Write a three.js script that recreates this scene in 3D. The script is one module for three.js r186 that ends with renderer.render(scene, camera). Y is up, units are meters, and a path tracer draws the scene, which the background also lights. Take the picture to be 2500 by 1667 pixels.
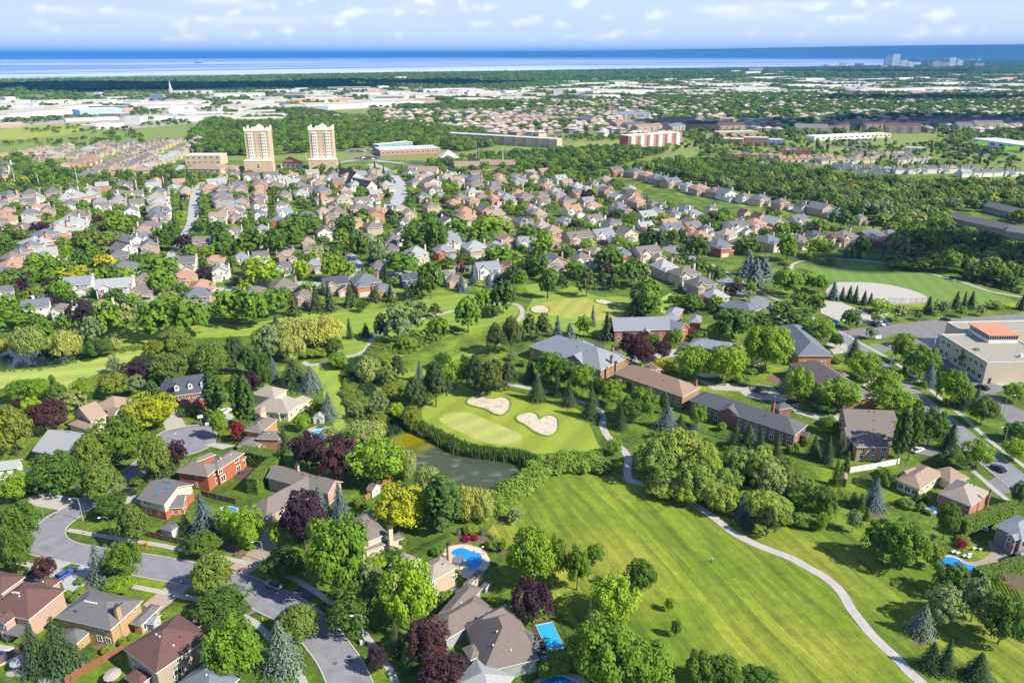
import * as THREE from 'three';
import { mergeGeometries } from 'three/addons/utils/BufferGeometryUtils.js';
import { ImprovedNoise } from 'three/addons/math/ImprovedNoise.js';

// ---------- camera, sky, sun, exposure ----------
const F = 1850, EYE = 118, HY = 132, PITCH = Math.atan((833.5 - HY) / F), ROLL = -0.0016;
const camera = new THREE.PerspectiveCamera(2 * Math.atan(833.5 / F) * 180 / Math.PI, 2500 / 1667, 1, 120000);
camera.position.set(0, EYE, 0);
camera.rotation.set(-PITCH, 0, ROLL, 'YXZ');
camera.updateMatrixWorld(true);
const scene = new THREE.Scene();
const renderer = new THREE.WebGLRenderer({ antialias: true });
renderer.toneMapping = THREE.LinearToneMapping;
renderer.toneMappingExposure = 1.74;
renderer.shadowMap.enabled = true;
const SUN_AZ = 24 * Math.PI / 180, SUN_EL = 41 * Math.PI / 180;
const sunDir = new THREE.Vector3(Math.cos(SUN_AZ) * Math.cos(SUN_EL), Math.sin(SUN_EL), Math.sin(SUN_AZ) * Math.cos(SUN_EL));
const sun = new THREE.DirectionalLight(new THREE.Color(1, 0.93, 0.78), 5.0);
sun.position.copy(sunDir).multiplyScalar(3000); sun.target.position.set(0, 0, -400);
sun.position.add(sun.target.position);
sun.castShadow = true; sun.shadow.mapSize.set(4096, 4096);
Object.assign(sun.shadow.camera, { left: -900, right: 900, top: 900, bottom: -900, near: 100, far: 6000 });
scene.add(sun, sun.target);

const perlin = new ImprovedNoise();
function fbm(x, y, z = 0, oct = 4) { let s = 0, a = 0.5, f = 1; for (let i = 0; i < oct; i++) { s += a * perlin.noise(x * f, y * f, z + i * 7.3); a *= 0.5; f *= 2.03; } return s; }
const clamp = (x, a = 0, b = 1) => Math.min(b, Math.max(a, x));
const lerp = (a, b, t) => a + (b - a) * t;
const sstep = (a, b, x) => { const t = clamp((x - a) / (b - a)); return t * t * (3 - 2 * t); };
function rng(seed) { let s = seed >>> 0; return () => { s = (s + 0x6d2b79f5) | 0; let t = Math.imul(s ^ (s >>> 15), 1 | s); t = (t + Math.imul(t ^ (t >>> 7), 61 | t)) ^ t; return ((t ^ (t >>> 14)) >>> 0) / 4294967296; }; }

{ // a computed sky: pale summer air, deeper blue overhead, fair-weather cumulus low down and a broken deck higher up
  const W = 2048, H = 1024, d = new Float32Array(W * H * 4);
  for (let j = 0; j < H; j++) {
    const el = ((j + 0.5) / H - 0.5) * 180, e = Math.max(el, 0);
    for (let i = 0; i < W; i++) {
      const az = ((i + 0.5) / W - 0.5) * 360;                // degrees, atan2(z, x)
      const k = Math.exp(-e / 7), kz = sstep(4, 60, e);
      let r = lerp(0.36, 0.74, k), g = lerp(0.54, 0.82, k), b = lerp(0.84, 0.88, k);
      r *= lerp(1, 0.26, kz); g *= lerp(1, 0.34, kz); b *= lerp(1, 0.52, kz);
      // cloud deck: flat layer seen in perspective
      const t = 1 / (Math.sin(Math.max(el, 0.35) * Math.PI / 180) + 0.035), ar = az * Math.PI / 180;
      const px = Math.cos(ar) * t, pz = Math.sin(ar) * t;
      let c = 0;
      if (el > 0.4) {
        const n = fbm(px * 0.55 + 3.1, pz * 0.55 - 1.7, 0.5, 5);
        c = sstep(0.10, 0.34, n + 0.05 * sstep(1, 5, el)) * sstep(0.7, 3.2, el) * 0.85;
        // small puffs near the horizon
        const m = fbm(az * 0.38, el * 1.25 + 9, 4.2, 4);
        c = Math.max(c, sstep(0.16, 0.28, m) * sstep(0.7, 1.0, el) * (1 - sstep(3.4, 5, el)) * 0.95);
        const v = fbm(az * 0.05, el * 0.9, 8.8, 4);           // thin veils
        c = Math.max(c, sstep(-0.05, 0.5, v) * 0.35 * sstep(0.8, 2.5, el) * (1 - sstep(20, 50, el)));
      }
      const cs = clamp(0.5 + fbm(az * 0.5, el * 2.2, 2.2, 3) * 0.9);
      const cr = lerp(0.66, 1.12, cs), cg = lerp(0.74, 1.12, cs), cb = lerp(0.92, 1.12, cs);
      const cz = lerp(1, 0.5, kz);
      r = lerp(r, cr * cz, c); g = lerp(g, cg * cz, c); b = lerp(b, cb * cz, c);
      if (el < 0) { r = 0.32; g = 0.38; b = 0.42; }
      const o = (j * W + i) * 4; d[o] = r * 0.68; d[o + 1] = g * 0.69; d[o + 2] = b * 0.72; d[o + 3] = 1;
    }
  }
  const t = new THREE.DataTexture(d, W, H, THREE.RGBAFormat, THREE.FloatType);
  t.mapping = THREE.EquirectangularReflectionMapping; t.magFilter = t.minFilter = THREE.LinearFilter; t.needsUpdate = true;
  scene.background = t; scene.environment = t;
}
scene.fog = new THREE.FogExp2(new THREE.Color(0.07, 0.36, 0.95), 4.6e-5);

// ---------- pixels of the photograph to points on the ground ----------
const _q = camera.quaternion.clone();
function rayOf(sx, sy) { return new THREE.Vector3(sx - 1250, 833.5 - sy, -F).applyQuaternion(_q); }
function ground(sx, sy, h = 0) { const r = rayOf(sx, sy), t = (h - EYE) / r.y; return new THREE.Vector3(r.x * t, h, r.z * t); }
const _inv = camera.matrixWorldInverse.copy(camera.matrixWorld).invert();
function project(v) { const p = v.clone().applyMatrix4(_inv); return [1250 + F * p.x / -p.z, 833.5 - F * p.y / -p.z, -p.z]; }
const zoom = (x0, y0) => (a, b) => [x0 + a * 0.318878, y0 + b * 0.318878];
const ZS = { A: zoom(0, 1167), B: zoom(600, 1167), C: zoom(1200, 1167), D: zoom(1750, 1167), E: zoom(0, 850), F: zoom(600, 850), G: zoom(1200, 700), H: zoom(1750, 700),
  I: zoom(0, 520), J: zoom(600, 520), K: zoom(1200, 450), L: zoom(1750, 450), M: zoom(0, 180), N: zoom(600, 180), O: zoom(1200, 100), P: zoom(1750, 100), S: (a, b) => [a, b] };
const at = (z, a, b, h = 0) => { const [x, y] = ZS[z](a, b); return ground(x, y, h); };
const pts = (z, list, h = 0) => list.map(([a, b]) => at(z, a, b, h));

// ---------- naming ----------
const taken = new Map();
function numbered(n) { const k = taken.get(n) ?? 0; taken.set(n, k + 1); return k ? n + '_' + String(k).padStart(3, '0') : n; }
function shadows(o) { o.traverse((m) => { if (m.isMesh) { m.castShadow = true; m.receiveShadow = true; } }); return o; }
function tag(o, label, category, group) { o.userData.label = label; o.userData.category = category; if (group) o.userData.group = group; return o; }
function top(name, o, label, category, group) { o.name = numbered(name); tag(o, label, category, group); scene.add(o); return o; }
function thing(name, label, category, group, pos, turn = 0) { const g = new THREE.Group(); if (pos) g.position.copy(pos); g.rotation.y = turn; return top(name, g, label, category, group); }
function part(parent, name, geo, mat) { const m = new THREE.Mesh(geo, mat); m.name = name; m.castShadow = m.receiveShadow = true; parent.add(m); return m; }
function structure(name, geo, mat, kind = 'structure') { const m = new THREE.Mesh(geo, mat); m.name = numbered(name); m.userData.kind = kind; m.receiveShadow = true; m.castShadow = true; scene.add(m); return m; }

// ---------- textures: fine colour and grain only ----------
function dataTex(n, tile, f, srgb = false) {
  const d = new Uint8Array(n * n * 4);
  for (let j = 0; j < n; j++) for (let i = 0; i < n; i++) { const c = f(i / n, j / n, i, j), o = (j * n + i) * 4; d[o] = clamp(c[0]) * 255; d[o + 1] = clamp(c[1]) * 255; d[o + 2] = clamp(c[2]) * 255; d[o + 3] = 255; }
  const t = new THREE.DataTexture(d, n, n, THREE.RGBAFormat); t.wrapS = t.wrapT = THREE.RepeatWrapping; t.magFilter = THREE.LinearFilter; t.minFilter = THREE.LinearMipmapLinearFilter; t.generateMipmaps = true;
  t.repeat.set(1 / tile, 1 / tile); if (srgb) t.colorSpace = THREE.SRGBColorSpace; t.needsUpdate = true; return t;
}
// tileable noise: blend of two lookups on a torus
function tnoise(u, v, f, z) { const a = u * 2 * Math.PI, b = v * 2 * Math.PI; return perlin.noise(Math.cos(a) * f + z, Math.sin(a) * f + Math.cos(b) * f * 1.3, Math.sin(b) * f * 1.3 + z * 2.1); }
const rr = rng(11);
const grain = (s) => (rr() - 0.5) * s;
const texShingle = dataTex(256, 5, (u, v) => { const row = Math.floor(v * 32), col = Math.floor(u * 20 + (row % 2) * 0.5), h = Math.sin(row * 127.1 + col * 311.7) * 43758.5; const r = (h - Math.floor(h)); const k = 0.80 + r * 0.17 + grain(0.16) + ((v * 32) % 1 < 0.18 ? -0.10 : 0) + tnoise(u, v, 1.1, 3) * 0.10; return [k, k, k * 0.99]; });
const texBrick = dataTex(256, 4, (u, v) => { const row = Math.floor(v * 52), col = Math.floor(u * 18 + (row % 2) * 0.5), h = Math.sin(row * 91.7 + col * 213.3) * 43758.5; const r = (h - Math.floor(h)); const joint = ((v * 52) % 1 < 0.16) ? 0.10 : 0; const k = 0.78 + r * 0.22 + grain(0.08) + joint; return [k, k - 0.02, k - 0.03]; });
const texSiding = dataTex(128, 3, (u, v) => { const k = 0.92 + (((v * 16) % 1) < 0.14 ? -0.16 : 0) + grain(0.04); return [k, k, k]; });
const texAsphalt = dataTex(512, 22, (u, v) => { let k = 0.86 + tnoise(u, v, 1.6, 1) * 0.14 + tnoise(u, v, 6, 5) * 0.06 + grain(0.10); const cr = Math.abs(tnoise(u, v, 2.4, 9)); if (cr < 0.010) k -= 0.22; return [k, k, k * 1.01]; });
const texConc = dataTex(256, 9, (u, v) => { let k = 0.88 + tnoise(u, v, 2, 2) * 0.12 + grain(0.09); if ((v * 6) % 1 < 0.03 || (u * 6) % 1 < 0.03) k -= 0.14; return [k, k, k * 0.98]; });
const texPaver = dataTex(256, 6, (u, v) => { const row = Math.floor(v * 30), col = Math.floor(u * 15 + (row % 2) * 0.5), h = Math.sin(row * 17.7 + col * 37.3) * 43758.5; const r = h - Math.floor(h); const k = 0.74 + r * 0.26 + grain(0.06); return [k, k * 0.98, k * 0.97]; });
const texGrass = dataTex(512, 30, (u, v) => { const a = tnoise(u, v, 2.2, 1), b = tnoise(u, v, 7, 4), c = tnoise(u, v, 18, 6); const k = 0.80 + b * 0.22 + c * 0.22 + grain(0.26); return [k * (0.98 + a * 0.20 + c * 0.1), k, k * (0.85 - a * 0.2)]; });
const texSand = dataTex(256, 14, (u, v) => { const k = 0.9 + tnoise(u, v, 3, 7) * 0.14 + grain(0.14); return [k, k, k * 0.98]; });
const texWood = dataTex(128, 2.4, (u, v) => { const b = Math.floor(u * 16), h = Math.sin(b * 57.1) * 43758.5, r = h - Math.floor(h); const k = 0.75 + r * 0.28 + grain(0.12) + (((u * 16) % 1) < 0.1 ? -0.3 : 0); return [k, k, k]; });

const matCache = new Map();
function mat(r, g, b, o = {}) {
  const key = [r, g, b, o.map?.uuid, o.rough, o.metal, o.side, o.trans, o.vc, o.env].join();
  if (!matCache.has(key)) {
    const p = { color: new THREE.Color().setRGB(r, g, b), roughness: o.rough ?? 0.9, metalness: o.metal ?? 0, map: o.map ?? null, side: o.side ?? THREE.FrontSide, vertexColors: !!o.vc };
    const m = o.trans ? new THREE.MeshPhysicalMaterial({ ...p, transmission: o.trans, thickness: 0 }) : new THREE.MeshStandardMaterial(p);
    matCache.set(key, m);
  }
  return matCache.get(key);
}

// ---------- geometry helpers ----------
function geo(pos, uv, idx, col) {
  const g = new THREE.BufferGeometry(); g.setAttribute('position', new THREE.Float32BufferAttribute(pos, 3));
  if (uv) g.setAttribute('uv', new THREE.Float32BufferAttribute(uv, 2)); if (col) g.setAttribute('color', new THREE.Float32BufferAttribute(col, 3));
  if (idx) g.setIndex(idx); g.computeVertexNormals(); return g;
}
// flat shaded triangles with uv in metres: u along the level direction of the face, v up it
class Tris {
  constructor() { this.p = []; this.uv = []; }
  tri(a, b, c) {
    const ab = new THREE.Vector3().subVectors(b, a), n = new THREE.Vector3().crossVectors(ab, new THREE.Vector3().subVectors(c, a)).normalize();
    let U = new THREE.Vector3(-n.z, 0, n.x); if (U.lengthSq() < 1e-4) U.set(1, 0, 0); U.normalize();
    const V = new THREE.Vector3().crossVectors(n, U);
    for (const q of [a, b, c]) { this.p.push(q.x, q.y, q.z); this.uv.push(q.dot(U), Math.abs(V.y) < 1e-4 && Math.abs(n.y) > 0.9 ? q.z : q.dot(V)); }
    return this;
  }
  quad(a, b, c, d) { return this.tri(a, b, c).tri(a, c, d); }
  box(x0, y0, z0, x1, y1, z1, M) {
    const v = (x, y, z) => { const q = new THREE.Vector3(x, y, z); return M ? q.applyMatrix4(M) : q; };
    const a = v(x0, y0, z1), b = v(x1, y0, z1), c = v(x1, y1, z1), d = v(x0, y1, z1), e = v(x0, y0, z0), f = v(x1, y0, z0), g = v(x1, y1, z0), h = v(x0, y1, z0);
    return this.quad(a, b, c, d).quad(b, f, g, c).quad(f, e, h, g).quad(e, a, d, h).quad(d, c, g, h).quad(e, f, b, a);
  }
  get empty() { return !this.p.length; }
  geo() { return geo(this.p, this.uv); }
}
const V3 = (x, y, z) => new THREE.Vector3(x, y, z);
function closedSmooth(list, n = 8) { const c = new THREE.CatmullRomCurve3(list, true, 'centripetal'); return c.getPoints(list.length * n).slice(0, -1); }
function openSmooth(list, n = 8) { return new THREE.CatmullRomCurve3(list, false, 'centripetal').getPoints((list.length - 1) * n); }
function sheet(list, y) { // flat polygon on the ground, uv in metres
  const s = new THREE.Shape(list.map((q) => new THREE.Vector2(q.x, -q.z))), g = new THREE.ShapeGeometry(s);
  g.rotateX(-Math.PI / 2); g.translate(0, y, 0); const p = g.attributes.position, uv = [];
  for (let i = 0; i < p.count; i++) uv.push(p.getX(i), p.getZ(i));
  g.setAttribute('uv', new THREE.Float32BufferAttribute(uv, 2));
  const n = g.attributes.normal; for (let i = 0; i < n.count; i++) n.setXYZ(i, 0, 1, 0);
  return g;
}
function ribbonEdges(line, w) {
  const L = [], R = [];
  line.forEach((q, i) => { const a = line[Math.max(0, i - 1)], b = line[Math.min(line.length - 1, i + 1)], t = V3(b.x - a.x, 0, b.z - a.z).normalize(), n = V3(-t.z, 0, t.x); L.push(q.clone().addScaledVector(n, -w / 2)); R.push(q.clone().addScaledVector(n, w / 2)); });
  return [L, R];
}
function ribbon(line, w, y) { // flat strip along a line
  const [L, R] = ribbonEdges(line, w), p = [], uv = [], idx = []; let s = 0;
  line.forEach((q, i) => { if (i) s += q.distanceTo(line[i - 1]); p.push(L[i].x, y, L[i].z, R[i].x, y, R[i].z); uv.push(0, s, w, s); if (i) { const k = i * 2; idx.push(k - 2, k - 1, k, k - 1, k + 1, k); } });
  const g = geo(p, uv, idx); const n = g.attributes.normal; for (let i = 0; i < n.count; i++) n.setXYZ(i, 0, 1, 0); return g;
}
function kerb(line, w = 0.3, h = 0.13) { // a raised strip with sides
  const [L, R] = ribbonEdges(line, w), T = new Tris();
  for (let i = 1; i < line.length; i++) { const a = L[i - 1], b = R[i - 1], c = R[i], d = L[i], u = (q) => V3(q.x, h, q.z), z = (q) => V3(q.x, 0, q.z); T.quad(u(a), u(b), u(c), u(d)); T.quad(z(b), z(c), u(c), u(b)).quad(z(d), z(a), u(a), u(d)); }
  return T.geo();
}
const inPoly = (list, x, z) => { let c = false; for (let i = 0, j = list.length - 1; i < list.length; j = i++) { const a = list[i], b = list[j]; if ((a.z > z) !== (b.z > z) && x < (b.x - a.x) * (z - a.z) / (b.z - a.z) + a.x) c = !c; } return c; };
// places where scattered trees may not stand
const blocked = []; // {x, z, r} discs
const cells = new Map(), CELL = 12;
function block(x, z, r) { const n = Math.ceil(r / CELL); const cx = Math.floor(x / CELL), cz = Math.floor(z / CELL); for (let i = -n; i <= n; i++) for (let j = -n; j <= n; j++) { const k = (cx + i) + ',' + (cz + j); if (!cells.has(k)) cells.set(k, []); cells.get(k).push([x, z, r]); } }
function isBlocked(x, z, r) { const l = cells.get(Math.floor(x / CELL) + ',' + Math.floor(z / CELL)); return !!l && l.some((b) => (b[0] - x) ** 2 + (b[1] - z) ** 2 < (b[2] + r) ** 2); }
function blockLine(line, r) { for (let i = 1; i < line.length; i++) { const a = line[i - 1], b = line[i], n = Math.max(1, Math.ceil(a.distanceTo(b) / (r * 0.8))); for (let k = 0; k <= n; k++) block(lerp(a.x, b.x, k / n), lerp(a.z, b.z, k / n), r); } }
const noTree = []; // polygons

// ---------- land, lake, hills ----------
const polyG = (l) => l.map(([x, y]) => ground(x, y));
const cGrass = (u, v) => 0;
{
  // the wide land, to the horizon
  const g = new THREE.PlaneGeometry(130000, 90000, 40, 40); g.rotateX(-Math.PI / 2); g.translate(0, -0.06, -40000);
  const p = g.attributes.position, uv = []; for (let i = 0; i < p.count; i++) uv.push(p.getX(i), p.getZ(i)); g.setAttribute('uv', new THREE.Float32BufferAttribute(uv, 2));
  structure('terrain', g, mat(0.21, 0.265, 0.06, { map: texGrass, rough: 1 }));
  // the ground of the neighbourhood, with patches of its own
  const X0 = -520, X1 = 520, Z0 = -50, Z1 = -920, n = 1536, d = new Uint8Array(n * n * 4), r = rng(5);
  for (let j = 0; j < n; j++) for (let i = 0; i < n; i++) {
    const x = lerp(X0, X1, i / n), z = lerp(Z0, Z1, j / n), a = fbm(x * 0.012, z * 0.012, 1, 4), b = fbm(x * 0.09, z * 0.09, 3, 3), c = (r() - 0.5);
    const dry = clamp(0.22 + a * 1.1 + b * 0.55), k = 0.86 + b * 0.5 + c * 0.30;
    const o = (j * n + i) * 4; d[o] = clamp(lerp(0.40, 0.66, dry) * k) * 255; d[o + 1] = clamp(lerp(0.53, 0.69, dry) * k) * 255; d[o + 2] = clamp(lerp(0.07, 0.17, dry) * k) * 255; d[o + 3] = 255;
  }
  const t = new THREE.DataTexture(d, n, n, THREE.RGBAFormat); t.magFilter = THREE.LinearFilter; t.colorSpace = THREE.SRGBColorSpace; t.needsUpdate = true;
  const gg = new THREE.PlaneGeometry(X1 - X0, Z0 - Z1, 8, 8); gg.rotateX(-Math.PI / 2); gg.translate((X0 + X1) / 2, 0, (Z0 + Z1) / 2);
  const q = gg.attributes.position, uw = []; for (let i = 0; i < q.count; i++) uw.push((q.getX(i) - X0) / (X1 - X0), (q.getZ(i) - Z0) / (Z1 - Z0)); gg.setAttribute('uv', new THREE.Float32BufferAttribute(uw, 2));
  structure('ground', gg, new THREE.MeshStandardMaterial({ color: new THREE.Color().setRGB(0.66, 0.68, 0.62), map: t, roughness: 1 }));
}
const nearShore = [[-900, 203], [0, 199], [300, 195], [625, 188], [950, 181], [1250, 177], [1500, 172], [1875, 167], [2050, 164], [2200, 161], [2330, 159], [2430, 157]];
const farShore = [[2440, 154], [2330, 150], [2230, 146], [2150, 142.5], [2000, 140], [1750, 139.2], [1250, 139], [900, 140.8], [600, 142.6], [300, 144], [0, 145.5], [-900, 149]];
{
  const tex = dataTex(1024, 1, (u, v) => { const s = fbm(u * 4.5, v * 40, 3.3, 5) + 0.7 * fbm(u * 1.6, v * 11, 7.7, 3), k = clamp(0.55 + s * 3.2); return [lerp(0.38, 0.90, k), lerp(0.52, 0.92, k), lerp(0.82, 0.96, k)]; }, true);
  const list = [...nearShore, ...farShore].map(([x, y]) => ground(x, y)); const g = sheet(list, 0.25);
  // wind streaks lie across the lake: u along it, v by the logarithm of the distance
  const p = g.attributes.position, uv = []; for (let i = 0; i < p.count; i++) uv.push(0, 0);
  // finer mesh so that the texture follows the log of distance
  const pos = [], uw = [], idx = [], NX = 60, NY = 60;
  const far = farShore.map(([x, y]) => ground(x, y)).reverse(), near = nearShore.map(([x, y]) => ground(x, y));
  const on = (l, t) => { const s = t * (l.length - 1), i = Math.min(l.length - 2, Math.floor(s)); return l[i].clone().lerp(l[i + 1], s - i); };
  for (let i = 0; i <= NX; i++) for (let j = 0; j <= NY; j++) { const a = on(near, i / NX), b = on(far, i / NX), la = a.length(), lb = b.length(); const t = (Math.exp(Math.log(la) + (Math.log(lb) - Math.log(la)) * j / NY) - la) / (lb - la); const q = a.lerp(b, t); pos.push(q.x, 0.25, q.z); uw.push(i / NX, j / NY); if (i && j) { const k = i * (NY + 1) + j; idx.push(k, k - NY - 2, k - 1, k, k - NY - 1, k - NY - 2); } }
  const gl = geo(pos, uw, idx); const n = gl.attributes.normal; for (let i = 0; i < n.count; i++) n.setXYZ(i, 0, 1, 0);
  tex.repeat.set(1, 1);
  structure('lake', gl, new THREE.MeshStandardMaterial({ map: tex, color: new THREE.Color().setRGB(0.75, 0.78, 0.82), roughness: 0.35 }));
}
{ // the escarpment along the far shore
  const line = [[-900, 145, 36000], [0, 142.4, 36000], [150, 141.4, 35500], [300, 140, 35000], [450, 138.2, 34500], [600, 136.5, 34000], [625, 134.4, 34000], [780, 131.6, 33500], [940, 128.6, 33000], [1100, 127.2, 32000], [1250, 125, 31000], [1400, 124.3, 30000], [1550, 122.5, 29000], [1700, 119.5, 27500], [1875, 116.6, 26000], [2030, 113.6, 24500], [2190, 111.2, 23000], [2350, 109.2, 21500], [2500, 107.6, 20500], [2900, 105, 19000]];
  const N = 500, R = 14, pos = [], uv = [], idx = [];
  for (let i = 0; i <= N; i++) {
    const sx = lerp(-900, 2900, i / N); let k = 0; while (k < line.length - 2 && line[k + 1][0] < sx) k++;
    const t = (sx - line[k][0]) / (line[k + 1][0] - line[k][0]), sy = lerp(line[k][1], line[k + 1][1], t), dist = lerp(line[k][2], line[k + 1][2], t) ;
    const ry = rayOf(sx, sy), h = EYE + ry.y / Math.hypot(ry.x, ry.z) * dist + 10 * fbm(sx * 0.02, 1, 4, 4), dir = V3(ry.x, 0, ry.z).normalize();
    for (let j = 0; j <= R; j++) { const u = j / R, bump = fbm(sx * 0.03, u * 3, 2, 4); const dd = dist + (u - 1) * 2600 + bump * 500 * Math.sin(u * Math.PI); const hh = h * (0.12 * u + 0.88 * sstep(0.30, 0.92, u + 0.15 * bump)); pos.push(dir.x * dd, Math.max(0.5, hh), dir.z * dd); uv.push(sx * 10, u * 800); if (i && j) { const m = i * (R + 1) + j; idx.push(m, m - R - 2, m - 1, m, m - R - 1, m - R - 2); } }
    const a = pos.length / 3; }
  const g = geo(pos, uv, idx); structure('hills', g, mat(0.03, 0.06, 0.05, { rough: 1, side: THREE.DoubleSide }));
}

// ---------- roads, paths, paving ----------
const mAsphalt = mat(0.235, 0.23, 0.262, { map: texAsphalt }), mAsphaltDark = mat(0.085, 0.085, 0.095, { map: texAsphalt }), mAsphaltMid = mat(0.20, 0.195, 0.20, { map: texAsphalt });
const mConc = mat(0.42, 0.40, 0.37, { map: texConc }), mConcBlue = mat(0.40, 0.41, 0.44, { map: texConc }), mPink = mat(0.42, 0.31, 0.27, { map: texPaver }), mTanPave = mat(0.33, 0.28, 0.23, { map: texPaver }), mKerb = mat(0.44, 0.42, 0.40, { map: texConc });
const mPath = mat(0.44, 0.41, 0.40, { map: texAsphalt }), mGravel = mat(0.43, 0.40, 0.38, { map: texSand });
function paved(name, list, y, m, smooth = 0, avoid = true) { const l = smooth ? closedSmooth(list, smooth) : list; const o = structure(name, sheet(l, y), m); if (avoid) noTree.push(l); return o; }
// foreground street
const stN = openSmooth([...pts('A', [[-160, 470], [60, 425], [230, 372], [290, 352], [350, 300], [460, 243]])], 6);
const northEdge = openSmooth([...pts('A', [[745, 200], [640, 275], [560, 330], [505, 385], [497, 425], [520, 462], [600, 500], [700, 520], [840, 542], [1050, 572], [1280, 608], [1510, 652], [1760, 715], [1900, 747], [2030, 797], [2170, 855]]), ...pts('B', [[470, 950], [600, 1050], [720, 1165], [800, 1270], [880, 1380], [940, 1490], [975, 1575], [1010, 1680]])], 8);
const southEdge = openSmooth([...pts('A', [[-160, 545], [170, 578], [300, 602], [560, 655], [690, 682], [960, 737], [1300, 800], [1450, 830], [1620, 880], [1800, 937], [1900, 985]]), ...pts('B', [[120, 1040], [225, 1090], [320, 1155], [410, 1245], [480, 1330], [550, 1430], [610, 1560], [650, 1680]])], 8);
paved('road', [...stN, ...northEdge, ...[...southEdge].reverse()], 0.03, mAsphalt);
structure('kerb', kerb(northEdge), mKerb); structure('kerb', kerb(southEdge), mKerb); structure('kerb', kerb(stN), mKerb);
// side street up to the turning circle
const sideL = openSmooth([...pts('A', [[460, 243]]), ...pts('E', [[560, 1165], [660, 1105], [850, 992], [1000, 895], [1085, 815], [1130, 735], [1170, 690], [1225, 650], [1310, 615], [1420, 594], [1530, 592], [1610, 610], [1655, 660], [1640, 722], [1560, 775], [1480, 805], [1380, 830], [1270, 860], [1190, 915], [1060, 1000], [900, 1092]]), ...pts('A', [[745, 200]])], 6);
paved('road', sideL, 0.028, mAsphalt); structure('kerb', kerb(sideL), mKerb);
// pavements
for (const [z, l] of [['AB', [...pts('A', [[515, 397], [940, 472], [1210, 512], [1380, 548], [1660, 602], [2010, 683]]), ...pts('B', [[360, 770], [500, 850], [640, 945], [760, 1050], [870, 1150], [965, 1270], [1050, 1390], [1110, 1480], [1160, 1600], [1190, 1700]])]],
  ['S', [...pts('A', [[-160, 590], [150, 650], [400, 705], [690, 757], [1015, 830], [1200, 867], [1540, 940], [1930, 1095]]), ...pts('B', [[160, 1200], [270, 1310], [360, 1420], [440, 1560], [480, 1680]])]],
  ['A', pts('A', [[-150, 395], [215, 340], [300, 330]])]]) { const s = openSmooth(l, 8); structure('pavement', ribbon(s, 1.55, 0.06), mConc); blockLine(s, 1.5); }
// driveways
const drives = [['A', mConc, [[310, 603], [545, 653], [450, 700], [330, 880], [150, 770], [230, 685]]], ['A', mConcBlue, [[615, 668], [690, 682], [700, 760], [600, 870], [500, 880], [465, 790], [560, 715]]], ['A', mPink, [[1300, 803], [1450, 832], [1395, 887], [1200, 1040], [1090, 970], [1240, 857]]],
  ['A', mAsphaltMid, [[1835, 950], [1970, 1020], [1900, 1052], [1800, 1030], [1780, 980]]], ['A', mTanPave, [[1812, 640], [1960, 690], [2020, 640], [2120, 545], [2140, 320], [2040, 330], [1985, 480], [1880, 590]]], ['A', mPink, [[1755, 688], [1890, 742], [1962, 692], [1812, 642]]],
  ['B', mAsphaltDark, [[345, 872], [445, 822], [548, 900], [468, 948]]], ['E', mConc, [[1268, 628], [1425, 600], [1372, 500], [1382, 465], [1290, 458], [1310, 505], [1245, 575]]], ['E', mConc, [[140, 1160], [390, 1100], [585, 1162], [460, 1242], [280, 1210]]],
  ['E', mConc, [[895, 1095], [1035, 1130], [1085, 1165], [965, 1205], [865, 1120]]], ['E', mAsphaltMid, [[800, 905], [928, 937], [848, 990], [780, 950]]], ['E', mConc, [[1615, 590], [1700, 602], [1800, 520], [1720, 485]]], ['E', mConc, [[1560, 742], [1640, 725], [1810, 745], [1700, 775]]],
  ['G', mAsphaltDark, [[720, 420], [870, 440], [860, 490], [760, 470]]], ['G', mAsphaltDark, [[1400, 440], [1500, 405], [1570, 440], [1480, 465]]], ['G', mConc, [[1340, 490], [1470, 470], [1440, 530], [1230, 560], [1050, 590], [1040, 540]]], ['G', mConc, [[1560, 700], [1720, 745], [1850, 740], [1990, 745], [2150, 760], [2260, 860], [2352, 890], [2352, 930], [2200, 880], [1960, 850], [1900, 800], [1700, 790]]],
  ['G', mConc, [[1960, 750], [2050, 745], [2150, 770], [2100, 840], [1990, 830]]], ['H', mConc, [[580, 930], [700, 960], [980, 990], [970, 1025], [760, 1015], [600, 965]]], ['H', mAsphaltMid, [[1480, 1260], [1620, 1200], [1740, 1260], [1640, 1300]]], ['H', mConc, [[1150, 700], [1230, 690], [1190, 760], [1120, 760]]], ['H', mAsphaltMid, [[2050, 1510], [2150, 1450], [2290, 1568], [2150, 1600]]], ['H', mConc, [[840, 430], [1000, 440], [1010, 500], [900, 520]]],
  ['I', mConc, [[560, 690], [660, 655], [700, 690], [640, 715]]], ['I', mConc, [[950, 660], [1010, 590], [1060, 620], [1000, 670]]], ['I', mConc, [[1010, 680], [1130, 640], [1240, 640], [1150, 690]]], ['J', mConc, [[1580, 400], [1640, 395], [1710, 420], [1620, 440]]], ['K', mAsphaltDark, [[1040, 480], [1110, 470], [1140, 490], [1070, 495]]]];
for (const [z, m, l] of drives) paved('driveway', pts(z, l), 0.045, m);
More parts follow.
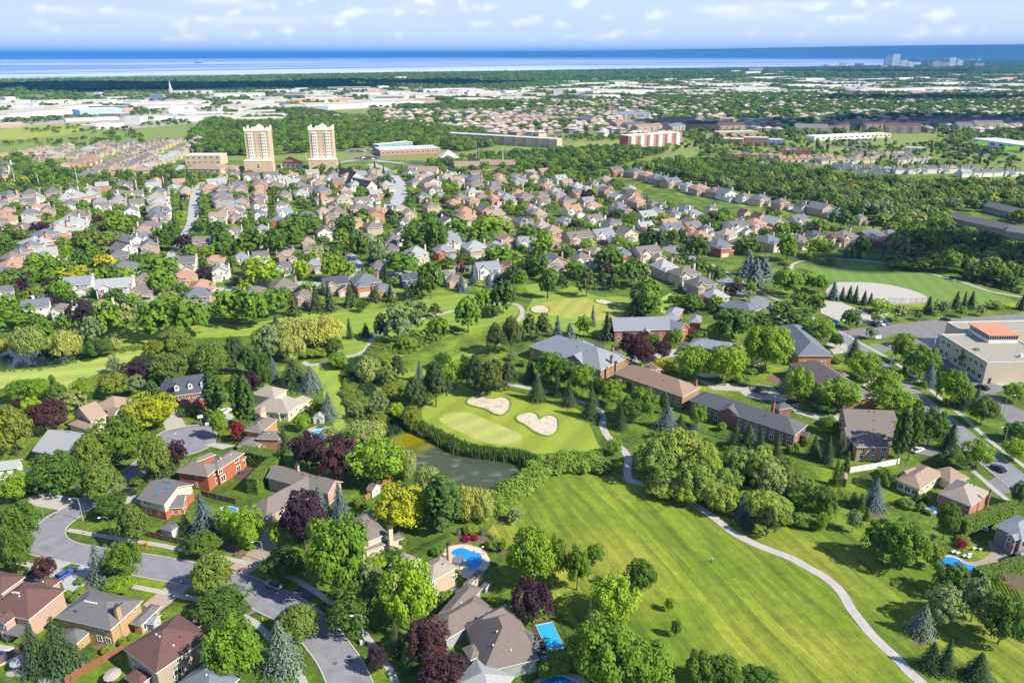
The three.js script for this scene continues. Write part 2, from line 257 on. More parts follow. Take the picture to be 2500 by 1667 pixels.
// the wide road on the far side of the townhouses
const avL = openSmooth([...pts('K', [[1240, 470], [1330, 505], [1450, 545], [1560, 600], [1660, 680], [1760, 760], [1880, 850], [2010, 905]]), ...pts('H', [[400, 190], [540, 270], [700, 330], [860, 410], [1010, 510], [1200, 630], [1380, 790], [1560, 945], [1720, 1090], [1900, 1255], [2100, 1420], [2280, 1568], [2450, 1710]])], 6);
const avR = openSmooth([...pts('K', [[1300, 440], [1480, 490], [1600, 560], [1720, 640], [1850, 735], [1960, 800], [2080, 860]]), ...pts('H', [[480, 150], [640, 215], [790, 270], [900, 312], [1040, 400], [1140, 460], [1250, 545], [1400, 680], [1560, 812], [1820, 1015], [1960, 1130], [2120, 1252], [2352, 1440], [2600, 1640]])], 6);
paved('road', [...avL, ...[...avR].reverse()], 0.03, mAsphalt); structure('kerb', kerb(avL), mKerb); structure('kerb', kerb(avR), mKerb);
{ const s = openSmooth([...pts('K', [[1640, 590], [1800, 670], [2020, 800], [2180, 880]]), ...pts('H', [[900, 318], [1040, 395], [1300, 540], [1450, 640], [1600, 760], [1800, 920], [1950, 1050], [2120, 1200], [2352, 1370], [2600, 1560]])], 6); structure('pavement', ribbon(s, 1.7, 0.06), mConc); blockLine(s, 1.3);
  const s2 = openSmooth(pts('H', [[1870, 1330], [2000, 1440], [2140, 1560], [2300, 1690]]), 6); structure('pavement', ribbon(s2, 1.6, 0.06), mConc); }
// school grounds
paved('parking_lot', pts('H', [[930, 325], [1060, 320], [1200, 305], [1330, 290], [1700, 250], [2360, 205], [2600, 190], [2600, 290], [1760, 290], [1740, 400], [1550, 390], [1480, 360], [1350, 355], [1300, 395], [1080, 385], [1020, 390]]), 0.03, mAsphaltMid);
paved('parking_lot', pts('H', [[1540, 400], [1700, 390], [1760, 430], [2200, 740], [2352, 760], [2352, 860], [2180, 800], [2120, 820], [2230, 900], [2400, 960], [2400, 1060], [2230, 1040], [2150, 930], [2010, 770], [1830, 640], [1690, 590], [1640, 500], [1540, 440], [1380, 460], [1240, 520], [1130, 455], [1380, 440]]), 0.034, mAsphaltMid);
paved('pavement', pts('H', [[1560, 395], [1700, 385], [1790, 400], [2210, 720], [2352, 750], [2352, 830], [2220, 770], [2120, 740], [1760, 560], [1690, 500], [1600, 440]]), 0.05, mConc);
paved('parking_lot', pts('L', [[830, 890], [960, 905], [1080, 955], [1190, 1000], [1330, 985], [1270, 1030], [1200, 1052], [1090, 1065], [950, 1050], [800, 985], [790, 930]]), 0.03, mGravel);
paved('ball_diamond', closedSmooth(pts('L', [[920, 752], [1060, 748], [1200, 754], [1330, 770], [1460, 800], [1560, 832], [1612, 862], [1612, 895], [1560, 915], [1300, 915], [1180, 900], [1000, 880], [850, 850]]), 4), 0.03, mGravel);
{ const s = openSmooth(pts('L', [[565, 655], [590, 610], [650, 590], [780, 576], [900, 574], [1050, 578], [1290, 605], [1500, 645], [1700, 700], [1900, 755], [2100, 820], [2330, 862], [2480, 890]]), 6); structure('path', ribbon(s, 2.2, 0.05), mPath); blockLine(s, 2); }
// streets of the neighbourhood beyond
for (const [z, w, l] of [['M', 8, [[1240, 1500], [1310, 1400], [1400, 1270], [1465, 1150], [1482, 1000], [1505, 885], [1560, 830]]], ['I', 8, [[300, 720], [640, 705], [1000, 668], [1200, 650], [1500, 600], [1900, 570], [2230, 540], [2450, 545]]], ['J', 8, [[300, 262], [560, 285], [740, 300], [830, 380], [870, 470], [600, 550]]], ['J', 8, [[870, 440], [1010, 455], [1300, 460], [1560, 445], [1760, 415], [2000, 395], [2352, 345]]], ['N', 12, [[960, 690], [1060, 735], [1140, 800], [1185, 870], [1175, 940], [1110, 1030]]], ['N', 8, [[1900, 1000], [1940, 1060], [2000, 1120]]], ['K', 8, [[560, 500], [800, 500], [1100, 490], [1330, 480]]], ['K', 8, [[1900, 390], [2100, 380], [2352, 385]]], ['M', 7, [[1700, 1200], [1900, 1150], [2060, 1100]]], ['M', 8, [[480, 600], [760, 690], [1050, 760]]], ['M', 7, [[0, 880], [300, 870], [620, 885], [700, 880]]], ['M', 7, [[1250, 800], [1330, 760], [1400, 690]]], ['N', 8, [[640, 690], [880, 660], [1300, 690], [1900, 680]]]]) { const s = openSmooth(pts(z, l), 6); structure('road', ribbon(s, w, 0.03), mConcBlue); blockLine(s, w * 0.5); }

// pale yards of the industrial belt and the open fields
for (const l of [[[-80, 292], [60, 262], [200, 240], [420, 228], [640, 222], [760, 232], [700, 262], [640, 282], [560, 292], [420, 306], [230, 318], [60, 312], [-80, 316]], [[640, 222], [900, 215], [1250, 212], [1500, 205], [1800, 196], [2200, 190], [2560, 186], [2560, 222], [2200, 228], [1900, 232], [1650, 236], [1400, 248], [1200, 256], [950, 262], [760, 272], [700, 262]]]) structure('industrial_yard', sheet(closedSmooth(polyG(l), 4), 0.01), mat(0.36, 0.335, 0.30, { map: texSand }));
for (const [l, c] of [[[[0, 340], [0, 318], [80, 306], [200, 300], [245, 305], [225, 322], [130, 332], [60, 340]], [0.33, 0.36, 0.06]], [[[0, 375], [80, 345], [240, 325], [470, 302], [495, 310], [470, 345], [330, 350], [200, 352], [60, 372]], [0.20, 0.28, 0.045]], [[[1380, 355], [1500, 340], [1620, 350], [1720, 345], [1750, 360], [1600, 372], [1450, 376]], [0.26, 0.30, 0.06]], [[[700, 262], [760, 245], [860, 242], [840, 268], [720, 275]], [0.40, 0.38, 0.14]], [[[2020, 282], [2200, 276], [2330, 272], [2320, 280], [2180, 286]], [0.10, 0.24, 0.05]], [[[100, 450], [200, 432], [270, 438], [180, 462]], [0.26, 0.34, 0.05]], [[[870, 425], [1100, 405], [1260, 398], [1250, 410], [1000, 428]], [0.30, 0.38, 0.08]]]) structure('field', sheet(closedSmooth(polyG(l), 4), 0.03), mat(...c, { map: texGrass, rough: 1 }));

// ---------- golf course ----------
const pathMain = openSmooth([...pts('F', [[1700, 250], [1970, 270], [2130, 300], [2352, 345]]), ...pts('G', [[430, 805], [640, 870], [790, 915], [832, 950], [850, 1000], [850, 1060], [880, 1130], [930, 1190], [1010, 1250], [1048, 1320], [1042, 1400], [1060, 1480]]), ...pts('C', [[1150, 45], [1330, 105], [1420, 145], [1560, 210], [1700, 300]]), ...pts('D', [[130, 420], [280, 500], [430, 560], [560, 610], [700, 685], [850, 775], [960, 880], [1030, 1000], [1100, 1090], [1180, 1190], [1280, 1290], [1400, 1400], [1480, 1490], [1570, 1570], [1680, 1680]])], 8);
structure('path', ribbon(pathMain, 2.4, 0.07), mPath); blockLine(pathMain, 2.2);
{ const s = openSmooth(pts('J', [[440, 1140], [490, 1165], [640, 1140], [760, 1105], [850, 1085], [910, 1050], [960, 990], [985, 930], [1100, 865], [1240, 835], [1360, 808], [1500, 770], [1610, 745], [1870, 692], [1960, 690], [2070, 700], [2110, 730], [2110, 790], [2080, 830]]), 6); structure('path', ribbon(s, 2.3, 0.07), mPath); blockLine(s, 2); }
// mown grass: a tile with the mower's stripes
function mownTex(stripe, con, dry) { return dataTex(512, 48, (u, v) => { const s = Math.sin(u * Math.PI * 2 * stripe + tnoise(u, v, 1.2, 3) * 0.5); const a = tnoise(u, v, 2, 2), b = tnoise(u, v, 9, 5); const k = 0.80 + con * clamp(s * 1.6, -1, 1) + b * 0.12 + grain(0.16); const y = clamp(dry + a * 0.35); return [k * lerp(0.80, 1.08, y), k, k * lerp(0.55, 0.9, y)]; }); }
const texMow = mownTex(6, 0.05, 0.35), texMow2 = mownTex(4, 0.08, 0.5);
function turned(t, a) { const c = t.clone(); c.rotation = a; c.needsUpdate = true; return c; }
const dirA = at('C', 2050, 1450).sub(at('C', 900, 200)), angA = Math.atan2(dirA.x, dirA.z);
{ // the wide fairway in front, with the mower's lanes, pale clippings and worn patches
  const X0 = -40, X1 = 130, Z0 = -85, Z1 = -230, n = 1536, d = new Uint8Array(n * n * 4), r = rng(9), cs = Math.cos(angA), sn = Math.sin(angA);
  for (let j = 0; j < n; j++) for (let i = 0; i < n; i++) {
    const x = lerp(X0, X1, i / n), z = lerp(Z0, Z1, j / n), w = fbm(x * 0.02, z * 0.02, 3, 3) * 3, across = x * cs - z * sn + w, along = x * sn + z * cs;
    const lane = Math.floor(across / 2.6), lh = Math.sin(lane * 91.7) * 4375.5, lr = lh - Math.floor(lh), edge = Math.abs(across / 2.6 - lane - 0.5);
    const a = fbm(x * 0.035, z * 0.035, 1, 4), b = fbm(across * 0.5, along * 0.06, 5, 3), c = fbm(x * 0.4, z * 0.4, 9, 3);
    let k = 0.84 + (lr - 0.5) * 0.10 + (lane % 2 ? 0.03 : -0.03) + b * 0.17 + c * 0.16 + (r() - 0.5) * 0.24; if (edge > 0.46) k += 0.07;
    let dry = clamp(0.40 + a * 1.15 + b * 0.32 + (lr - 0.5) * 0.16);
    const clip = edge > 0.45 && lr > 0.45 && r() < 0.10 ? 0.30 : 0;
    const o = (j * n + i) * 4; d[o] = clamp(lerp(0.50, 0.76, dry) * k + clip) * 255; d[o + 1] = clamp(lerp(0.62, 0.745, dry) * k + clip) * 255; d[o + 2] = clamp(lerp(0.09, 0.27, dry) * k + clip * 0.7) * 255; d[o + 3] = 255;
  }
  const t = new THREE.DataTexture(d, n, n, THREE.RGBAFormat); t.magFilter = THREE.LinearFilter; t.colorSpace = THREE.SRGBColorSpace; t.needsUpdate = true;
  const left = pts('C', [[-40, 420], [40, 320], [130, 250], [240, 150], [340, 90], [420, 10]]), topE = [[1318, 1168], [1350, 1160], [1420, 1156], [1500, 1158], [1523, 1164]].map(([x, y]) => ground(x, y));
  const i0 = pathMain.findIndex((q) => q.distanceTo(at('C', 1150, 45)) < 3), right = pathMain.slice(Math.max(i0, 0)).map((q) => q.clone().add(V3(-1.3, 0, 0)));
  const list = [...left, ...topE, ...right, ...pts('C', [[2100, 1700], [1300, 1700], [900, 1620], [690, 1330], [640, 1150], [500, 1010], [460, 880], [440, 760], [300, 620], [100, 500]])];
  const g = sheet(list, 0.02), p = g.attributes.position, uv = []; for (let i = 0; i < p.count; i++) uv.push((p.getX(i) - X0) / (X1 - X0), (p.getZ(i) - Z0) / (Z1 - Z0)); g.setAttribute('uv', new THREE.Float32BufferAttribute(uv, 2));
  structure('fairway', g, new THREE.MeshStandardMaterial({ map: t, color: new THREE.Color().setRGB(0.70, 0.72, 0.70), roughness: 1 })); noTree.push(list);
  // the strip between the path and the gardens
  const strip = [...pathMain.slice(Math.max(i0, 0)).map((q) => q.clone().add(V3(1.3, 0, 0))), ...pts('D', [[2000, 1700], [2600, 1700], [2600, 1350], [2300, 1250], [2050, 1100], [1680, 900], [1690, 720], [1600, 660], [1400, 650], [1180, 420], [1000, 320], [900, 250], [560, 330], [300, 290]])];
  const g2 = sheet(strip, 0.021), p2 = g2.attributes.position, uv2 = []; for (let i = 0; i < p2.count; i++) uv2.push((p2.getX(i) - X0 - 45) / (X1 - X0), (p2.getZ(i) - Z0) / (Z1 - Z0)); g2.setAttribute('uv', new THREE.Float32BufferAttribute(uv2, 2));
  const t2 = t.clone(); t2.wrapS = t2.wrapT = THREE.RepeatWrapping; t2.needsUpdate = true;
  structure('fairway', g2, new THREE.MeshStandardMaterial({ map: t2, color: new THREE.Color().setRGB(0.60, 0.64, 0.60), roughness: 1 })); noTree.push(strip);
}
const mMow = (t, a, r = 0.275, g = 0.325, b = 0.036) => new THREE.MeshStandardMaterial({ map: turned(t, a), color: new THREE.Color().setRGB(r, g, b), roughness: 1 });
// green with its surrounds
paved('green', closedSmooth(pts('F', [[1340, 480], [1420, 400], [1560, 330], [1650, 290], [1780, 330], [1980, 320], [2200, 370], [2420, 420], [2560, 480], [2640, 600], [2690, 720], [2740, 800], [2700, 850], [2500, 870], [2200, 870], [2050, 830], [1850, 800], [1640, 770], [1480, 690], [1370, 600]]), 5), 0.02, mMow(texMow2, 0.5));
structure('green', sheet(closedSmooth(pts('F', [[1480, 540], [1560, 495], [1700, 492], [1850, 550], [2030, 625], [2115, 680], [2095, 722], [1980, 738], [1800, 712], [1650, 645], [1540, 595]]), 6), 0.045), mMow(texMow, 0.9, 0.43, 0.42, 0.16));
paved('fairway', closedSmooth(pts('J', [[700, 1000], [720, 880], [620, 790], [760, 740], [930, 740], [1100, 720], [1290, 660], [1480, 630], [1680, 620], [1900, 660], [2080, 700], [2050, 800], [1900, 850], [1700, 910], [1500, 960], [1350, 1030], [1250, 1080], [1150, 1120], [1200, 1190], [1320, 1220], [1450, 1180], [1600, 1090], [1750, 1030], [1900, 990], [2040, 860], [2120, 800], [2160, 720], [2200, 640], [2140, 560], [2260, 540], [2352, 600], [2500, 560], [2700, 640], [2900, 640], [3050, 700], [3050, 820], [2900, 900], [2700, 930], [2500, 920], [2300, 880], [2100, 850], [1980, 1000], [1750, 1080], [1550, 1190], [1300, 1290], [1080, 1200], [960, 1130], [860, 1110], [720, 1090]]), 3), 0.022, mMow(texMow, 1.1, 0.25, 0.33, 0.045));
structure('green', sheet(closedSmooth(pts('K', [[290, 960], [480, 890], [620, 870], [760, 880], [880, 930], [1000, 950], [1020, 1000], [900, 1040], [700, 1040], [560, 1020], [420, 1000]]), 5), 0.05), mMow(texMow, 0.4, 0.40, 0.38, 0.10));
paved('fairway', closedSmooth(pts('E', [[-300, 280], [0, 180], [250, 160], [420, 145], [600, 95], [800, 50], [1000, 20], [1180, 10], [1220, 60], [1190, 150], [900, 200], [700, 210], [560, 310], [400, 270], [250, 250], [0, 310], [-300, 360]]), 4), 0.02, mMow(texMow2, 1.35, 0.37, 0.42, 0.11));
paved('fairway', closedSmooth(pts('I', [[800, 940], [1000, 880], [1300, 900], [1550, 850], [1900, 850], [2200, 790], [2400, 760], [2480, 850], [2200, 900], [2000, 930], [1700, 950], [1450, 960], [1150, 990], [950, 1020], [850, 990]]), 4), 0.021, mMow(texMow, 1.2, 0.30, 0.36, 0.05));
paved('fairway', closedSmooth(pts('F', [[470, 120], [620, 130], [700, 160], [750, 240], [760, 300], [735, 360], [770, 440], [790, 530], [760, 600], [700, 640], [660, 560], [600, 400], [570, 260], [520, 170]]), 4), 0.02, mMow(texMow, 0.3, 0.30, 0.36, 0.06));
paved('playing_field', closedSmooth(pts('L', [[580, 660], [610, 615], [780, 590], [1050, 590], [1290, 620], [1500, 660], [1700, 715], [1900, 770], [2100, 835], [2250, 880], [2100, 940], [1700, 950], [1640, 880], [1560, 830], [1330, 768], [1060, 745], [900, 740], [820, 740], [760, 680], [640, 640]]), 4), 0.02, mMow(texMow, 0.2, 0.16, 0.25, 0.05));
const texBunker = dataTex(256, 26, (u, v) => { const w = sstep(0.18, 0.34, tnoise(u, v, 2.6, 13)) * sstep(-0.3, 0.2, grain(1.2)); const k = 0.92 + tnoise(u, v, 5, 7) * 0.12 + grain(0.16); return [lerp(k, 0.50, w), lerp(k, 0.56, w), lerp(k, 0.16, w)]; });
const mSand = mat(0.54, 0.46, 0.37, { map: texBunker });
for (const [z, l] of [['F', [[1690, 410], [1720, 382], [1800, 365], [1860, 382], [1905, 383], [1960, 372], [2018, 395], [2032, 430], [2012, 480], [1960, 515], [1900, 505], [1840, 470], [1760, 450], [1700, 430]]], ['G', [[188, 1000], [220, 975], [300, 962], [350, 975], [372, 1012], [400, 990], [450, 984], [500, 1000], [516, 1060], [503, 1110], [450, 1142], [400, 1140], [330, 1112], [260, 1062], [200, 1030]]], ['K', [[300, 950], [340, 930], [400, 925], [440, 945], [430, 985], [370, 990], [320, 980]]], ['K', [[790, 890], [850, 880], [930, 900], [970, 918], [900, 925], [820, 910]]]])
  { const l2 = closedSmooth(pts(z, l), 6); structure('sand_bunker', sheet(l2, 0.07), mSand); noTree.push(l2); structure('bunker_lip', kerb([...l2, l2[0], l2[1]], 0.7, 0.28), mat(0.20, 0.27, 0.03, { map: texGrass })); }
// ponds
const pondList = closedSmooth(pts('F', [[1110, 700], [1200, 662], [1280, 632], [1340, 662], [1400, 692], [1470, 722], [1560, 762], [1640, 800], [1800, 830], [1900, 842], [2000, 852], [2100, 868], [2172, 900], [2180, 935], [2140, 1000], [2090, 1050], [2030, 1092], [1900, 1088], [1750, 1062], [1620, 1050], [1520, 1012], [1400, 965], [1300, 965], [1245, 900], [1180, 785]]), 4);
{ const a = at('F', 1300, 640), tex = dataTex(512, 1, (u, v) => [0.2, 0.2, 0.2], true); const g = sheet(pondList, 0.06);
  const box = new THREE.Box3().setFromPoints(pondList), w = box.max.x - box.min.x, h = box.max.z - box.min.z, n = 512, d = new Uint8Array(n * n * 4), r = rng(3), p0 = at('F', 1200, 640);
  for (let j = 0; j < n; j++) for (let i = 0; i < n; i++) { const x = box.min.x + w * i / n, z = box.min.z + h * j / n; const s = fbm(x * 0.16, z * 0.34, 2, 5), st = sstep(0.06, 0.34, s) * 0.8; const dd = Math.hypot(x - p0.x, (z - p0.z)); const al = sstep(20, 9, dd + 8 * fbm(x * 0.2, z * 0.2, 6, 3)), k = 0.9 + (r() - 0.5) * 0.2; const o = (j * n + i) * 4;
    let c = [0.315, 0.35, 0.265].map((q, m) => lerp(q, [0.56, 0.57, 0.55][m], st * 0.75)); c = c.map((q, m) => lerp(q, [0.58, 0.55, 0.05][m], al)); d[o] = c[0] * k * 255; d[o + 1] = c[1] * k * 255; d[o + 2] = c[2] * k * 255; d[o + 3] = 255; }
  const t = new THREE.DataTexture(d, n, n, THREE.RGBAFormat); t.magFilter = THREE.LinearFilter; t.colorSpace = THREE.SRGBColorSpace; t.needsUpdate = true;
  const p = g.attributes.position, uv = []; for (let i = 0; i < p.count; i++) uv.push((p.getX(i) - box.min.x) / w, (p.getZ(i) - box.min.z) / h); g.setAttribute('uv', new THREE.Float32BufferAttribute(uv, 2));
  structure('pond_water', g, new THREE.MeshPhysicalMaterial({ map: t, roughness: 0.3, specularIntensity: 0.5, color: new THREE.Color().setRGB(0.8, 0.8, 0.75) })); noTree.push(pondList); }
{ const l = closedSmooth(pts('I', [[-200, 1070], [0, 1075], [50, 1042], [120, 1052], [200, 1082], [300, 1072], [420, 1085], [580, 1087], [560, 1120], [480, 1150], [350, 1172], [150, 1190], [0, 1200], [-200, 1210]]), 5); structure('pond_water', sheet(l, 0.06), mat(0.012, 0.022, 0.025, { rough: 0.06 })); noTree.push(l); }

// ---------- trees ----------
class Leaves {
  constructor() { this.p = []; this.c = []; this.i = []; }
  // a leaf clump: a slightly folded four-cornered face
  leaf(x, y, z, nx, ny, nz, s, r, tint, long = 1, squash = 1, hang = false) {
    let tx = -nz, tz = nx, ty = 0, l = Math.hypot(tx, tz); if (l < 1e-3) { tx = 1; tz = 0; l = 1; } tx /= l; tz /= l;
    const bx = ny * tz - nz * ty, by = nz * tx - nx * tz, bz = nx * ty - ny * tx, a = r() * Math.PI, ca = hang ? 1 : Math.cos(a), sa = hang ? 0 : Math.sin(a);
    const ux = tx * ca + bx * sa, uy = ty * ca + by * sa, uz = tz * ca + bz * sa, vx = -tx * sa + bx * ca, vy = -ty * sa + by * ca, vz = -tz * sa + bz * ca;
    const w = s * (0.7 + r() * 0.6), h = s * (0.7 + r() * 0.6) * long, k = this.p.length / 3;
    for (const [e, f, b] of [[-1, 0, 0], [0, -1, 0.25], [1, 0, 0], [0, 1, 0.25]]) { this.p.push(x + ux * e * w + vx * f * h - nx * b * s, y + (uy * e * w + vy * f * h - ny * b * s) * squash, z + uz * e * w + vz * f * h - nz * b * s); const q = tint * (0.93 + r() * 0.14); this.c.push(q, q, q); }
    this.i.push(k, k + 1, k + 2, k, k + 2, k + 3);
  }
  strip(list, w, dx, dz, tint) { const k = this.p.length / 3; list.forEach(([x, y, z], n) => { const f = w * (1 - 0.6 * n / list.length); this.p.push(x - dx * f, y, z - dz * f, x + dx * f, y, z + dz * f); this.c.push(tint, tint, tint, tint, tint, tint); if (n) { const m = k + n * 2; this.i.push(m - 2, m - 1, m, m - 1, m + 1, m); } }); }
  mesh(g, tint) { const k = this.p.length / 3, p = g.attributes.position; for (let i = 0; i < p.count; i++) { this.p.push(p.getX(i), p.getY(i), p.getZ(i)); this.c.push(tint, tint, tint); } const ix = g.index; if (ix) for (let i = 0; i < ix.count; i++) this.i.push(k + ix.getX(i)); else for (let i = 0; i < p.count; i++) this.i.push(k + i); }
  geo() { const g = new THREE.BufferGeometry(); g.setAttribute('position', new THREE.Float32BufferAttribute(this.p, 3)); g.setAttribute('color', new THREE.Float32BufferAttribute(this.c, 3)); g.setIndex(this.i); g.computeVertexNormals(); return g; }
}
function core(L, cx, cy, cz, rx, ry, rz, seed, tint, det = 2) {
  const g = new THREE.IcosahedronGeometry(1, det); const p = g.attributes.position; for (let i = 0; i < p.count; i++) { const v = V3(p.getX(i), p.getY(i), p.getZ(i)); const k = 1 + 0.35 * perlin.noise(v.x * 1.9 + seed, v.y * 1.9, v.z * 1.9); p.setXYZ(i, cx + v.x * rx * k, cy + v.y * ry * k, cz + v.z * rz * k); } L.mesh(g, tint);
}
// a broad crown of leafy lobes in a box 1 wide and 1 high; outline(t) scales the radius by height
function broad(seed, o) {
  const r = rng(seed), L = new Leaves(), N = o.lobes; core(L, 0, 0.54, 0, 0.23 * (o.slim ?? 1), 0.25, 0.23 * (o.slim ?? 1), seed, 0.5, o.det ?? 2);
  for (let i = 0; i < N; i++) {
    const t = (i + 0.5) / N, up = 1 - 2 * t * (o.skirt ?? 0.86), ang = i * 2.39996 + r() * 0.9, rad = Math.sqrt(Math.max(0, 1 - up * up));
    const fill = (o.fill ?? 0.70) + (r() - 0.5) * (o.rag ?? 0.34), h = 0.54 + up * 0.44 * fill, wd = (o.outline ? o.outline(h) : 1) * fill * (o.slim ?? 1);
    const x = Math.cos(ang) * rad * 0.5 * wd, z = Math.sin(ang) * rad * 0.5 * wd, y = h, lr = o.lr * (0.7 + r() * 0.65), tint0 = 0.88 + r() * 0.24;
    for (let k = 0; k < o.leaves; k++) {
      const a = r() * 6.283, u = r() * 2 - 1, q = Math.sqrt(1 - u * u); let nx = Math.cos(a) * q, ny = u, nz = Math.sin(a) * q;
      const od = nx * x + ny * (y - 0.45) + nz * z; if (od < -0.06) { nx = -nx; ny = -ny; nz = -nz; }
      if (ny < -0.5) ny *= -0.6;
      const rr2 = lr * (0.72 + r() * 0.45), j = o.jit ?? 0.75;
      L.leaf(x + nx * rr2, y + ny * rr2 * 0.85 * (o.squash ?? 1) - (o.droop ?? 0) * r() * lr, z + nz * rr2, nx + (r() - 0.5) * j, ny + 0.25 + (r() - 0.5) * j, nz + (r() - 0.5) * j, o.leaf, r, tint0 * (0.80 + r() * 0.40), o.long, o.squash, o.hang);
    }
  }
  return L.geo();
}
function conifer(seed, o) {
  const r = rng(seed), L = new Leaves();
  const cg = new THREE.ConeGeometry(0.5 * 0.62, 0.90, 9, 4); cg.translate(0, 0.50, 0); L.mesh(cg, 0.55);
  for (let t = 0; t < o.tiers; t++) {
    const f = t / o.tiers, y = 0.05 + 0.93 * Math.pow(f, 0.95), R = 0.66 * Math.pow(1 - f, o.taper ?? 0.85) * (0.86 + 0.28 * r()) + 0.014, n = Math.round(lerp(o.n0, 5, f));
    for (let b = 0; b < n; b++) {
      const a = (b + r() * 0.8 + (t % 2) * 0.5) / n * 6.283, len = R * (0.72 + 0.42 * r()), dx = Math.cos(a), dz = Math.sin(a), tint0 = 0.82 + r() * 0.34, m = o.tufts;
      for (let k = 0; k < m; k++) { const q = 0.42 + 0.58 * (k + r()) / m, s = len * q, sag = -o.sag * q * q * R + (r() - 0.5) * 0.012, side = (r() - 0.5) * len * 0.34 * q;
        L.leaf(dx * s - dz * side, y + sag, dz * s + dx * side, dx * 0.55 + (r() - 0.5) * 0.7, 0.8 + (r() - 0.5) * 0.5, dz * 0.55 + (r() - 0.5) * 0.7, o.leaf * (1.15 - 0.5 * f), r, tint0 * (0.85 + r() * 0.3), 0.8); }
    }
  }
  return L.geo();
}
function willow(seed, N) {
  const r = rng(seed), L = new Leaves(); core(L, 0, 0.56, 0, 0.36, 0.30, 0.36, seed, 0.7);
  for (let i = 0; i < N; i++) {
    const up = 1 - 1.25 * (i + 0.5) / N, a = i * 2.39996 + r(), rad = Math.sqrt(Math.max(0.02, 1 - up * up)), f = 0.80 + r() * 0.20, lump = 1 + 0.18 * perlin.noise(Math.cos(a) * 2.2 + seed, up * 2.5, Math.sin(a) * 2.2);
    const x = Math.cos(a) * rad * 0.42 * f * lump, z = Math.sin(a) * rad * 0.42 * f * lump, y = 0.56 + up * 0.40 * lump, len = 0.12 + r() * 0.26, list = [], tint = 0.84 + r() * 0.32;
    for (let k = 0; k <= 3; k++) { const q = k / 3; list.push([x * (1 + 0.22 * Math.sin(q * 1.6)) + (r() - 0.5) * 0.012, Math.max(0.03, y + 0.03 * Math.sin(q * 2) - len * q * q), z * (1 + 0.22 * Math.sin(q * 1.6)) + (r() - 0.5) * 0.012]); }
    const t = a + 1.57 + (r() - 0.5) * 1.4; L.strip(list, 0.020 + r() * 0.012, Math.cos(t), Math.sin(t), tint);
    for (let k = 0; k < 3; k++) { const q = list[1 + (k % 3)]; L.leaf(q[0], q[1], q[2], Math.cos(a) + (r() - 0.5), 0.4, Math.sin(a) + (r() - 0.5), 0.022, r, tint, 1.6); }
  }
  return L.geo();
}
function trunkGeo(h, r0, limbs = 5, seed = 1, spread = 0.22) {
  const r = rng(seed), list = []; const c = new THREE.CylinderGeometry(r0 * 0.55, r0, h, 7); c.translate(0, h / 2, 0); list.push(c);
  const f = new THREE.CylinderGeometry(r0, r0 * 1.6, h * 0.12, 7); f.translate(0, h * 0.06, 0); list.push(f);
  for (let i = 0; i < limbs; i++) { const l = 0.26 + r() * 0.12, g = new THREE.CylinderGeometry(r0 * 0.16, r0 * 0.42, l, 5); g.translate(0, l / 2, 0); g.rotateZ(-0.35 - r() * 0.6); g.rotateY(i / limbs * 6.283 + r()); g.translate(0, h * (0.75 + r() * 0.2), 0); list.push(g); }
  return mergeGeometries(list.map((g) => g.toNonIndexed()));
}
const NEAR = { lobes: 56, leaves: 64, lr: 0.128, leaf: 0.0235, rag: 0.54 }, FAR = { lobes: 34, leaves: 13, lr: 0.13, leaf: 0.055, det: 1 };
const vase = (h) => lerp(0.72, 1.10, sstep(0.15, 0.75, h)), oval = (h) => lerp(1.08, 0.78, sstep(0.35, 1, h)), spire = (h) => lerp(1.05, 0.55, sstep(0.2, 1, h));
const crowns = {
  round: [[], []], vase: [[], []], oval: [[], []], column: [[], []], spruce: [[], []], pine: [[], []], willow: [[], []], cedar: [[], []], bush: [[], []], airy: [[], []],
};
for (let v = 0; v < 3; v++) for (const [n, B] of [[0, NEAR], [1, FAR]]) {
  crowns.round[n].push(broad(100 + v, { ...B }));
  crowns.vase[n].push(broad(200 + v, { ...B, outline: vase, fill: 0.72, rag: 0.42, jit: 0.9, leaf: B.leaf * 0.92 }));
  crowns.oval[n].push(broad(300 + v, { ...B, outline: oval, rag: 0.28 }));
  crowns.airy[n].push(broad(350 + v, { ...B, leaves: Math.round(B.leaves * 0.7), rag: 0.6, fill: 0.68, lr: B.lr * 0.85, jit: 1.1 }));
  if (v < 2) {
    crowns.column[n].push(broad(400 + v, { ...B, outline: oval, skirt: 0.97, fill: 0.80, rag: 0.26, lr: B.lr * 0.85, jit: 0.8, lobes: n ? 50 : 110, squash: 0.38, leaf: B.leaf * 1.7, leaves: n ? 12 : 34 }));
    crowns.bush[n].push(broad(500 + v, { ...B, lobes: n ? 16 : 34, fill: 0.74, skirt: 0.8, rag: 0.25, lr: B.lr * 1.2, leaf: B.leaf * 1.3 }));
    crowns.cedar[n].push(conifer(600 + v, { tiers: n ? 10 : 20, n0: n ? 9 : 14, tufts: n ? 2 : 4, sag: 0.0, taper: 0.55, leaf: n ? 0.10 : 0.060 }));
    crowns.spruce[n].push(conifer(700 + v, { tiers: n ? 11 : 24, n0: n ? 10 : 17, tufts: n ? 3 : 9, sag: 0.30, taper: 0.90, leaf: n ? 0.062 : 0.026 }));
    crowns.pine[n].push(broad(800 + v, { ...B, outline: spire, fill: 0.66, rag: 0.62, lr: B.lr * 0.78, jit: 1.2, leaf: B.leaf * 0.85, lobes: n ? 34 : 72 }));
    crowns.willow[n].push(broad(900 + v, { ...B, lobes: n ? 30 : 46, leaves: n ? 16 : 78, fill: 0.74, rag: 0.34, lr: B.lr * 1.12, leaf: B.leaf * 0.62, long: 2.6, droop: 1.0, hang: true, skirt: 0.92 }));
  }
}
const bark = mat(0.10, 0.08, 0.062), barkPale = mat(0.42, 0.40, 0.36);
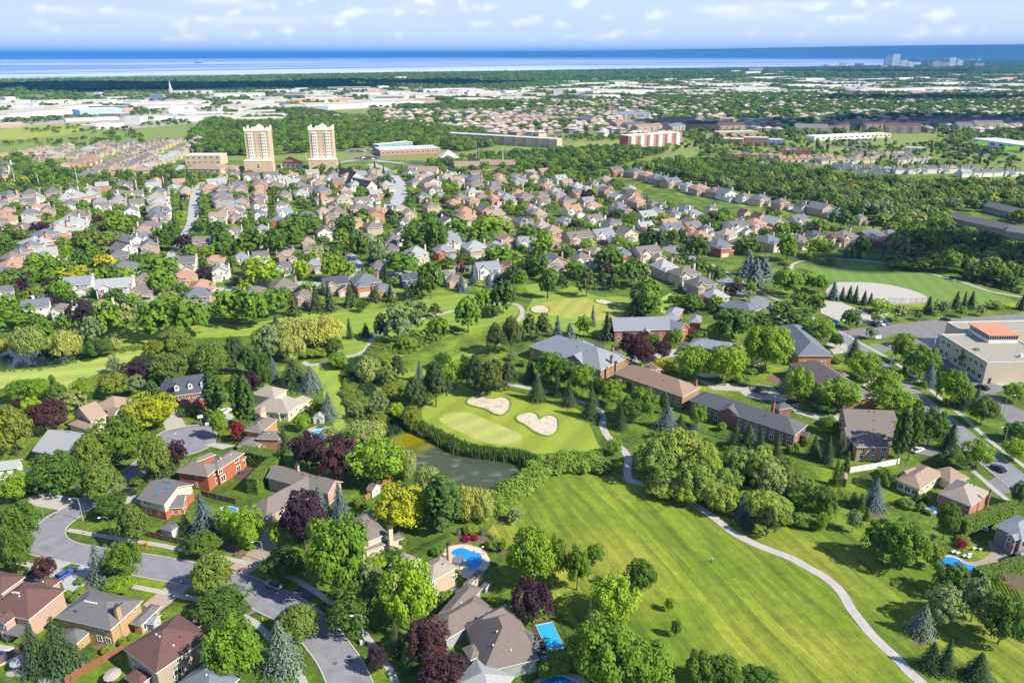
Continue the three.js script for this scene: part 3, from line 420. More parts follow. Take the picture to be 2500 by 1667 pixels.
const trunks = { tall: trunkGeo(0.52, 0.022, 6, 3), low: trunkGeo(0.3, 0.024, 6, 4), fir: trunkGeo(0.5, 0.018, 0, 5) };
const leafMat = (r, g, b) => { const m = new THREE.MeshPhysicalMaterial({ color: new THREE.Color().setRGB(r, g, b), roughness: 0.85, vertexColors: true, side: THREE.DoubleSide, transmission: 0.28, thickness: 0, specularIntensity: 0.35 }); return m; };
const tints = (r, g, b) => [leafMat(r, g, b), leafMat(r * 0.84, g * 0.90, b * 1.05), leafMat(r * 1.16, g * 1.06, b * 0.9), leafMat(r * 0.72, g * 0.80, b * 0.9)];
// kind: crown shape, trunk, colours, name, words
const KINDS = {
  M: { s: 'round', n: 'maple_tree', c: tints(0.150, 0.275, 0.014), w: 'mid green leafy maple', cat: 'tree' },
  D: { s: 'round', n: 'linden_tree', c: tints(0.088, 0.172, 0.016), w: 'dense dark green linden', cat: 'tree' },
  O: { s: 'oval', n: 'ash_tree', c: tints(0.160, 0.215, 0.026), w: 'olive green ash', cat: 'tree' },
  L: { s: 'vase', n: 'locust_tree', c: tints(0.235, 0.375, 0.018), w: 'bright light green spreading locust', cat: 'tree' },
  Y: { s: 'vase', n: 'golden_locust_tree', c: tints(0.430, 0.440, 0.012), w: 'golden yellow locust', cat: 'tree' },
  P: { s: 'round', n: 'purple_maple_tree', c: tints(0.062, 0.027, 0.034), w: 'dark purple leaved maple', cat: 'tree' },
  R: { s: 'airy', n: 'red_maple_tree', c: tints(0.330, 0.020, 0.045), w: 'small crimson Japanese maple', cat: 'tree' },
  V: { s: 'airy', n: 'silver_maple_tree', c: tints(0.235, 0.300, 0.100), w: 'pale silvery green maple', cat: 'tree' },
  W: { s: 'willow', n: 'willow_tree', c: tints(0.360, 0.400, 0.085), w: 'pale yellow-green weeping willow', cat: 'tree' },
  C: { s: 'column', n: 'columnar_oak_tree', c: tints(0.085, 0.175, 0.026), w: 'tall narrow columnar green tree', cat: 'tree' },
  S: { s: 'spruce', n: 'blue_spruce_tree', c: tints(0.150, 0.215, 0.185), w: 'silvery blue spruce', cat: 'tree' },
  N: { s: 'spruce', n: 'spruce_tree', c: tints(0.078, 0.128, 0.038), w: 'dark green Norway spruce', cat: 'tree' },
  I: { s: 'pine', n: 'pine_tree', c: tints(0.105, 0.142, 0.036), w: 'ragged dark Austrian pine', cat: 'tree' },
  H: { s: 'cedar', n: 'cedar_tree', c: tints(0.115, 0.185, 0.022), w: 'clipped pointed cedar', cat: 'tree' },
  Q: { s: 'round', n: 'poplar_tree', c: tints(0.235, 0.320, 0.045), w: 'pale yellow-green poplar', cat: 'tree' },
  B: { s: 'bush', n: 'shrub', c: tints(0.165, 0.265, 0.028), w: 'rounded green shrub', cat: 'shrub' },
};
const rt = rng(77);
let nTree = 0;
const treeRecs = [];
function plantTree(k, x, z, w, H, label, group, near = true, pick = -1) {
  const K = KINDS[k], set = crowns[K.s][near ? 0 : 1], g = new THREE.Group();
  g.position.set(x, 0, z); g.rotation.y = rt() * 6.283; g.scale.set(w * 1.12, H * 1.04, w * 1.12);
  const ci = pick >= 0 ? pick : Math.floor(rt() * K.c.length), c = new THREE.Mesh(set[Math.floor(rt() * set.length)], K.c[ci]); c.name = 'crown'; c.castShadow = c.receiveShadow = true;
  const t = new THREE.Mesh(K.s === 'spruce' || K.s === 'cedar' ? trunks.fir : K.s === 'bush' || K.s === 'willow' ? trunks.low : trunks.tall, k === 'V' && rt() < 0.3 ? barkPale : bark); t.name = K.s === 'bush' ? 'stem' : 'trunk'; t.castShadow = t.receiveShadow = true;
  // trunk keeps its girth when the crown is stretched
  const q = H * 0.55 / Math.max(w, 0.1); t.scale.set(clamp(q, 0.5, 1.6), 1, clamp(q, 0.5, 1.6));
  g.add(t, c); top(K.n, g, label, K.cat, group); nTree++; treeRecs.push({ g, K, x, z, H, where: label });
  return g;
}
// from the box that a tree fills in the photograph to a tree on the ground
function treeBox(k, z, cx, yt, yb, w) {
  const [sx, st] = ZS[z](cx, yt), [, sb] = ZS[z](cx, yb), sw = z === 'S' ? w : w * 0.318878, K = KINDS[k], cone = K.s === 'spruce' || K.s === 'cedar';
  let p = ground(sx, sb), H = 5, a = 3;
  for (let i = 0; i < 4; i++) {
    const s = project(V3(p.x, H * 0.4, p.z)), kpx = F / s[2], r = rayOf(sx, (st + sb) / 2).normalize(), sd = -r.y, cd = Math.sqrt(1 - sd * sd);
    a = sw / kpx / 2;
    if (cone) { const yb2 = sb - sw / 2 * sd; p = ground(sx, yb2); H = (yb2 - st) / kpx / cd * 1.04; }
    else { const hp = (sb - st) / kpx / 2, b = Math.sqrt(Math.max(hp * hp - (a * sd) ** 2, (0.42 * a) ** 2)) / cd; H = b / 0.45; p = ground(sx, (st + sb) / 2, H * 0.55); }
  }
  return { x: p.x, z: p.z, w: a * 2, H: Math.max(H, 0.6) };
}
// trees read from the photograph, each by the box it fills: kind, centre x, top, bottom, width
const TREES = {
  A: 'D 110 215 530 280|D 85 395 715 230|D 840 115 300 215|O 1010 190 500 205|P 340 600 765 150|S 770 500 830 165|D 935 490 755 235|L 910 750 880 205|D 1550 420 605 245|S 1580 130 505 230|S 1340 330 450 75|N 1425 275 455 120|L 1740 230 470 150|L 1905 230 525 220|L 2120 330 530 120|O 1610 590 900 290|D 1700 860 1120 400|M 1800 1075 1520 385|N 300 1110 1540 210|N 480 1070 1545 280|B 610 760 812 72|B 610 835 885 70|B 935 1220 1285 55|B 990 1200 1240 40|B 1245 1020 1075 75|B 510 860 920 55|B 560 890 950 60|B 1920 490 545 75|B 1550 1440 1560 160|B 820 1290 1330 90|L 1830 1000 1100 60|B 170 165 205 70',
  B: 'D 265 550 790 290|P 430 110 520 310|M 690 300 880 425|V 950 670 1000 205|D 790 840 1170 315|L 1250 630 1140 360|L 980 590 740 170|N 1150 1100 1390 125|N 1240 1270 1510 120|P 1380 1090 1390 295|P 1495 1330 1640 330|P 990 1285 1470 145|S 570 60 315 160|S 725 50 335 145|N 460 310 500 135|Y 1190 55 385 375|D 1120 540 675 170|M 2180 400 825 335|P 2200 780 1095 300|R 1690 440 475 70|R 1755 435 470 65|S 1630 385 450 50|S 1810 390 450 45|B 1720 350 430 105|B 1515 870 950 75|B 1570 870 935 60|S 285 1120 1560 300|O 385 965 1245 305|B 1900 470 540 110|N 1150 1090 1240 90|B 1470 530 590 90|B 1190 440 520 70|L 1980 470 560 60',
  C: 'M 490 450 780 155|M 660 530 830 170|M 800 510 640 130|D 1145 635 890 212|L 930 760 1085 320|N 745 950 1205 135|M 870 1085 1590 470|M 1180 1250 1610 400|D 1640 1330 1600 260|D 1790 1380 1640 230|D 2060 1440 1640 265|M 1365 920 1012 62|D 1415 1090 1205 66|V 180 230 340 115|Q 1300 20 150 220|Q 1480 30 190 200|Q 1650 10 200 200|V 2150 -20 120 130|Q 1830 170 260 150|Q 2090 110 330 240|B 520 1330 1480 170|B 430 1390 1520 150',
  D: 'S 190 130 335 130|N 245 250 412 110|I 400 215 432 150|D 820 60 292 172|L 810 262 400 70|V 1055 245 402 105|S 1195 0 272 162|H 1045 110 242 70|H 1100 120 262 60|H 1150 230 332 50|D 1300 330 640 260|M 1460 340 680 300|B 1660 505 680 130|D 1770 190 452 150|R 1885 470 535 92|B 1890 438 490 85|D 1805 650 900 235|V 1750 830 1115 245|V 1995 760 1085 235|D 2210 900 1260 290|S 1560 970 1250 200|N 1630 1260 1510 175|N 1740 1240 1535 150|N 1990 1340 1610 225|B 1460 160 228 105|H 1535 120 195 60|H 1580 115 185 55|D 2340 30 210 130|Q 60 60 260 220|Q 270 100 280 220|V 440 20 140 150|Q 430 120 300 260|L 640 80 200 160|V 660 30 110 120|Q 720 20 190 150|B 1570 190 250 60|B 1630 240 280 60|B 520 270 350 130|B 660 270 370 140|B 760 320 390 110|B 880 230 290 90',
  E: 'L 110 950 1160 205|D 410 800 1092 335|D 880 530 870 365|O 690 650 960 225|O 770 870 1182 270|O 1165 650 990 215|N 1240 720 1012 200|P 1350 700 900 135|Y 1130 350 612 335|P 345 400 645 262|O 80 450 805 250|P 140 385 500 90|L 230 375 520 130|M 150 245 400 180|M 280 240 400 180|O 430 260 420 120|M 620 230 400 145|V 550 330 480 180|C 395 195 330 48|O 870 180 360 225|P 1045 90 262 250|V 860 60 190 95|C 1630 160 505 145|C 1810 190 572 95|C 1878 200 582 105|R 910 510 575 110|R 1810 560 702 112|M 1665 480 682 122|C 1155 240 385 78|V 1108 250 372 58|P 1920 160 335 135|B 1040 985 1050 80|B 1430 450 500 120|B 1500 470 500 60|V 1040 210 360 120|D 640 310 420 100|N 1010 770 1010 10|B 370 620 660 60',
  F: 'S 640 340 570 150|S 500 140 352 175|S 210 60 272 85|D 110 30 300 150|N 370 90 325 240|L 430 500 625 112|M 545 390 500 120|N 240 420 512 50|N 300 610 812 122|P 460 650 925 235|P 690 680 1015 310|V 640 600 690 120|W 915 540 725 275|L 1010 690 1035 380|W 1230 770 985 135|W 1390 890 1125 180|O 1270 440 602 165|I 1290 220 462 175|I 1450 110 422 205|S 1335 90 272 85|L 1595 80 302 162|I 1760 60 330 160|I 1870 100 345 230|D 1690 60 275 140|D 1500 30 150 105|I 2010 110 305 135|N 2230 220 425 122|N 2170 80 272 92|W 1690 1050 1300 180|W 1800 1070 1310 180|Q 1900 1100 1270 140|V 1090 130 275 120|I 1160 60 235 132|L 715 50 155 120|L 1150 420 535 105|C 1500 960 1375 245|B 960 30 75 120|B 1060 50 100 140|V 1010 330 520 150|V 870 420 540 90|O 1010 480 600 140|W 930 60 250 180|O 1110 280 400 160',
  G: 'Q 1250 1170 1480 250|Q 1430 1090 1420 320|Q 1620 1200 1480 240|Q 1340 1340 1560 240|Q 1540 1330 1590 260|Q 1900 1230 1470 220|Q 2060 1240 1490 240|V 2130 1350 1580 230|Q 1790 1390 1570 210|Q 1690 1440 1610 200|N 345 660 890 122|N 500 670 855 92|N 590 700 932 112|N 300 550 735 92|N 760 765 1035 145|N 985 920 1115 112|S 1340 900 1125 175|N 1445 980 1110 100|M 460 500 725 200|D 560 570 762 165|M 700 600 820 192|D 820 690 872 112|M 930 710 905 165|M 1160 770 1010 192|D 1050 830 1035 182|M 1590 900 1062 112|C 1060 720 785 62|C 1325 800 955 52|N 1860 1050 1265 130|N 1960 1060 1290 145|N 2050 1100 1300 100|N 2180 1140 1335 92|P 1070 350 560 170|P 1150 400 595 170|P 1305 410 555 132|Y 1320 560 645 170|L 1555 460 685 250|L 1780 460 695 235|L 2120 300 612 310|D 1850 150 385 300|D 2050 190 310 190|S 505 220 402 92|S 600 270 412 112|L 710 225 372 112|S 775 140 315 60|N 880 190 425 122|I 150 230 482 155|I 290 210 405 132|I 395 200 395 140|I 30 280 500 150|I 120 590 742 130|I 30 560 770 140|M 1240 360 465 92|M 1410 320 455 102|M 1600 330 412 120|M 1720 280 392 122|N 1100 60 245 150|M 1210 20 225 180|L 1180 130 222 112|D 1540 60 165 165|L 945 1165 1282 108|V 155 505 562 82|B 250 555 606 62|B 1760 1040 1100 60|B 1950 1180 1240 90|B 2290 1220 1280 50|B 2330 1230 1280 50|S 1560 1050 1130 90|M 1915 510 620 100|B 1960 600 660 120|B 1940 690 740 120',
  H: 'M 380 300 622 285|L 90 460 722 240|D 620 170 325 235|D 500 110 252 185|L 810 250 432 185|D 920 360 465 92|D 640 40 135 122|D 760 60 192 132|D 1035 170 312 142|L 1255 95 192 162|V 1230 190 272 102|V 1400 140 255 120|N 1620 70 205 88|V 1730 100 212 102|N 1830 30 175 88|N 1890 35 175 62|N 1945 30 175 92|B 1880 150 228 78|B 2030 155 218 68|B 1550 190 252 62|B 2140 108 158 125|N 1040 390 592 140|L 1130 500 705 232|L 1290 630 865 240|L 1380 770 985 285|O 1430 380 565 150|L 1450 355 452 112|M 1580 450 682 235|S 1620 580 780 110|N 1680 620 770 90|M 1820 640 885 205|N 1880 720 955 165|S 1985 770 925 82|O 2050 840 1042 192|L 1440 610 662 36|L 1590 720 782 40|L 1755 850 902 40|V 1190 310 392 82|M 1960 470 625 172|M 1840 410 522 92|L 2290 735 872 152|D 2300 1030 1172 152|L 2300 1170 1322 162|C 1430 900 1322 112|C 1522 850 1292 102|D 1650 930 1202 222|N 1780 1030 1285 152|L 2010 1180 1372 202|D 1840 1250 1392 192|L 950 700 942 270|D 820 830 955 205|S 540 600 832 152|M 640 620 872 202|N 240 1060 1272 175|N 740 1140 1332 112|N 840 1140 1372 112|N 960 1150 1322 92|N 1030 1160 1312 92|H 905 1320 1532 50|H 940 1350 1530 40|H 990 1260 1422 50|D 1280 1390 1532 152|M 860 990 1112 122|B 45 1040 1100 60|B 560 1210 1255 40|B 610 1195 1255 45|B 690 1160 1215 60|B 680 800 845 80|B 250 620 660 120|B 210 680 740 130|B 920 525 580 100|D 700 300 420 140',
  I: 'W 200 860 1082 212|W 490 890 1087 205|W -10 960 1072 110|V 700 800 992 152|M 330 830 992 152|M 820 670 942 202|V 950 690 902 182|D 740 960 1102 182|W 860 950 1042 102|M 1200 660 952 265|M 1440 650 942 292|M 1750 590 832 252|M 1920 590 852 222|M 2080 590 772 202|N 2250 650 802 132|N 2110 780 862 66|O 1290 1080 1292 262|O 1450 1040 1222 202|O 1610 980 1242 262|O 1330 880 1092 252|O 1200 960 1120 180|I 1790 950 1202 182|C 1910 1010 1222 92|C 2000 1060 1292 122|V 2050 870 1102 202|W 2230 940 1112 182|S 2090 1100 1242 82|P 620 670 862 202|P 150 490 622 132|P 200 450 522 132|P 400 620 722 102|S 340 610 752 122|M 510 760 892 162|M 110 700 872 282|M 460 500 672 162|D 520 600 682 122|L 700 575 642 66|D 900 590 662 122|R 820 610 662 100|Y 560 410 502 212|Y 800 320 452 142|D 830 390 502 152|P 790 370 472 92|M 1200 320 502 282|M 1240 430 602 202|L 950 410 482 132|H 1040 280 342 46|D 620 280 452 152|M 300 300 432 182|M 430 330 482 162|M 520 240 332 142|O 680 120 302 222|M 900 20 152 182|V 890 140 202 92|P 300 70 162 132|D 50 190 322 112|P 1410 165 282 132|D 1220 110 262 132|D 1310 70 222 132|D 1330 170 272 132|M 1450 240 342 102|D 1690 320 392 82|D 1770 330 442 92|D 1555 335 422 62|P 1560 410 502 132|D 1940 120 302 222|D 1660 60 192 152|D 1680 130 272 132|D 1710 210 322 132|Y 1540 510 592 162|W 1290 590 682 152|D 2100 130 302 152|D 2190 50 202 182|M 1870 30 132 92|M 30 620 780 170|D 90 420 520 170|O 250 560 700 150|M 390 420 520 130|O 560 500 560 130|N 260 240 330 70|M 620 200 280 150',
  J: 'W 390 800 1010 330|W 590 780 1000 260|N 640 520 762 112|N 540 570 772 152|N 800 540 732 132|N 995 560 692 122|N 1110 540 692 102|I 1240 560 662 72|I 1310 530 662 82|D 1410 370 632 192|D 890 665 752 82|I 1340 680 792 142|I 1450 690 792 112|V 1250 660 742 82|V 1160 700 972 222|V 1300 730 902 112|I 1030 770 962 112|N 920 840 962 102|N 795 800 972 62|M 1700 640 892 192|M 1820 580 762 142|D 1970 520 752 192|D 1890 700 792 112|M 1480 790 932 150|B 1420 850 940 90|B 1240 950 1040 120|B 1330 900 960 100|B 1430 920 980 90|S 1740 400 562 82|S 1650 470 612 92|S 1860 470 582 82|S 1930 450 532 62|D 2050 400 542 122|M 1200 300 472 232|V 1010 180 402 152|D 870 140 342 162|L 420 360 502 122|M 650 330 502 152|M 770 370 502 142|M 1940 240 382 202|L 2070 350 432 152|D 330 40 262 202|D 430 0 162 262|L 2270 150 342 172|D 2310 440 632 112|D 1300 90 282 222|D 1450 60 282 180|M 730 120 232 112|D 560 180 252 132|L 520 265 352 122|M 410 290 362 92|M 700 280 372 62|D 770 10 182 152|D 940 410 502 132|D 1550 340 422 122|M 1890 20 182 300|M 1620 40 180 180|D 2150 90 240 160|L 90 340 560 220|L 200 400 550 160|D 280 560 720 140|B 700 1070 1170 120|B 480 1040 1110 100|B 560 1030 1100 120|M 150 870 1090 180|O 680 950 1080 120|V 970 1065 1100 100|B 1060 1090 1140 150|M 1760 90 200 200|D 1850 330 400 150|L 2010 300 380 200|D 2150 350 470 160',
  K: 'D 435 660 852 102|I 540 680 812 92|I 730 650 842 142|I 850 640 792 82|I 940 680 802 92|M 1190 720 942 212|N 1090 800 1032 152|D 1080 560 762 202|V 1100 600 772 202|D 900 470 652 202|L 1180 910 1012 122|D 1530 840 962 182|R 1610 850 932 62|M 1720 850 960 110|D 1580 390 582 172|C 1230 310 502 92|C 1290 350 512 62|C 1180 350 472 82|D 1390 340 462 82|D 1460 335 452 62|S 1960 500 722 152|S 2080 540 742 182|S 2010 560 802 152|M 2270 390 562 132|D 1960 400 522 172|H 2060 450 522 42|M 1600 560 692 152|D 1720 620 752 142|P 1855 750 852 132|V 1970 810 892 92|M 1990 740 852 82|M 1890 700 772 62|B 1380 850 905 60|B 1440 850 905 60|L 740 420 520 110|P 850 420 500 90|N 1270 580 700 80|M 640 580 690 150|D 360 530 700 150|D 190 560 640 120|M 60 590 760 0|N 1400 740 800 60|N 1450 750 800 50|P 1700 220 290 80|S 1660 240 330 50|P 740 40 130 110|P 640 280 360 100|S 1190 70 180 45',
  L: 'L 780 410 547 192|S 985 470 572 52|N 1030 465 567 46|N 1090 465 572 56|S 1270 490 562 42|C 1120 390 512 102|V 1400 370 542 172|M 550 640 832 212|M 700 670 792 132|M 790 690 822 132|B 860 555 602 122|B 530 580 612 72|B 720 535 567 102|S 890 740 892 102|N 960 780 892 62|N 1015 770 892 72|N 1060 770 912 62|N 1125 810 932 72|N 1175 825 932 62|M 550 390 570 130|N 2340 800 970 90|V 1240 115 260 230|V 1530 200 320 200|V 1830 100 210 130|V 2110 10 110 130|V 2280 40 140 120|Y 1510 290 350 110|O 1560 330 520 200|D 1390 540 640 220|D 1550 560 650 200|M 760 280 360 150|D 960 190 330 180|P 420 190 260 100|L 460 200 300 120|M 500 290 400 130|D 600 290 400 110|M 800 260 370 130|N 1070 230 300 40',
};
const WHERE = { A: 'beside the curved foreground street', B: 'in the gardens around the kidney-shaped pool', C: 'on the striped foreground fairway', D: 'between the winding path and the gardens', E: 'around the houses of the turning circle', F: 'around the algae-covered pond', G: 'among the brick townhouses by the bunkers', H: 'between the townhouses and the flat-roofed school', I: 'by the dark pond and the row houses behind it', J: 'along the middle fairway', K: 'around the far green and its houses', L: 'round the ball diamond' };
for (const z of Object.keys(TREES)) for (const e of TREES[z].split('|')) {
  const [k, ...n] = e.split(' '), [cx, yt, yb, w] = n.map(Number); if (w < 20) continue;
  const t = treeBox(k, z, cx, yt, yb, w), near = project(V3(t.x, 0, t.z))[2] < 330;
  plantTree(k, t.x, t.z, t.w, t.H, KINDS[k].w + ' ' + WHERE[z], KINDS[k].n.replaceAll('_', ' ') + ' group ' + WHERE[z], near);
  block(t.x, t.z, t.w * 0.36);
}

// ---------- houses ----------
const mTrim = mat(0.72, 0.70, 0.66, { rough: 0.7 }), mFrame = mat(0.78, 0.77, 0.74, { rough: 0.6 }), mGlass = mat(0.035, 0.06, 0.075, { rough: 0.08 }), mVent = mat(0.05, 0.05, 0.055), mVentPale = mat(0.6, 0.6, 0.6), mDoor = mat(0.10, 0.07, 0.05), mGarage = mat(0.62, 0.60, 0.55, { map: texSiding }), mSkyGlass = mat(0.06, 0.18, 0.30, { rough: 0.06 });
const roofMat = (r, g, b) => mat(r, g, b, { map: texShingle, rough: 0.95 });
const brickMat = (r, g, b) => mat(r, g, b, { map: texBrick, rough: 0.95 });
const sidingMat = (r, g, b) => mat(r, g, b, { map: texSiding, rough: 0.85 });
class Shell {
  constructor() { this.wall = new Tris(); this.roof = new Tris(); this.trim = new Tris(); this.base = new Tris(); }
  // walls on a rectangle and a roof over it, in the frame M (y up, front towards +z)
  mass(M, w, d, y0, h, type, pitch, o = 0.45, base = 0) {
    const v = (x, y, z) => V3(x, y, z).applyMatrix4(M), x = w / 2, z = d / 2, W = this.wall, R = this.roof, T = this.trim;
    for (const [ax, az, bx, bz] of [[-x, z, x, z], [x, z, x, -z], [x, -z, -x, -z], [-x, -z, -x, z]]) W.quad(v(ax, y0, az), v(bx, y0, bz), v(bx, h, bz), v(ax, h, az));
    if (base) { const e = 0.06; for (const [ax, az, bx, bz] of [[-x, z, x, z], [x, z, x, -z], [x, -z, -x, -z], [-x, -z, -x, z]].map((q) => q.map((t, i) => t + Math.sign(t) * e))) this.base.quad(v(ax, y0, az), v(bx, y0, bz), v(bx, base, bz), v(ax, base, az)); }
    const a = x + o, b = z + o, e = h - o * pitch + 0.12, f = 0.2;
    if (type === 'flat') { this.roof.quad(v(-x, h - 0.3, z), v(x, h - 0.3, z), v(x, h - 0.3, -z), v(-x, h - 0.3, -z)); const t = 0.3; for (const [p, q, r, s] of [[-x, z - t, x, z], [-x, -z, x, -z + t], [-x, -z + t, -x + t, z - t], [x - t, -z + t, x, z - t]]) T.box(p, h - 0.3, q, r, h + 0.12, s, M); return; }
    const rim = (list) => { for (let i = 0; i < list.length - 1; i++) { const [p, q] = [list[i], list[i + 1]]; T.quad(v(p[0], p[1] - f, p[2]), v(q[0], q[1] - f, q[2]), v(q[0], q[1] + 0.015, q[2]), v(p[0], p[1] + 0.015, p[2])); } };
    const soffit = () => T.quad(v(-a, e - f + 0.02, -b), v(a, e - f + 0.02, -b), v(a, e - f + 0.02, b), v(-a, e - f + 0.02, b));
    if (type === 'hip') {
      const alongX = a >= b, r = alongX ? a - b : b - a, y = e + Math.min(a, b) * pitch, p = alongX ? v(-r, y, 0) : v(0, y, r), q = alongX ? v(r, y, 0) : v(0, y, -r), A = v(-a, e, b), B = v(a, e, b), C = v(a, e, -b), D = v(-a, e, -b);
      if (alongX) R.quad(A, B, q, p).tri(B, C, q).quad(C, D, p, q).tri(D, A, p); else R.tri(A, B, p).quad(B, C, q, p).tri(C, D, q).quad(D, A, p, q);
      rim([[-a, e, b], [a, e, b], [a, e, -b], [-a, e, -b], [-a, e, b]]); soffit();
    } else if (type === 'gx') {
      const y = e + b * pitch, s = (b) * pitch; R.quad(v(-a, e, b), v(a, e, b), v(a, y, 0), v(-a, y, 0)).quad(v(a, e, -b), v(-a, e, -b), v(-a, y, 0), v(a, y, 0));
      const yw = h + z * pitch; W.tri(v(x, h, z), v(x, h, -z), v(x, yw, 0)).tri(v(-x, h, -z), v(-x, h, z), v(-x, yw, 0));
      rim([[-a, e, b], [a, e, b], [a, y, 0], [a, e, -b], [-a, e, -b], [-a, y, 0], [-a, e, b]]);
    } else { // ridge along z, the gable faces the front
      const y = e + a * pitch; R.quad(v(a, e, b), v(a, e, -b), v(0, y, -b), v(0, y, b)).quad(v(-a, e, -b), v(-a, e, b), v(0, y, b), v(0, y, -b));
      const yw = h + x * pitch; W.tri(v(-x, h, z), v(x, h, z), v(0, yw, z)).tri(v(x, h, -z), v(-x, h, -z), v(0, yw, -z));
      rim([[a, e, -b], [a, e, b], [0, y, b], [-a, e, b], [-a, e, -b], [0, y, -b], [a, e, -b]]);
    }
  }
  emit(g, m) { if (!this.wall.empty) part(g, 'wall', this.wall.geo(), m.wall); if (!this.base.empty) part(g, 'brick_base', this.base.geo(), m.base); if (!this.roof.empty) { const r = part(g, 'roof', this.roof.geo(), m.roof); if (!this.trim.empty) part(r, 'fascia', this.trim.geo(), m.trim ?? mTrim); return r; } }
}
const frameGeo = (() => { const T = new Tris(), b = 0.09, t = 0.07; T.box(-0.5, -0.5, 0, 0.5, -0.5 + b, t).box(-0.5, 0.5 - b, 0, 0.5, 0.5, t).box(-0.5, -0.5 + b, 0, -0.5 + b, 0.5 - b, t).box(0.5 - b, -0.5 + b, 0, 0.5, 0.5 - b, t).box(-0.03, -0.5 + b, 0, 0.03, 0.5 - b, t * 0.8); return T.geo(); })();
const paneGeo = (() => { const T = new Tris(); T.quad(V3(-0.44, -0.44, 0.025), V3(0.44, -0.44, 0.025), V3(0.44, 0.44, 0.025), V3(-0.44, 0.44, 0.025)); return T.geo(); })();
const doorGeo = (() => { const T = new Tris(); T.box(-0.5, -0.5, 0, 0.5, 0.5, 0.06); return T.geo(); })();
const panelGeo = (() => { const T = new Tris(); for (let j = 0; j < 4; j++) T.box(-0.46, -0.48 + j * 0.245, 0.06, 0.46, -0.265 + j * 0.245, 0.085); return T.geo(); })();
const boxGeo = (() => { const T = new Tris(); T.box(-0.5, 0, -0.5, 0.5, 1, 0.5); return T.geo(); })();
const chimGeo = (() => { const T = new Tris(); T.box(-0.5, 0, -0.5, 0.5, 0.94, 0.5); return T.geo(); })();
const capGeo = (() => { const T = new Tris(); T.box(-0.6, 0.94, -0.6, 0.6, 0.97, 0.6).box(-0.22, 0.97, -0.22, 0.22, 1.03, 0.22); return T.geo(); })();
function windowOn(g, x, y, z, turn, w, h, fm = mFrame) { const f = part(g, 'window', frameGeo, fm); f.position.set(x, y, z); f.rotation.y = turn; f.scale.set(w, h, 1); part(f, 'pane', paneGeo, mGlass); return f; }
function garageOn(g, x, y, z, turn, w, h, m = mGarage) { const f = part(g, 'garage_door', doorGeo, m); f.position.set(x, y, z); f.rotation.y = turn; f.scale.set(w, h, 1); part(f, 'panel', panelGeo, m); return f; }
function doorOn(g, x, y, z, turn, w = 1, h = 2.1, m = mDoor) { const f = part(g, 'door', doorGeo, m); f.position.set(x, y, z); f.rotation.y = turn; f.scale.set(w, h, 1); return f; }
function chimney(g, x, z, h, m, w = 0.9, d = 0.7, y0 = 0) { const c = part(g, 'chimney', chimGeo, m); c.position.set(x, y0, z); c.scale.set(w, h - y0, d); part(c, 'cap', capGeo, mVent); return c; }
// a frame from the left, near and right corner of the eaves in the photograph
function frameOf(z, A, B, C, h, d) {
  const a = at(z, ...A, h), b = at(z, ...B, h), X = b.clone().sub(a); X.y = 0; const w = X.length(); X.normalize(); const n = V3(-X.z, 0, X.x);
  if (C) { const c = at(z, ...C, h); d = Math.max(3, Math.abs(c.sub(b).dot(n))); }
  const p = a.clone().lerp(b, 0.5).addScaledVector(n, -d / 2); p.y = 0;
  return { p, w, d, turn: Math.atan2(-X.z, X.x) };
}
const frameM = (f) => new THREE.Matrix4().makeRotationY(f.turn).setPosition(f.p);
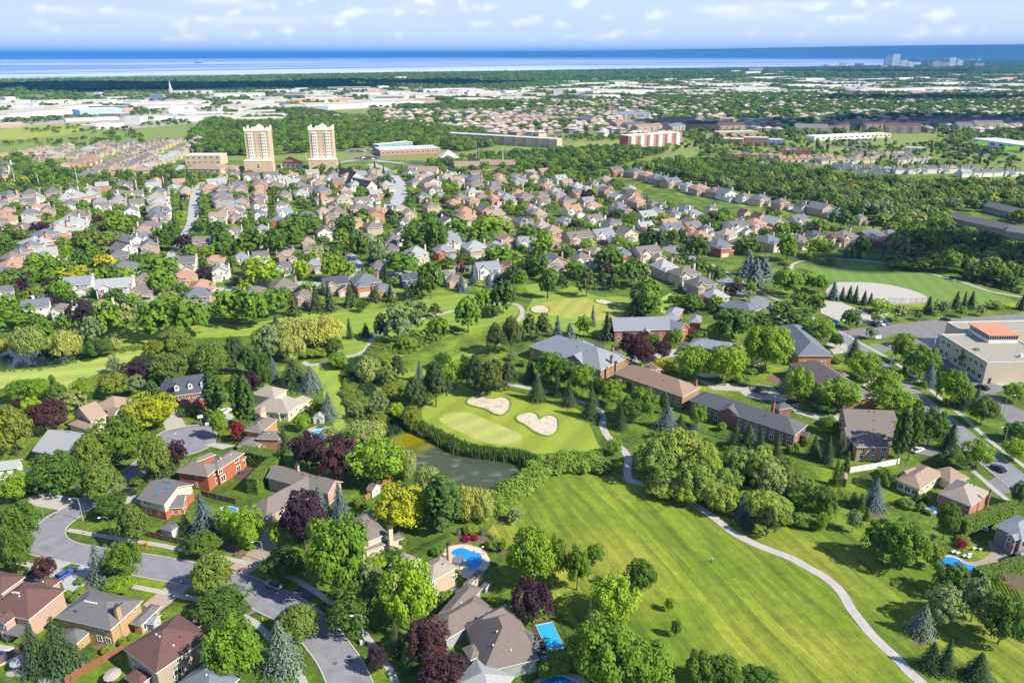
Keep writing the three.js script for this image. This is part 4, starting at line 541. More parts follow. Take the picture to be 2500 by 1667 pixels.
// build a house from masses given by their eave corners in the photograph
function buildHouse(o) {
  const fr = o.m.map((q) => frameOf(q.z ?? o.z, q.A, q.B, q.C, q.h ?? 5.2, q.d)), f0 = fr[0], M0 = frameM(f0), inv = M0.clone().invert();
  const g = thing(o.name ?? 'house', o.label, o.cat ?? 'house', o.group, f0.p, f0.turn), S = new Shell(), O = 0.45;
  const local = fr.map((f) => inv.clone().multiply(frameM(f)));
  o.m.forEach((q, i) => { const f = fr[i]; S.mass(local[i], f.w - 2 * O, f.d - 2 * O, 0, q.h ?? 5.2, q.t ?? 'hip', q.p ?? 0.55, O, q.base); block(f.p.x, f.p.z, Math.max(Math.min(f.w, f.d) * 0.55, 3)); const k = Math.ceil(Math.max(f.w, f.d) / 7); const ax = f.w > f.d; for (let j = 0; j < k; j++) { const v = V3(ax ? lerp(-f.w / 2.4, f.w / 2.4, k > 1 ? j / (k - 1) : 0.5) : 0, 0, ax ? 0 : lerp(-f.d / 2.4, f.d / 2.4, k > 1 ? j / (k - 1) : 0.5)).applyMatrix4(frameM(f)); block(v.x, v.z, Math.min(f.w, f.d) * 0.5); } });
  const roof = S.emit(g, o.mats);
  // extra masses in the local frame of the first
  if (o.x) { const S2 = new Shell(); for (const [cx, cz, w, d, y0, h, t, p] of o.x) S2.mass(new THREE.Matrix4().makeTranslation(cx * 1, 0, cz), w, d, y0, h, t, p, 0.3); part(g, 'wing_wall', S2.wall.geo(), o.mats.wing ?? o.mats.wall); const r2 = part(g, 'wing_roof', S2.roof.geo(), o.mats.roof); part(r2, 'fascia', S2.trim.geo(), mTrim); }
  // windows: face (f, r, l, b), of which mass, from the middle of the face in metres, height, size
  for (const [face, mi, u, y, w, h] of o.win ?? []) {
    const f = fr[mi], x = f.w / 2 - O, z = f.d / 2 - O, [px, pz, t] = face === 'f' ? [u, z, 0] : face === 'r' ? [x, -u, Math.PI / 2] : face === 'l' ? [-x, u, -Math.PI / 2] : [-u, -z, Math.PI];
    const wd = windowOn(g, 0, 0, 0, 0, 1, 1); wd.matrix.copy(local[mi]).multiply(new THREE.Matrix4().makeRotationY(t).setPosition(px, y, pz)).multiply(new THREE.Matrix4().makeScale(w, h, 1)); wd.matrix.decompose(wd.position, wd.quaternion, wd.scale);
  }
  for (const [face, mi, n, y, w, h] of o.rows ?? []) { const f = fr[mi], len = (face === 'f' || face === 'b' ? f.w : f.d) - 2 * O, x = f.w / 2 - O, z = f.d / 2 - O; for (let i = 0; i < n; i++) { const u = ((i + 0.5) / n - 0.5) * len; const [px, pz, t] = face === 'f' ? [u, z, 0] : face === 'r' ? [x, -u, Math.PI / 2] : face === 'l' ? [-x, u, -Math.PI / 2] : [-u, -z, Math.PI]; const wd = windowOn(g, 0, 0, 0, 0, 1, 1); wd.matrix.copy(local[mi]).multiply(new THREE.Matrix4().makeRotationY(t).setPosition(px, y, pz)).multiply(new THREE.Matrix4().makeScale(w, h, 1)); wd.matrix.decompose(wd.position, wd.quaternion, wd.scale); } }
  for (const [x, z, h, w, d] of o.ch ?? []) chimney(g, x, z, h, o.mats.chim ?? o.mats.wall, w ?? 0.9, d ?? 0.8);
  for (const [x, y, z, t, w, h] of o.gar ?? []) garageOn(g, x, y, z, t, w, h, o.mats.gar ?? mGarage);
  for (const [x, y, z, t] of o.door ?? []) doorOn(g, x, y, z, t);
  // vents stand on the front slope of a mass
  for (const [mi, u, s, pale, big] of o.vent ?? []) { const f = fr[mi], q = o.m[mi], x = u * f.w / 2, z = s * f.d / 2, p = q.p ?? 0.55, type = q.t ?? 'hip', e = (q.h ?? 5.2) - O * p + 0.12; let y = type === 'gz' ? e + (f.w / 2 - Math.abs(x)) * p : e + (f.d / 2 - Math.abs(z)) * p; if (type === 'hip') y = Math.min(y, e + (f.w / 2 - Math.abs(x)) * p); const b = part(g, big ? 'skylight' : 'roof_vent', boxGeo, big ? mSkyGlass : pale ? mVentPale : mVent); b.matrix.copy(local[mi]).multiply(new THREE.Matrix4().makeTranslation(x, y - 0.12, z)).multiply(new THREE.Matrix4().makeRotationX(big ? Math.atan(p) * Math.sign(z || 1) : 0)).multiply(big ? new THREE.Matrix4().makeScale(0.9, 0.3, 1.3) : new THREE.Matrix4().makeScale(0.3, 0.34, 0.3)); b.matrix.decompose(b.position, b.quaternion, b.scale); }
  g.userData.frames = undefined; delete g.userData.frames;
  return { g, fr, local };
}
const RF = { grey: roofMat(0.150, 0.145, 0.155), brown: roofMat(0.130, 0.066, 0.060), taupe: roofMat(0.190, 0.165, 0.155), pale: roofMat(0.330, 0.290, 0.250), tan: roofMat(0.330, 0.240, 0.185), slate: roofMat(0.150, 0.165, 0.205), blue: roofMat(0.240, 0.260, 0.310), navy: roofMat(0.075, 0.083, 0.115), dark: roofMat(0.105, 0.110, 0.130), rust: roofMat(0.300, 0.195, 0.140), salmon: roofMat(0.400, 0.235, 0.170), lgrey: roofMat(0.340, 0.345, 0.360), bigBrown: roofMat(0.185, 0.150, 0.140) };
const WL = { tan: brickMat(0.44, 0.30, 0.155), pink: brickMat(0.46, 0.32, 0.265), stone: brickMat(0.40, 0.325, 0.265), red: brickMat(0.40, 0.125, 0.065), cream: sidingMat(0.66, 0.57, 0.43), white: sidingMat(0.74, 0.72, 0.67), siding: sidingMat(0.58, 0.55, 0.44), brown: brickMat(0.33, 0.205, 0.130), rust: brickMat(0.27, 0.125, 0.09), orange: brickMat(0.48, 0.24, 0.13), taupe: brickMat(0.28, 0.235, 0.21), sage: sidingMat(0.34, 0.38, 0.35), rose: brickMat(0.46, 0.20, 0.155), mauve: brickMat(0.27, 0.22, 0.235), navy: sidingMat(0.05, 0.065, 0.11), beige: brickMat(0.52, 0.42, 0.31) };
const landmarks = [];
const shortOf = (l) => l.split(/ with | below | beside | by | behind | next | corner | at | along | among | in | round | around /)[0];
const HOUSES = [
  { z: 'A', label: 'yellow brick house with grey hip roof and tall brick chimney', mats: { roof: RF.grey, wall: WL.tan }, m: [{ A: [415, 1062], B: [842, 1160], C: [1105, 935], h: 5.2, p: 0.52 }, { A: [990, 1112], B: [1075, 1130], C: [1212, 972], h: 3.0, p: 0.4 }], x: [[-1.6, 5.6, 4.2, 4.0, 0, 2.6, 'hip', 0.5]], ch: [[6.6, 1.6, 8.9, 0.7, 1.1]],
    win: [['f', 0, -4.9, 4.3, 1.0, 1.1], ['f', 0, 0.9, 4.3, 1.2, 1.0], ['f', 0, 4.2, 4.3, 1.3, 1.0], ['f', 0, 3.2, 1.5, 1.4, 1.7], ['f', 0, 5.4, 1.4, 1.4, 1.7], ['r', 0, 2.6, 4.2, 0.8, 0.9], ['r', 1, -1.5, 1.5, 1.6, 1.7], ['r', 1, 1.5, 1.5, 0.9, 2.0]], vent: [[0, -0.35, 0.18, 1], [0, -0.27, 0.18, 1], [0, -0.19, 0.18, 1], [0, -0.11, 0.18, 1], [0, -0.03, 0.18, 1], [0, 0.05, 0.18, 1], [0, -0.5, 0.62], [0, -0.42, 0.62], [0, 0.66, -0.3]] },
  { z: 'A', label: 'pink brick house with dark brown roof and patio canopy', mats: { roof: RF.brown, wall: WL.pink }, m: [{ A: [-120, 1010], B: [215, 1080], C: [512, 850], h: 5.3, p: 0.6 }, { A: [-60, 1090], B: [28, 1118], C: [112, 1055], h: 5.2, p: 0.6, t: 'gz' }, { A: [230, 830], B: [345, 865], C: [505, 790], h: 3.4, p: 0.6 }], win: [['f', 0, 5, 4.2, 0.8, 0.9], ['f', 1, 0, 4, 1.2, 1.1], ['f', 1, 0, 1.4, 1.3, 1.6]], vent: [[0, -0.35, 0.2, 1], [0, -0.25, 0.2, 1], [0, -0.15, 0.2, 1], [0, -0.05, 0.2, 1], [0, 0.05, 0.3, 1], [2, 0, 0.3, 1]] },
  { z: 'A', label: 'grey-tan stone house with reddish brown hip roof beside the wood fence', mats: { roof: RF.brown, wall: WL.stone }, m: [{ A: [932, 1302], B: [1188, 1492], C: [1645, 1222], h: 5.2, p: 0.60 }, { A: [1390, 1095], B: [1480, 1160], C: [1600, 1090], h: 3.2, p: 0.55, }, { A: [945, 1525], B: [1060, 1590], C: [1160, 1530], h: 2.7, p: 0.5 }], win: [['r', 0, -1.2, 4.1, 0.9, 1.1], ['r', 0, -1.8, 1.7, 1.8, 1.6], ['f', 0, -3, 1.6, 1.2, 1.6], ['f', 0, -3.6, 4.2, 1.5, 0.8], ['f', 0, 0.8, 4.2, 1.0, 0.8], ['f', 0, 3.6, 4.2, 1.0, 0.8]], vent: [[0, -0.1, 0.25, 1], [0, 0.1, 0.25, 1], [0, 0.5, -0.2], [0, 0.6, 0.1, 1], [1, 0.2, 0.3, 1]] },
  { z: 'A', label: 'low brown-roofed house corner beside the parked black car', mats: { roof: RF.brown, wall: WL.pink }, m: [{ A: [-190, 840], B: [5, 885], C: [197, 752], h: 3.8, p: 0.5 }] },
  { z: 'A', label: 'slate blue roofed house below the big maple', mats: { roof: RF.slate, wall: WL.tan }, m: [{ A: [1345, 1572], B: [1580, 1730], C: [1845, 1538], h: 5.0, p: 0.62 }], vent: [[0, -0.2, -0.2, 1], [0, 0.1, 0.1, 1]] },
  { z: 'E', label: 'cream sided house with skylights and red brick wing', mats: { roof: RF.grey, wall: WL.siding, base: WL.red, wing: WL.red }, m: [{ A: [1045, 1150], B: [1252, 1200], C: [1440, 1030], h: 5.2, p: 0.42, t: 'gx', base: 2.6 }, { A: [1268, 1225], B: [1400, 1215], C: [1545, 1105], h: 3.2, p: 0.6, t: 'gx', base: 3.1 }, { A: [1035, 1160], B: [1105, 1215], C: [1170, 1160], h: 2.8, p: 0.45, base: 2.7 }], win: [['f', 0, -2.4, 4.1, 1.2, 1.2], ['f', 0, -1.1, 4.1, 1.2, 1.2], ['f', 0, -1.8, 1.5, 2.0, 1.3], ['f', 0, 1.8, 1.5, 0.8, 1.0], ['f', 1, -1.6, 1.6, 1.1, 1.5], ['f', 1, 0, 1.6, 1.6, 1.5], ['f', 1, 1.6, 1.6, 1.1, 1.5], ['r', 1, 0, 2.2, 1.8, 2.4], ['r', 1, -2, 1.5, 0.8, 1.6]], vent: [[0, 0.05, 0.5, 1, 1], [0, 0.35, 0.1, 1, 1], [0, -0.3, -0.2], [0, -0.1, -0.2], [0, 0.1, -0.2]] },
  { z: 'E', label: 'red brick two-storey house with taupe hip roof and barbecue deck', mats: { roof: RF.taupe, wall: WL.red }, m: [{ A: [1340, 942], B: [1587, 977], C: [1700, 890], h: 5.5, p: 0.6 }, { A: [1560, 905], B: [1668, 932], C: [1848, 792], h: 5.5, p: 0.5 }, { A: [1470, 850], B: [1500, 870], C: [1620, 790], h: 3.4, p: 0.55 }, { A: [1790, 850], B: [1845, 860], C: [1885, 825], h: 3.6, p: 0.4 }], win: [['r', 0, 0.5, 4.4, 1.5, 1.4], ['r', 0, 0.8, 1.5, 1.3, 1.8], ['f', 0, 1.2, 4.4, 0.7, 0.9], ['f', 0, 0.8, 1.6, 0.8, 1.5], ['r', 1, -4.5, 4.4, 1.7, 1.6], ['r', 1, 2.4, 4.4, 1.9, 1.3], ['r', 1, -3.8, 1.7, 1.9, 2.2], ['r', 1, 2.6, 1.5, 1.7, 2.0], ['r', 3, 0, 1.8, 1.2, 2.0]], vent: [[1, 0.1, 0.3, 1], [1, -0.2, 0.2, 1], [1, 0.3, -0.3, 1], [0, 0.2, -0.3], [0, -0.2, -0.3, 1]] },
  { z: 'F', label: 'long bungalow with grey-brown roof and pink gable wall by the blue spruces', mats: { roof: RF.taupe, wall: WL.pink }, m: [{ A: [150, 985], B: [628, 1112], C: [855, 1048], h: 4.4, p: 0.62, t: 'gx' }, { A: [0, 1222], B: [150, 1302], C: [545, 985], h: 3.6, p: 0.66 }], ch: [[-2.6, -0.6, 8.6, 1.0, 0.8]], gar: [], win: [['r', 0, 1, 1.6, 1.6, 1.5], ['r', 1, -5, 1.3, 2.4, 2.2], ['r', 1, -1.5, 1.3, 2.4, 2.2]], vent: [[0, 0.25, 0.1], [0, 0.45, 0.1], [0, 0.0, 0.12]] },
  { z: 'B', label: 'cream house with taupe roof and slim brick chimney next to the golden tree', mats: { roof: RF.taupe, wall: WL.cream }, m: [{ A: [735, 335], B: [883, 502], C: [1068, 398], h: 5.6, p: 0.55 }, { A: [880, 515], B: [915, 562], C: [1172, 412], h: 3.2, p: 0.42 }, { A: [850, 300], B: [960, 340], C: [1130, 330], h: 5.0, p: 0.5 }], ch: [[7.0, -3.6, 8.4, 0.9, 1.1]], win: [['r', 0, 2.2, 4.6, 0.9, 1.1], ['r', 1, -3, 1.6, 0.9, 0.9], ['r', 1, -1, 1.6, 0.9, 0.9], ['r', 1, 1.6, 1.4, 1.2, 2.1], ['r', 1, 4.5, 1.6, 0.8, 1.0]], vent: [[0, 0.1, -0.2], [0, -0.1, -0.3], [2, 0.1, 0.3], [2, 0.3, 0.3]] },
  { z: 'B', label: 'beige house with taupe hip roof beside the kidney-shaped pool', mats: { roof: RF.pale, wall: WL.beige }, m: [{ A: [1300, 695], B: [1425, 790], C: [1642, 697], h: 5.3, p: 0.5 }, { A: [1092, 665], B: [1230, 720], C: [1400, 640], h: 4.6, p: 0.45 }, { A: [1040, 770], B: [1090, 812], C: [1190, 760], h: 3, p: 0.45 }, { A: [1500, 615], B: [1555, 640], C: [1605, 605], h: 2.8, p: 0.5 }], ch: [[-1.5, -5.0, 9.0, 0.9, 0.9]], win: [['r', 0, -3.4, 3.9, 1.3, 1.1], ['r', 0, 3.2, 2.6, 1.5, 1.0], ['r', 0, -2.6, 1.3, 1.0, 1.8]], vent: [[0, 0.3, -0.3], [1, 0, 0.2, 1], [1, 0.2, 0.2, 1]] },
  { z: 'B', label: 'big sage-walled house with many brown hip roofs beside the rectangular pool', mats: { roof: RF.bigBrown, wall: WL.sage }, m: [{ A: [1815, 1482], B: [2248, 1378], C: [2030, 1020], h: 3.9, p: 0.80 }, { A: [1375, 1092], B: [1530, 1235], C: [1900, 1000], h: 3.6, p: 0.55 }, { A: [1660, 1120], B: [1790, 1250], C: [2135, 1095], h: 3.9, p: 0.85 }, { A: [1470, 1040], B: [1600, 1090], C: [1975, 898], h: 3.8, p: 0.45, }, { A: [2000, 1160], B: [2200, 1285], C: [2245, 1275], h: 3.5, p: 0.55 }, { A: [1655, 1300], B: [1720, 1392], C: [1790, 1390], h: 3.9, p: 0.55 }], win: [['f', 0, -5.6, 1.5, 1.0, 1.9], ['f', 5, 0, 1.5, 1.2, 1.9], ['f', 1, 0, 1.3, 1.6, 1.8]], vent: [[2, -0.15, 0.2, 1, 1], [0, -0.2, 0.2, 1], [0, -0.45, 0.5, 1], [0, 0.1, 0.7, 1], [4, 0, 0.3, 1], [3, 0.4, 0.2, 1], [2, 0.5, 0.1, 1]] },
  { z: 'B', label: 'pale grey-blue roofed house below the sage-walled house', mats: { roof: RF.lgrey, wall: WL.taupe }, m: [{ A: [1580, 1590], B: [1880, 1740], C: [2235, 1600], h: 3.8, p: 0.5 }] },
  { z: 'E', label: 'sprawling bungalow with ridged pale taupe roof beside the paired columnar trees', mats: { roof: RF.pale, wall: WL.cream }, m: [{ A: [1925, 470], B: [2205, 498], C: [2345, 412], h: 3.6, p: 0.62 }, { A: [1920, 350], B: [2100, 380], C: [2300, 330], h: 3.6, p: 0.62 }, { A: [1930, 480], B: [1990, 505], C: [2120, 330], h: 3.4, p: 0.7 }, { A: [2060, 470], B: [2130, 500], C: [2250, 330], h: 3.4, p: 0.7 }], rows: [['r', 0, 2, 1.7, 1.5, 1.6], ['f', 0, 3, 1.6, 1.4, 1.6]], vent: [[0, 0, 0.2, 1]] },
  { z: 'E', label: 'orange brick house with three taupe hip roofs beside the crimson maple', mats: { roof: RF.taupe, wall: WL.orange }, m: [{ A: [1952, 690], B: [2135, 697], C: [2285, 640], h: 5.2, p: 0.5 }, { A: [1868, 628], B: [2000, 645], C: [2175, 545], h: 5.2, p: 0.5 }, { A: [1808, 752], B: [1975, 758], C: [2010, 680], h: 3.2, p: 0.45 }], win: [['f', 0, 3.8, 4.2, 1.0, 0.9], ['f', 0, -1.5, 1.5, 0.8, 1.6], ['f', 2, 1.5, 1.4, 0.8, 1.6]], ch: [[3.4, -1.5, 7.6, 0.8, 0.6]], vent: [[0, 0, 0.3, 1], [1, 0, 0.3, 1], [1, 0.3, 0.2]] },
  { z: 'E', label: 'red brick colonial house with navy roof, dormers and white shutters', mats: { roof: RF.navy, wall: WL.red }, m: [{ A: [1335, 360], B: [1572, 326], d: 10.5, h: 5.8, p: 0.95, t: 'gx' }, { A: [1205, 320], B: [1330, 350], d: 8, h: 3.2, p: 0.8, t: 'gx' }], rows: [['f', 0, 4, 4.4, 1.2, 1.7], ['f', 0, 4, 1.5, 1.2, 1.8]], x: [[3.0, 6.0, 3.2, 2.6, 0, 2.9, 'gz', 0.6]], dormers: [-4.2, 0.2, 4.4] , ch: [] },
  { z: 'E', label: 'cream stucco house with rosy tan roofs and arched gable behind the golden tree', mats: { roof: RF.tan, wall: WL.cream }, m: [{ A: [690, 455], B: [885, 482], C: [1042, 385], h: 5.2, p: 0.55 }, { A: [545, 505], B: [690, 560], C: [800, 500], h: 4.8, p: 0.75, t: 'gz' }, { A: [512, 578], B: [680, 628], C: [760, 575], h: 2.9, p: 0.5 }, { A: [800, 505], B: [850, 530], C: [930, 460], h: 4.6, p: 0.8, t: 'gx' }], win: [['f', 1, 0, 4.6, 1.6, 1.6], ['r', 3, 0, 4.0, 1.4, 1.8], ['r', 0, 1, 4.2, 1.2, 1.3], ['r', 0, -2, 4.2, 1.2, 1.3], ['r', 0, 0, 1.5, 2.2, 1.8]] },
  { z: 'E', label: 'taupe brick house with pale grey roof and cream arched gable', mats: { roof: RF.lgrey, wall: WL.taupe }, m: [{ A: [238, 782], B: [545, 838], C: [655, 650], h: 4.4, p: 0.55, t: 'gx' }, { A: [470, 690], B: [525, 745], C: [622, 672], h: 5.2, p: 0.8, t: 'gx' }, { A: [400, 760], B: [470, 820], C: [540, 790], h: 4.2, p: 0.7 }], win: [['r', 1, 0, 5.2, 1.8, 1.0], ['l', 0, 0, 4.2, 1.0, 1.1], ['f', 0, -4, 1.6, 1.4, 1.6]], vent: [[0, -0.4, -0.3], [0, -0.3, -0.3], [0, -0.2, -0.3]] },
  { z: 'E', label: 'white sided house with grey roof and shaded porch', mats: { roof: RF.lgrey, wall: WL.white }, m: [{ A: [-170, 950], B: [130, 912], C: [250, 838], h: 5.2, p: 0.6, t: 'gx' }, { A: [140, 965], B: [200, 995], C: [300, 890], h: 2.9, p: 0.4 }], win: [['r', 0, 0, 4.6, 1.4, 1.2], ['f', 0, 4, 4.2, 1.1, 1.3], ['f', 0, 1.5, 4.2, 1.1, 1.3], ['f', 0, 4, 1.5, 1.1, 1.6], ['f', 0, 1.5, 1.5, 1.1, 1.6]] },
  { z: 'D', label: 'rose brick house with taupe hip roof above the long clipped hedge', mats: { roof: RF.pale, wall: WL.rose }, m: [{ A: [1700, 112], B: [1957, 216], C: [2277, 172], h: 5.4, p: 0.62 }, { A: [1705, 100], B: [1745, 125], C: [1830, 90], h: 5.2, p: 0.75, t: 'gz' }], win: [['r', 0, 1.6, 4.2, 1.2, 1.1], ['f', 0, 1.2, 4.2, 1.2, 1.5], ['f', 0, 3.2, 4.2, 1.0, 1.3], ['f', 1, 0, 3.2, 2.2, 2.6], ['f', 0, 3.0, 1.4, 1.2, 1.6]], vent: [[0, 0.3, -0.4], [0, 0.1, -0.3]], ch: [[5.6, -1.5, 8.2, 0.45, 0.45]] },
  { z: 'D', label: 'cream bungalow with brown-grey roof and blue trimmed sunroom', mats: { roof: RF.tan, wall: WL.cream }, m: [{ A: [1375, 8], B: [1562, 86], C: [1900, 20], h: 3.4, p: 0.55 }, { A: [1400, -55], B: [1470, -20], C: [1560, -50], h: 3.4, p: 0.6, t: 'gz' }, { A: [1640, -60], B: [1790, 30], C: [1965, 10], h: 3.2, p: 0.5 }], rows: [['f', 0, 3, 1.6, 1.7, 1.8], ['r', 0, 4, 1.8, 1.2, 1.2]], vent: [[0, 0.1, 0.1, 1], [0, 0.2, 0.1, 1]] },
  { z: 'D', label: 'mauve brick house with slate blue roof by the curving pool patio', mats: { roof: RF.blue, wall: WL.mauve }, m: [{ A: [2130, 360], B: [2345, 470], C: [2560, 400], h: 5.4, p: 0.55 }, { A: [2225, 430], B: [2290, 470], C: [2390, 420], h: 5.3, p: 0.7, t: 'gz' }, { A: [2290, 570], B: [2360, 610], C: [2480, 570], h: 3.0, p: 0.6, t: 'gz' }], win: [['f', 0, -5.6, 3.0, 1.4, 1.0], ['f', 1, 0, 4.1, 2.0, 1.2], ['f', 0, 4.2, 4.1, 1.4, 1.2], ['f', 0, 1.0, 1.6, 2.2, 2.3]] },
  // townhouses
  { name: 'townhouse', cat: 'townhouse', z: 'G', label: 'tan brick townhouse block with long grey-blue roof and white bay windows', mats: { roof: RF.blue, wall: WL.brown }, m: [{ A: [278, 452], B: [838, 637], C: [1048, 542], h: 5.2, p: 0.55 }, { A: [560, 545], B: [700, 590], C: [760, 545], h: 5.3, p: 0.6, t: 'gz' }, { A: [600, 430], B: [700, 470], C: [755, 430], h: 4.6, p: 0.5 }, { A: [880, 520], B: [960, 570], C: [1048, 540], h: 4.8, p: 0.5, t: 'gx' }], rows: [['f', 0, 9, 4.0, 1.2, 1.4], ['f', 0, 9, 1.5, 1.5, 1.9]], ch: [[12.0, -8.0, 8.8, 0.9, 0.9], [18.0, 1.0, 8.6, 0.9, 0.9]], vent: [[0, -0.7, -0.25], [0, -0.55, -0.25], [0, -0.4, -0.25], [0, -0.25, -0.25], [0, -0.1, -0.25], [0, 0.05, -0.25], [0, 0.2, -0.25], [0, 0.35, -0.25], [0, 0.5, -0.25], [0, -0.3, 0.3], [0, 0.1, 0.3], [0, 0.4, 0.35]] },
  { name: 'townhouse', cat: 'townhouse', z: 'G', label: 'tan brick townhouse block with russet brown roof', mats: { roof: RF.rust, wall: WL.brown }, m: [{ A: [928, 658], B: [1467, 842], C: [1642, 777], h: 5.2, p: 0.55 }, { A: [1100, 655], B: [1240, 690], C: [1345, 660], h: 4.8, p: 0.6, }, { A: [1180, 590], B: [1260, 640], C: [1340, 660], h: 4.8, p: 0.5 }], rows: [['f', 0, 8, 4.0, 1.3, 1.4], ['f', 0, 8, 1.5, 1.5, 1.9]], ch: [[-17.0, 2.0, 8.2, 0.9, 0.9]], vent: [[0, -0.6, -0.2], [0, -0.5, -0.2], [0, -0.4, -0.2], [0, -0.3, -0.2], [0, -0.2, -0.2], [0, -0.1, -0.2], [0, 0, -0.2], [0, 0.1, -0.2], [0, 0.2, -0.2], [0, 0.3, -0.2], [0, 0.3, 0.4]] },
  { name: 'townhouse', cat: 'townhouse', z: 'H', label: 'red-brown brick townhouse block with charcoal roof and blue-grey gable', mats: { roof: RF.dark, wall: WL.rust }, m: [{ A: [-212, 864], B: [602, 1132], C: [782, 1076], h: 5.2, p: 0.56 }, { A: [10, 945], B: [165, 985], C: [230, 945], h: 5.4, p: 0.6, t: 'gz' }, { A: [420, 900], B: [480, 940], C: [590, 925], h: 4.4, p: 0.5 }, { A: [640, 1130], B: [700, 1145], C: [745, 1130], h: 3.0, p: 0.6, t: 'gx' }], rows: [['f', 0, 13, 4.0, 1.3, 1.4], ['f', 0, 13, 1.5, 1.6, 1.9], ['r', 0, 2, 4.0, 1.0, 1.4], ['r', 0, 2, 1.5, 1.0, 1.5]], ch: [[6.0, -7.0, 8.8, 0.9, 0.9], [-23.0, -6.0, 8.4, 0.9, 0.9]], vent: [[0, -0.75, -0.2], [0, -0.65, -0.2], [0, -0.55, -0.2], [0, -0.45, -0.2], [0, -0.35, -0.2], [0, -0.25, -0.2], [0, -0.15, -0.2], [0, -0.05, -0.2], [0, 0.05, -0.2], [0, 0.15, -0.2], [0, 0.25, -0.2], [0, 0.35, -0.2], [0, 0.45, -0.2], [0, 0.55, -0.2], [0, -0.3, 0.4], [0, 0.4, 0.4]] },
  { name: 'townhouse', cat: 'townhouse', z: 'G', label: 'red brick townhouse block with pale slate roof beside the far green', mats: { roof: RF.blue, wall: WL.red }, m: [{ A: [938, 335], B: [1470, 322], d: 13, h: 5.4, p: 0.6, t: 'gx' }, { A: [1515, 268], B: [1610, 275], C: [1688, 228], h: 5.6, p: 0.5 }, { A: [1150, 345], B: [1215, 350], d: 6, h: 5.2, p: 0.7, t: 'gz' }, { A: [1440, 345], B: [1520, 310], d: 8, h: 5.4, p: 0.75, t: 'gz' }, { A: [1310, 225], B: [1420, 240], C: [1640, 190], h: 5.8, p: 0.5 }], rows: [['f', 0, 8, 4.0, 1.3, 1.4], ['f', 0, 8, 1.5, 1.6, 1.9], ['f', 3, 1, 4.2, 1.8, 2.2], ['r', 1, 2, 4, 1.1, 1.3]], ch: [[-15.5, -1.0, 8.8, 0.9, 0.9], [15.0, 3.0, 8.8, 0.9, 0.9]], vent: [[1, 0, 0.3], [0, 0, 0.1, 1]] },
  { name: 'townhouse', cat: 'townhouse', z: 'G', label: 'orange brick townhouse block with pale slate roof behind the light green locusts', mats: { roof: RF.blue, wall: WL.orange }, m: [{ A: [1505, 445], B: [1885, 508], C: [1982, 460], h: 5.2, p: 0.5 }, { A: [1560, 460], B: [1640, 470], d: 6, h: 5, p: 0.6, t: 'gz' }], rows: [['f', 0, 6, 4.0, 1.3, 1.4], ['r', 0, 2, 4.0, 1.2, 1.3], ['r', 0, 2, 1.4, 1.2, 1.6]], vent: [[0, -0.4, 0], [0, -0.2, 0], [0, 0, 0], [0, 0.2, 0]] },
  { name: 'townhouse', cat: 'townhouse', z: 'H', label: 'long slate roofed townhouse block along the avenue beside the yellow-green locust', mats: { roof: RF.slate, wall: WL.orange }, m: [{ A: [418, 300], B: [628, 527], C: [858, 492], h: 5.0, p: 0.52 }, { A: [560, 330], B: [640, 380], C: [680, 355], h: 3.6, p: 0.5 }, { A: [690, 430], B: [790, 500], C: [850, 480], h: 4.0, p: 0.5 }], rows: [['f', 0, 7, 4.0, 1.2, 1.4], ['r', 0, 2, 1.5, 2.4, 2.1]], vent: [[0, -0.3, 0.1], [0, -0.1, 0.2], [0, 0.1, 0.1], [0, 0.3, 0.2], [0, -0.4, -0.2, 1]] },
  { name: 'townhouse', cat: 'townhouse', z: 'H', label: 'brown roofed brick townhouse block along the avenue', mats: { roof: RF.bigBrown, wall: WL.brown }, m: [{ A: [552, 585], B: [965, 870], C: [1148, 790], h: 5.2, p: 0.55 }, { A: [900, 640], B: [960, 680], C: [992, 660], h: 4.2, p: 0.5 }, { A: [1050, 760], B: [1100, 800], C: [1148, 775], h: 4.2, p: 0.5 }], rows: [['f', 0, 8, 4.0, 1.2, 1.4], ['f', 0, 8, 1.5, 1.3, 1.8]], vent: [[0, -0.5, -0.1], [0, -0.4, -0.1], [0, -0.3, -0.1], [0, -0.2, -0.1], [0, -0.1, -0.1], [0, 0, -0.1], [0, 0.1, -0.1], [0, 0.2, -0.1], [0, 0.3, -0.1], [0, -0.2, 0.3], [0, 0.1, 0.4]] },
  { name: 'townhouse', cat: 'townhouse', z: 'H', label: 'stepped gabled townhouse block with brown roofs beside the tall paired columns', mats: { roof: RF.taupe, wall: WL.tan }, m: [{ A: [1075, 1226], B: [1345, 1224], C: [1392, 1110], h: 5.3, p: 0.5 }, { A: [1000, 1150], B: [1372, 1160], d: 6.6, h: 5.6, p: 0.6, t: 'gx' }, { A: [1000, 1078], B: [1372, 1090], d: 6.6, h: 5.6, p: 0.6, t: 'gx' }, { A: [985, 1005], B: [1385, 1018], d: 6.6, h: 5.6, p: 0.6, t: 'gx' }], rows: [['f', 0, 3, 4.0, 1.5, 1.5], ['f', 0, 3, 1.4, 1.5, 1.6], ['l', 1, 2, 3.8, 1.3, 1.5], ['l', 2, 2, 3.8, 1.3, 1.5]], vent: [[1, 0.2, 0.2], [2, 0.2, 0.2], [3, 0, 0.2], [3, 0.2, 0.3]] },
  { name: 'townhouse', cat: 'townhouse', z: 'K', label: 'slate blue roofed townhouse block at the bend of the avenue', mats: { roof: RF.slate, wall: WL.brown }, m: [{ A: [1740, 925], B: [1990, 985], C: [2100, 950], h: 5, p: 0.55 }, { A: [1910, 905], B: [1980, 935], C: [2050, 920], h: 4, p: 0.5 }], vent: [[0, 0, 0.2], [0, 0.2, 0.2]] },
];
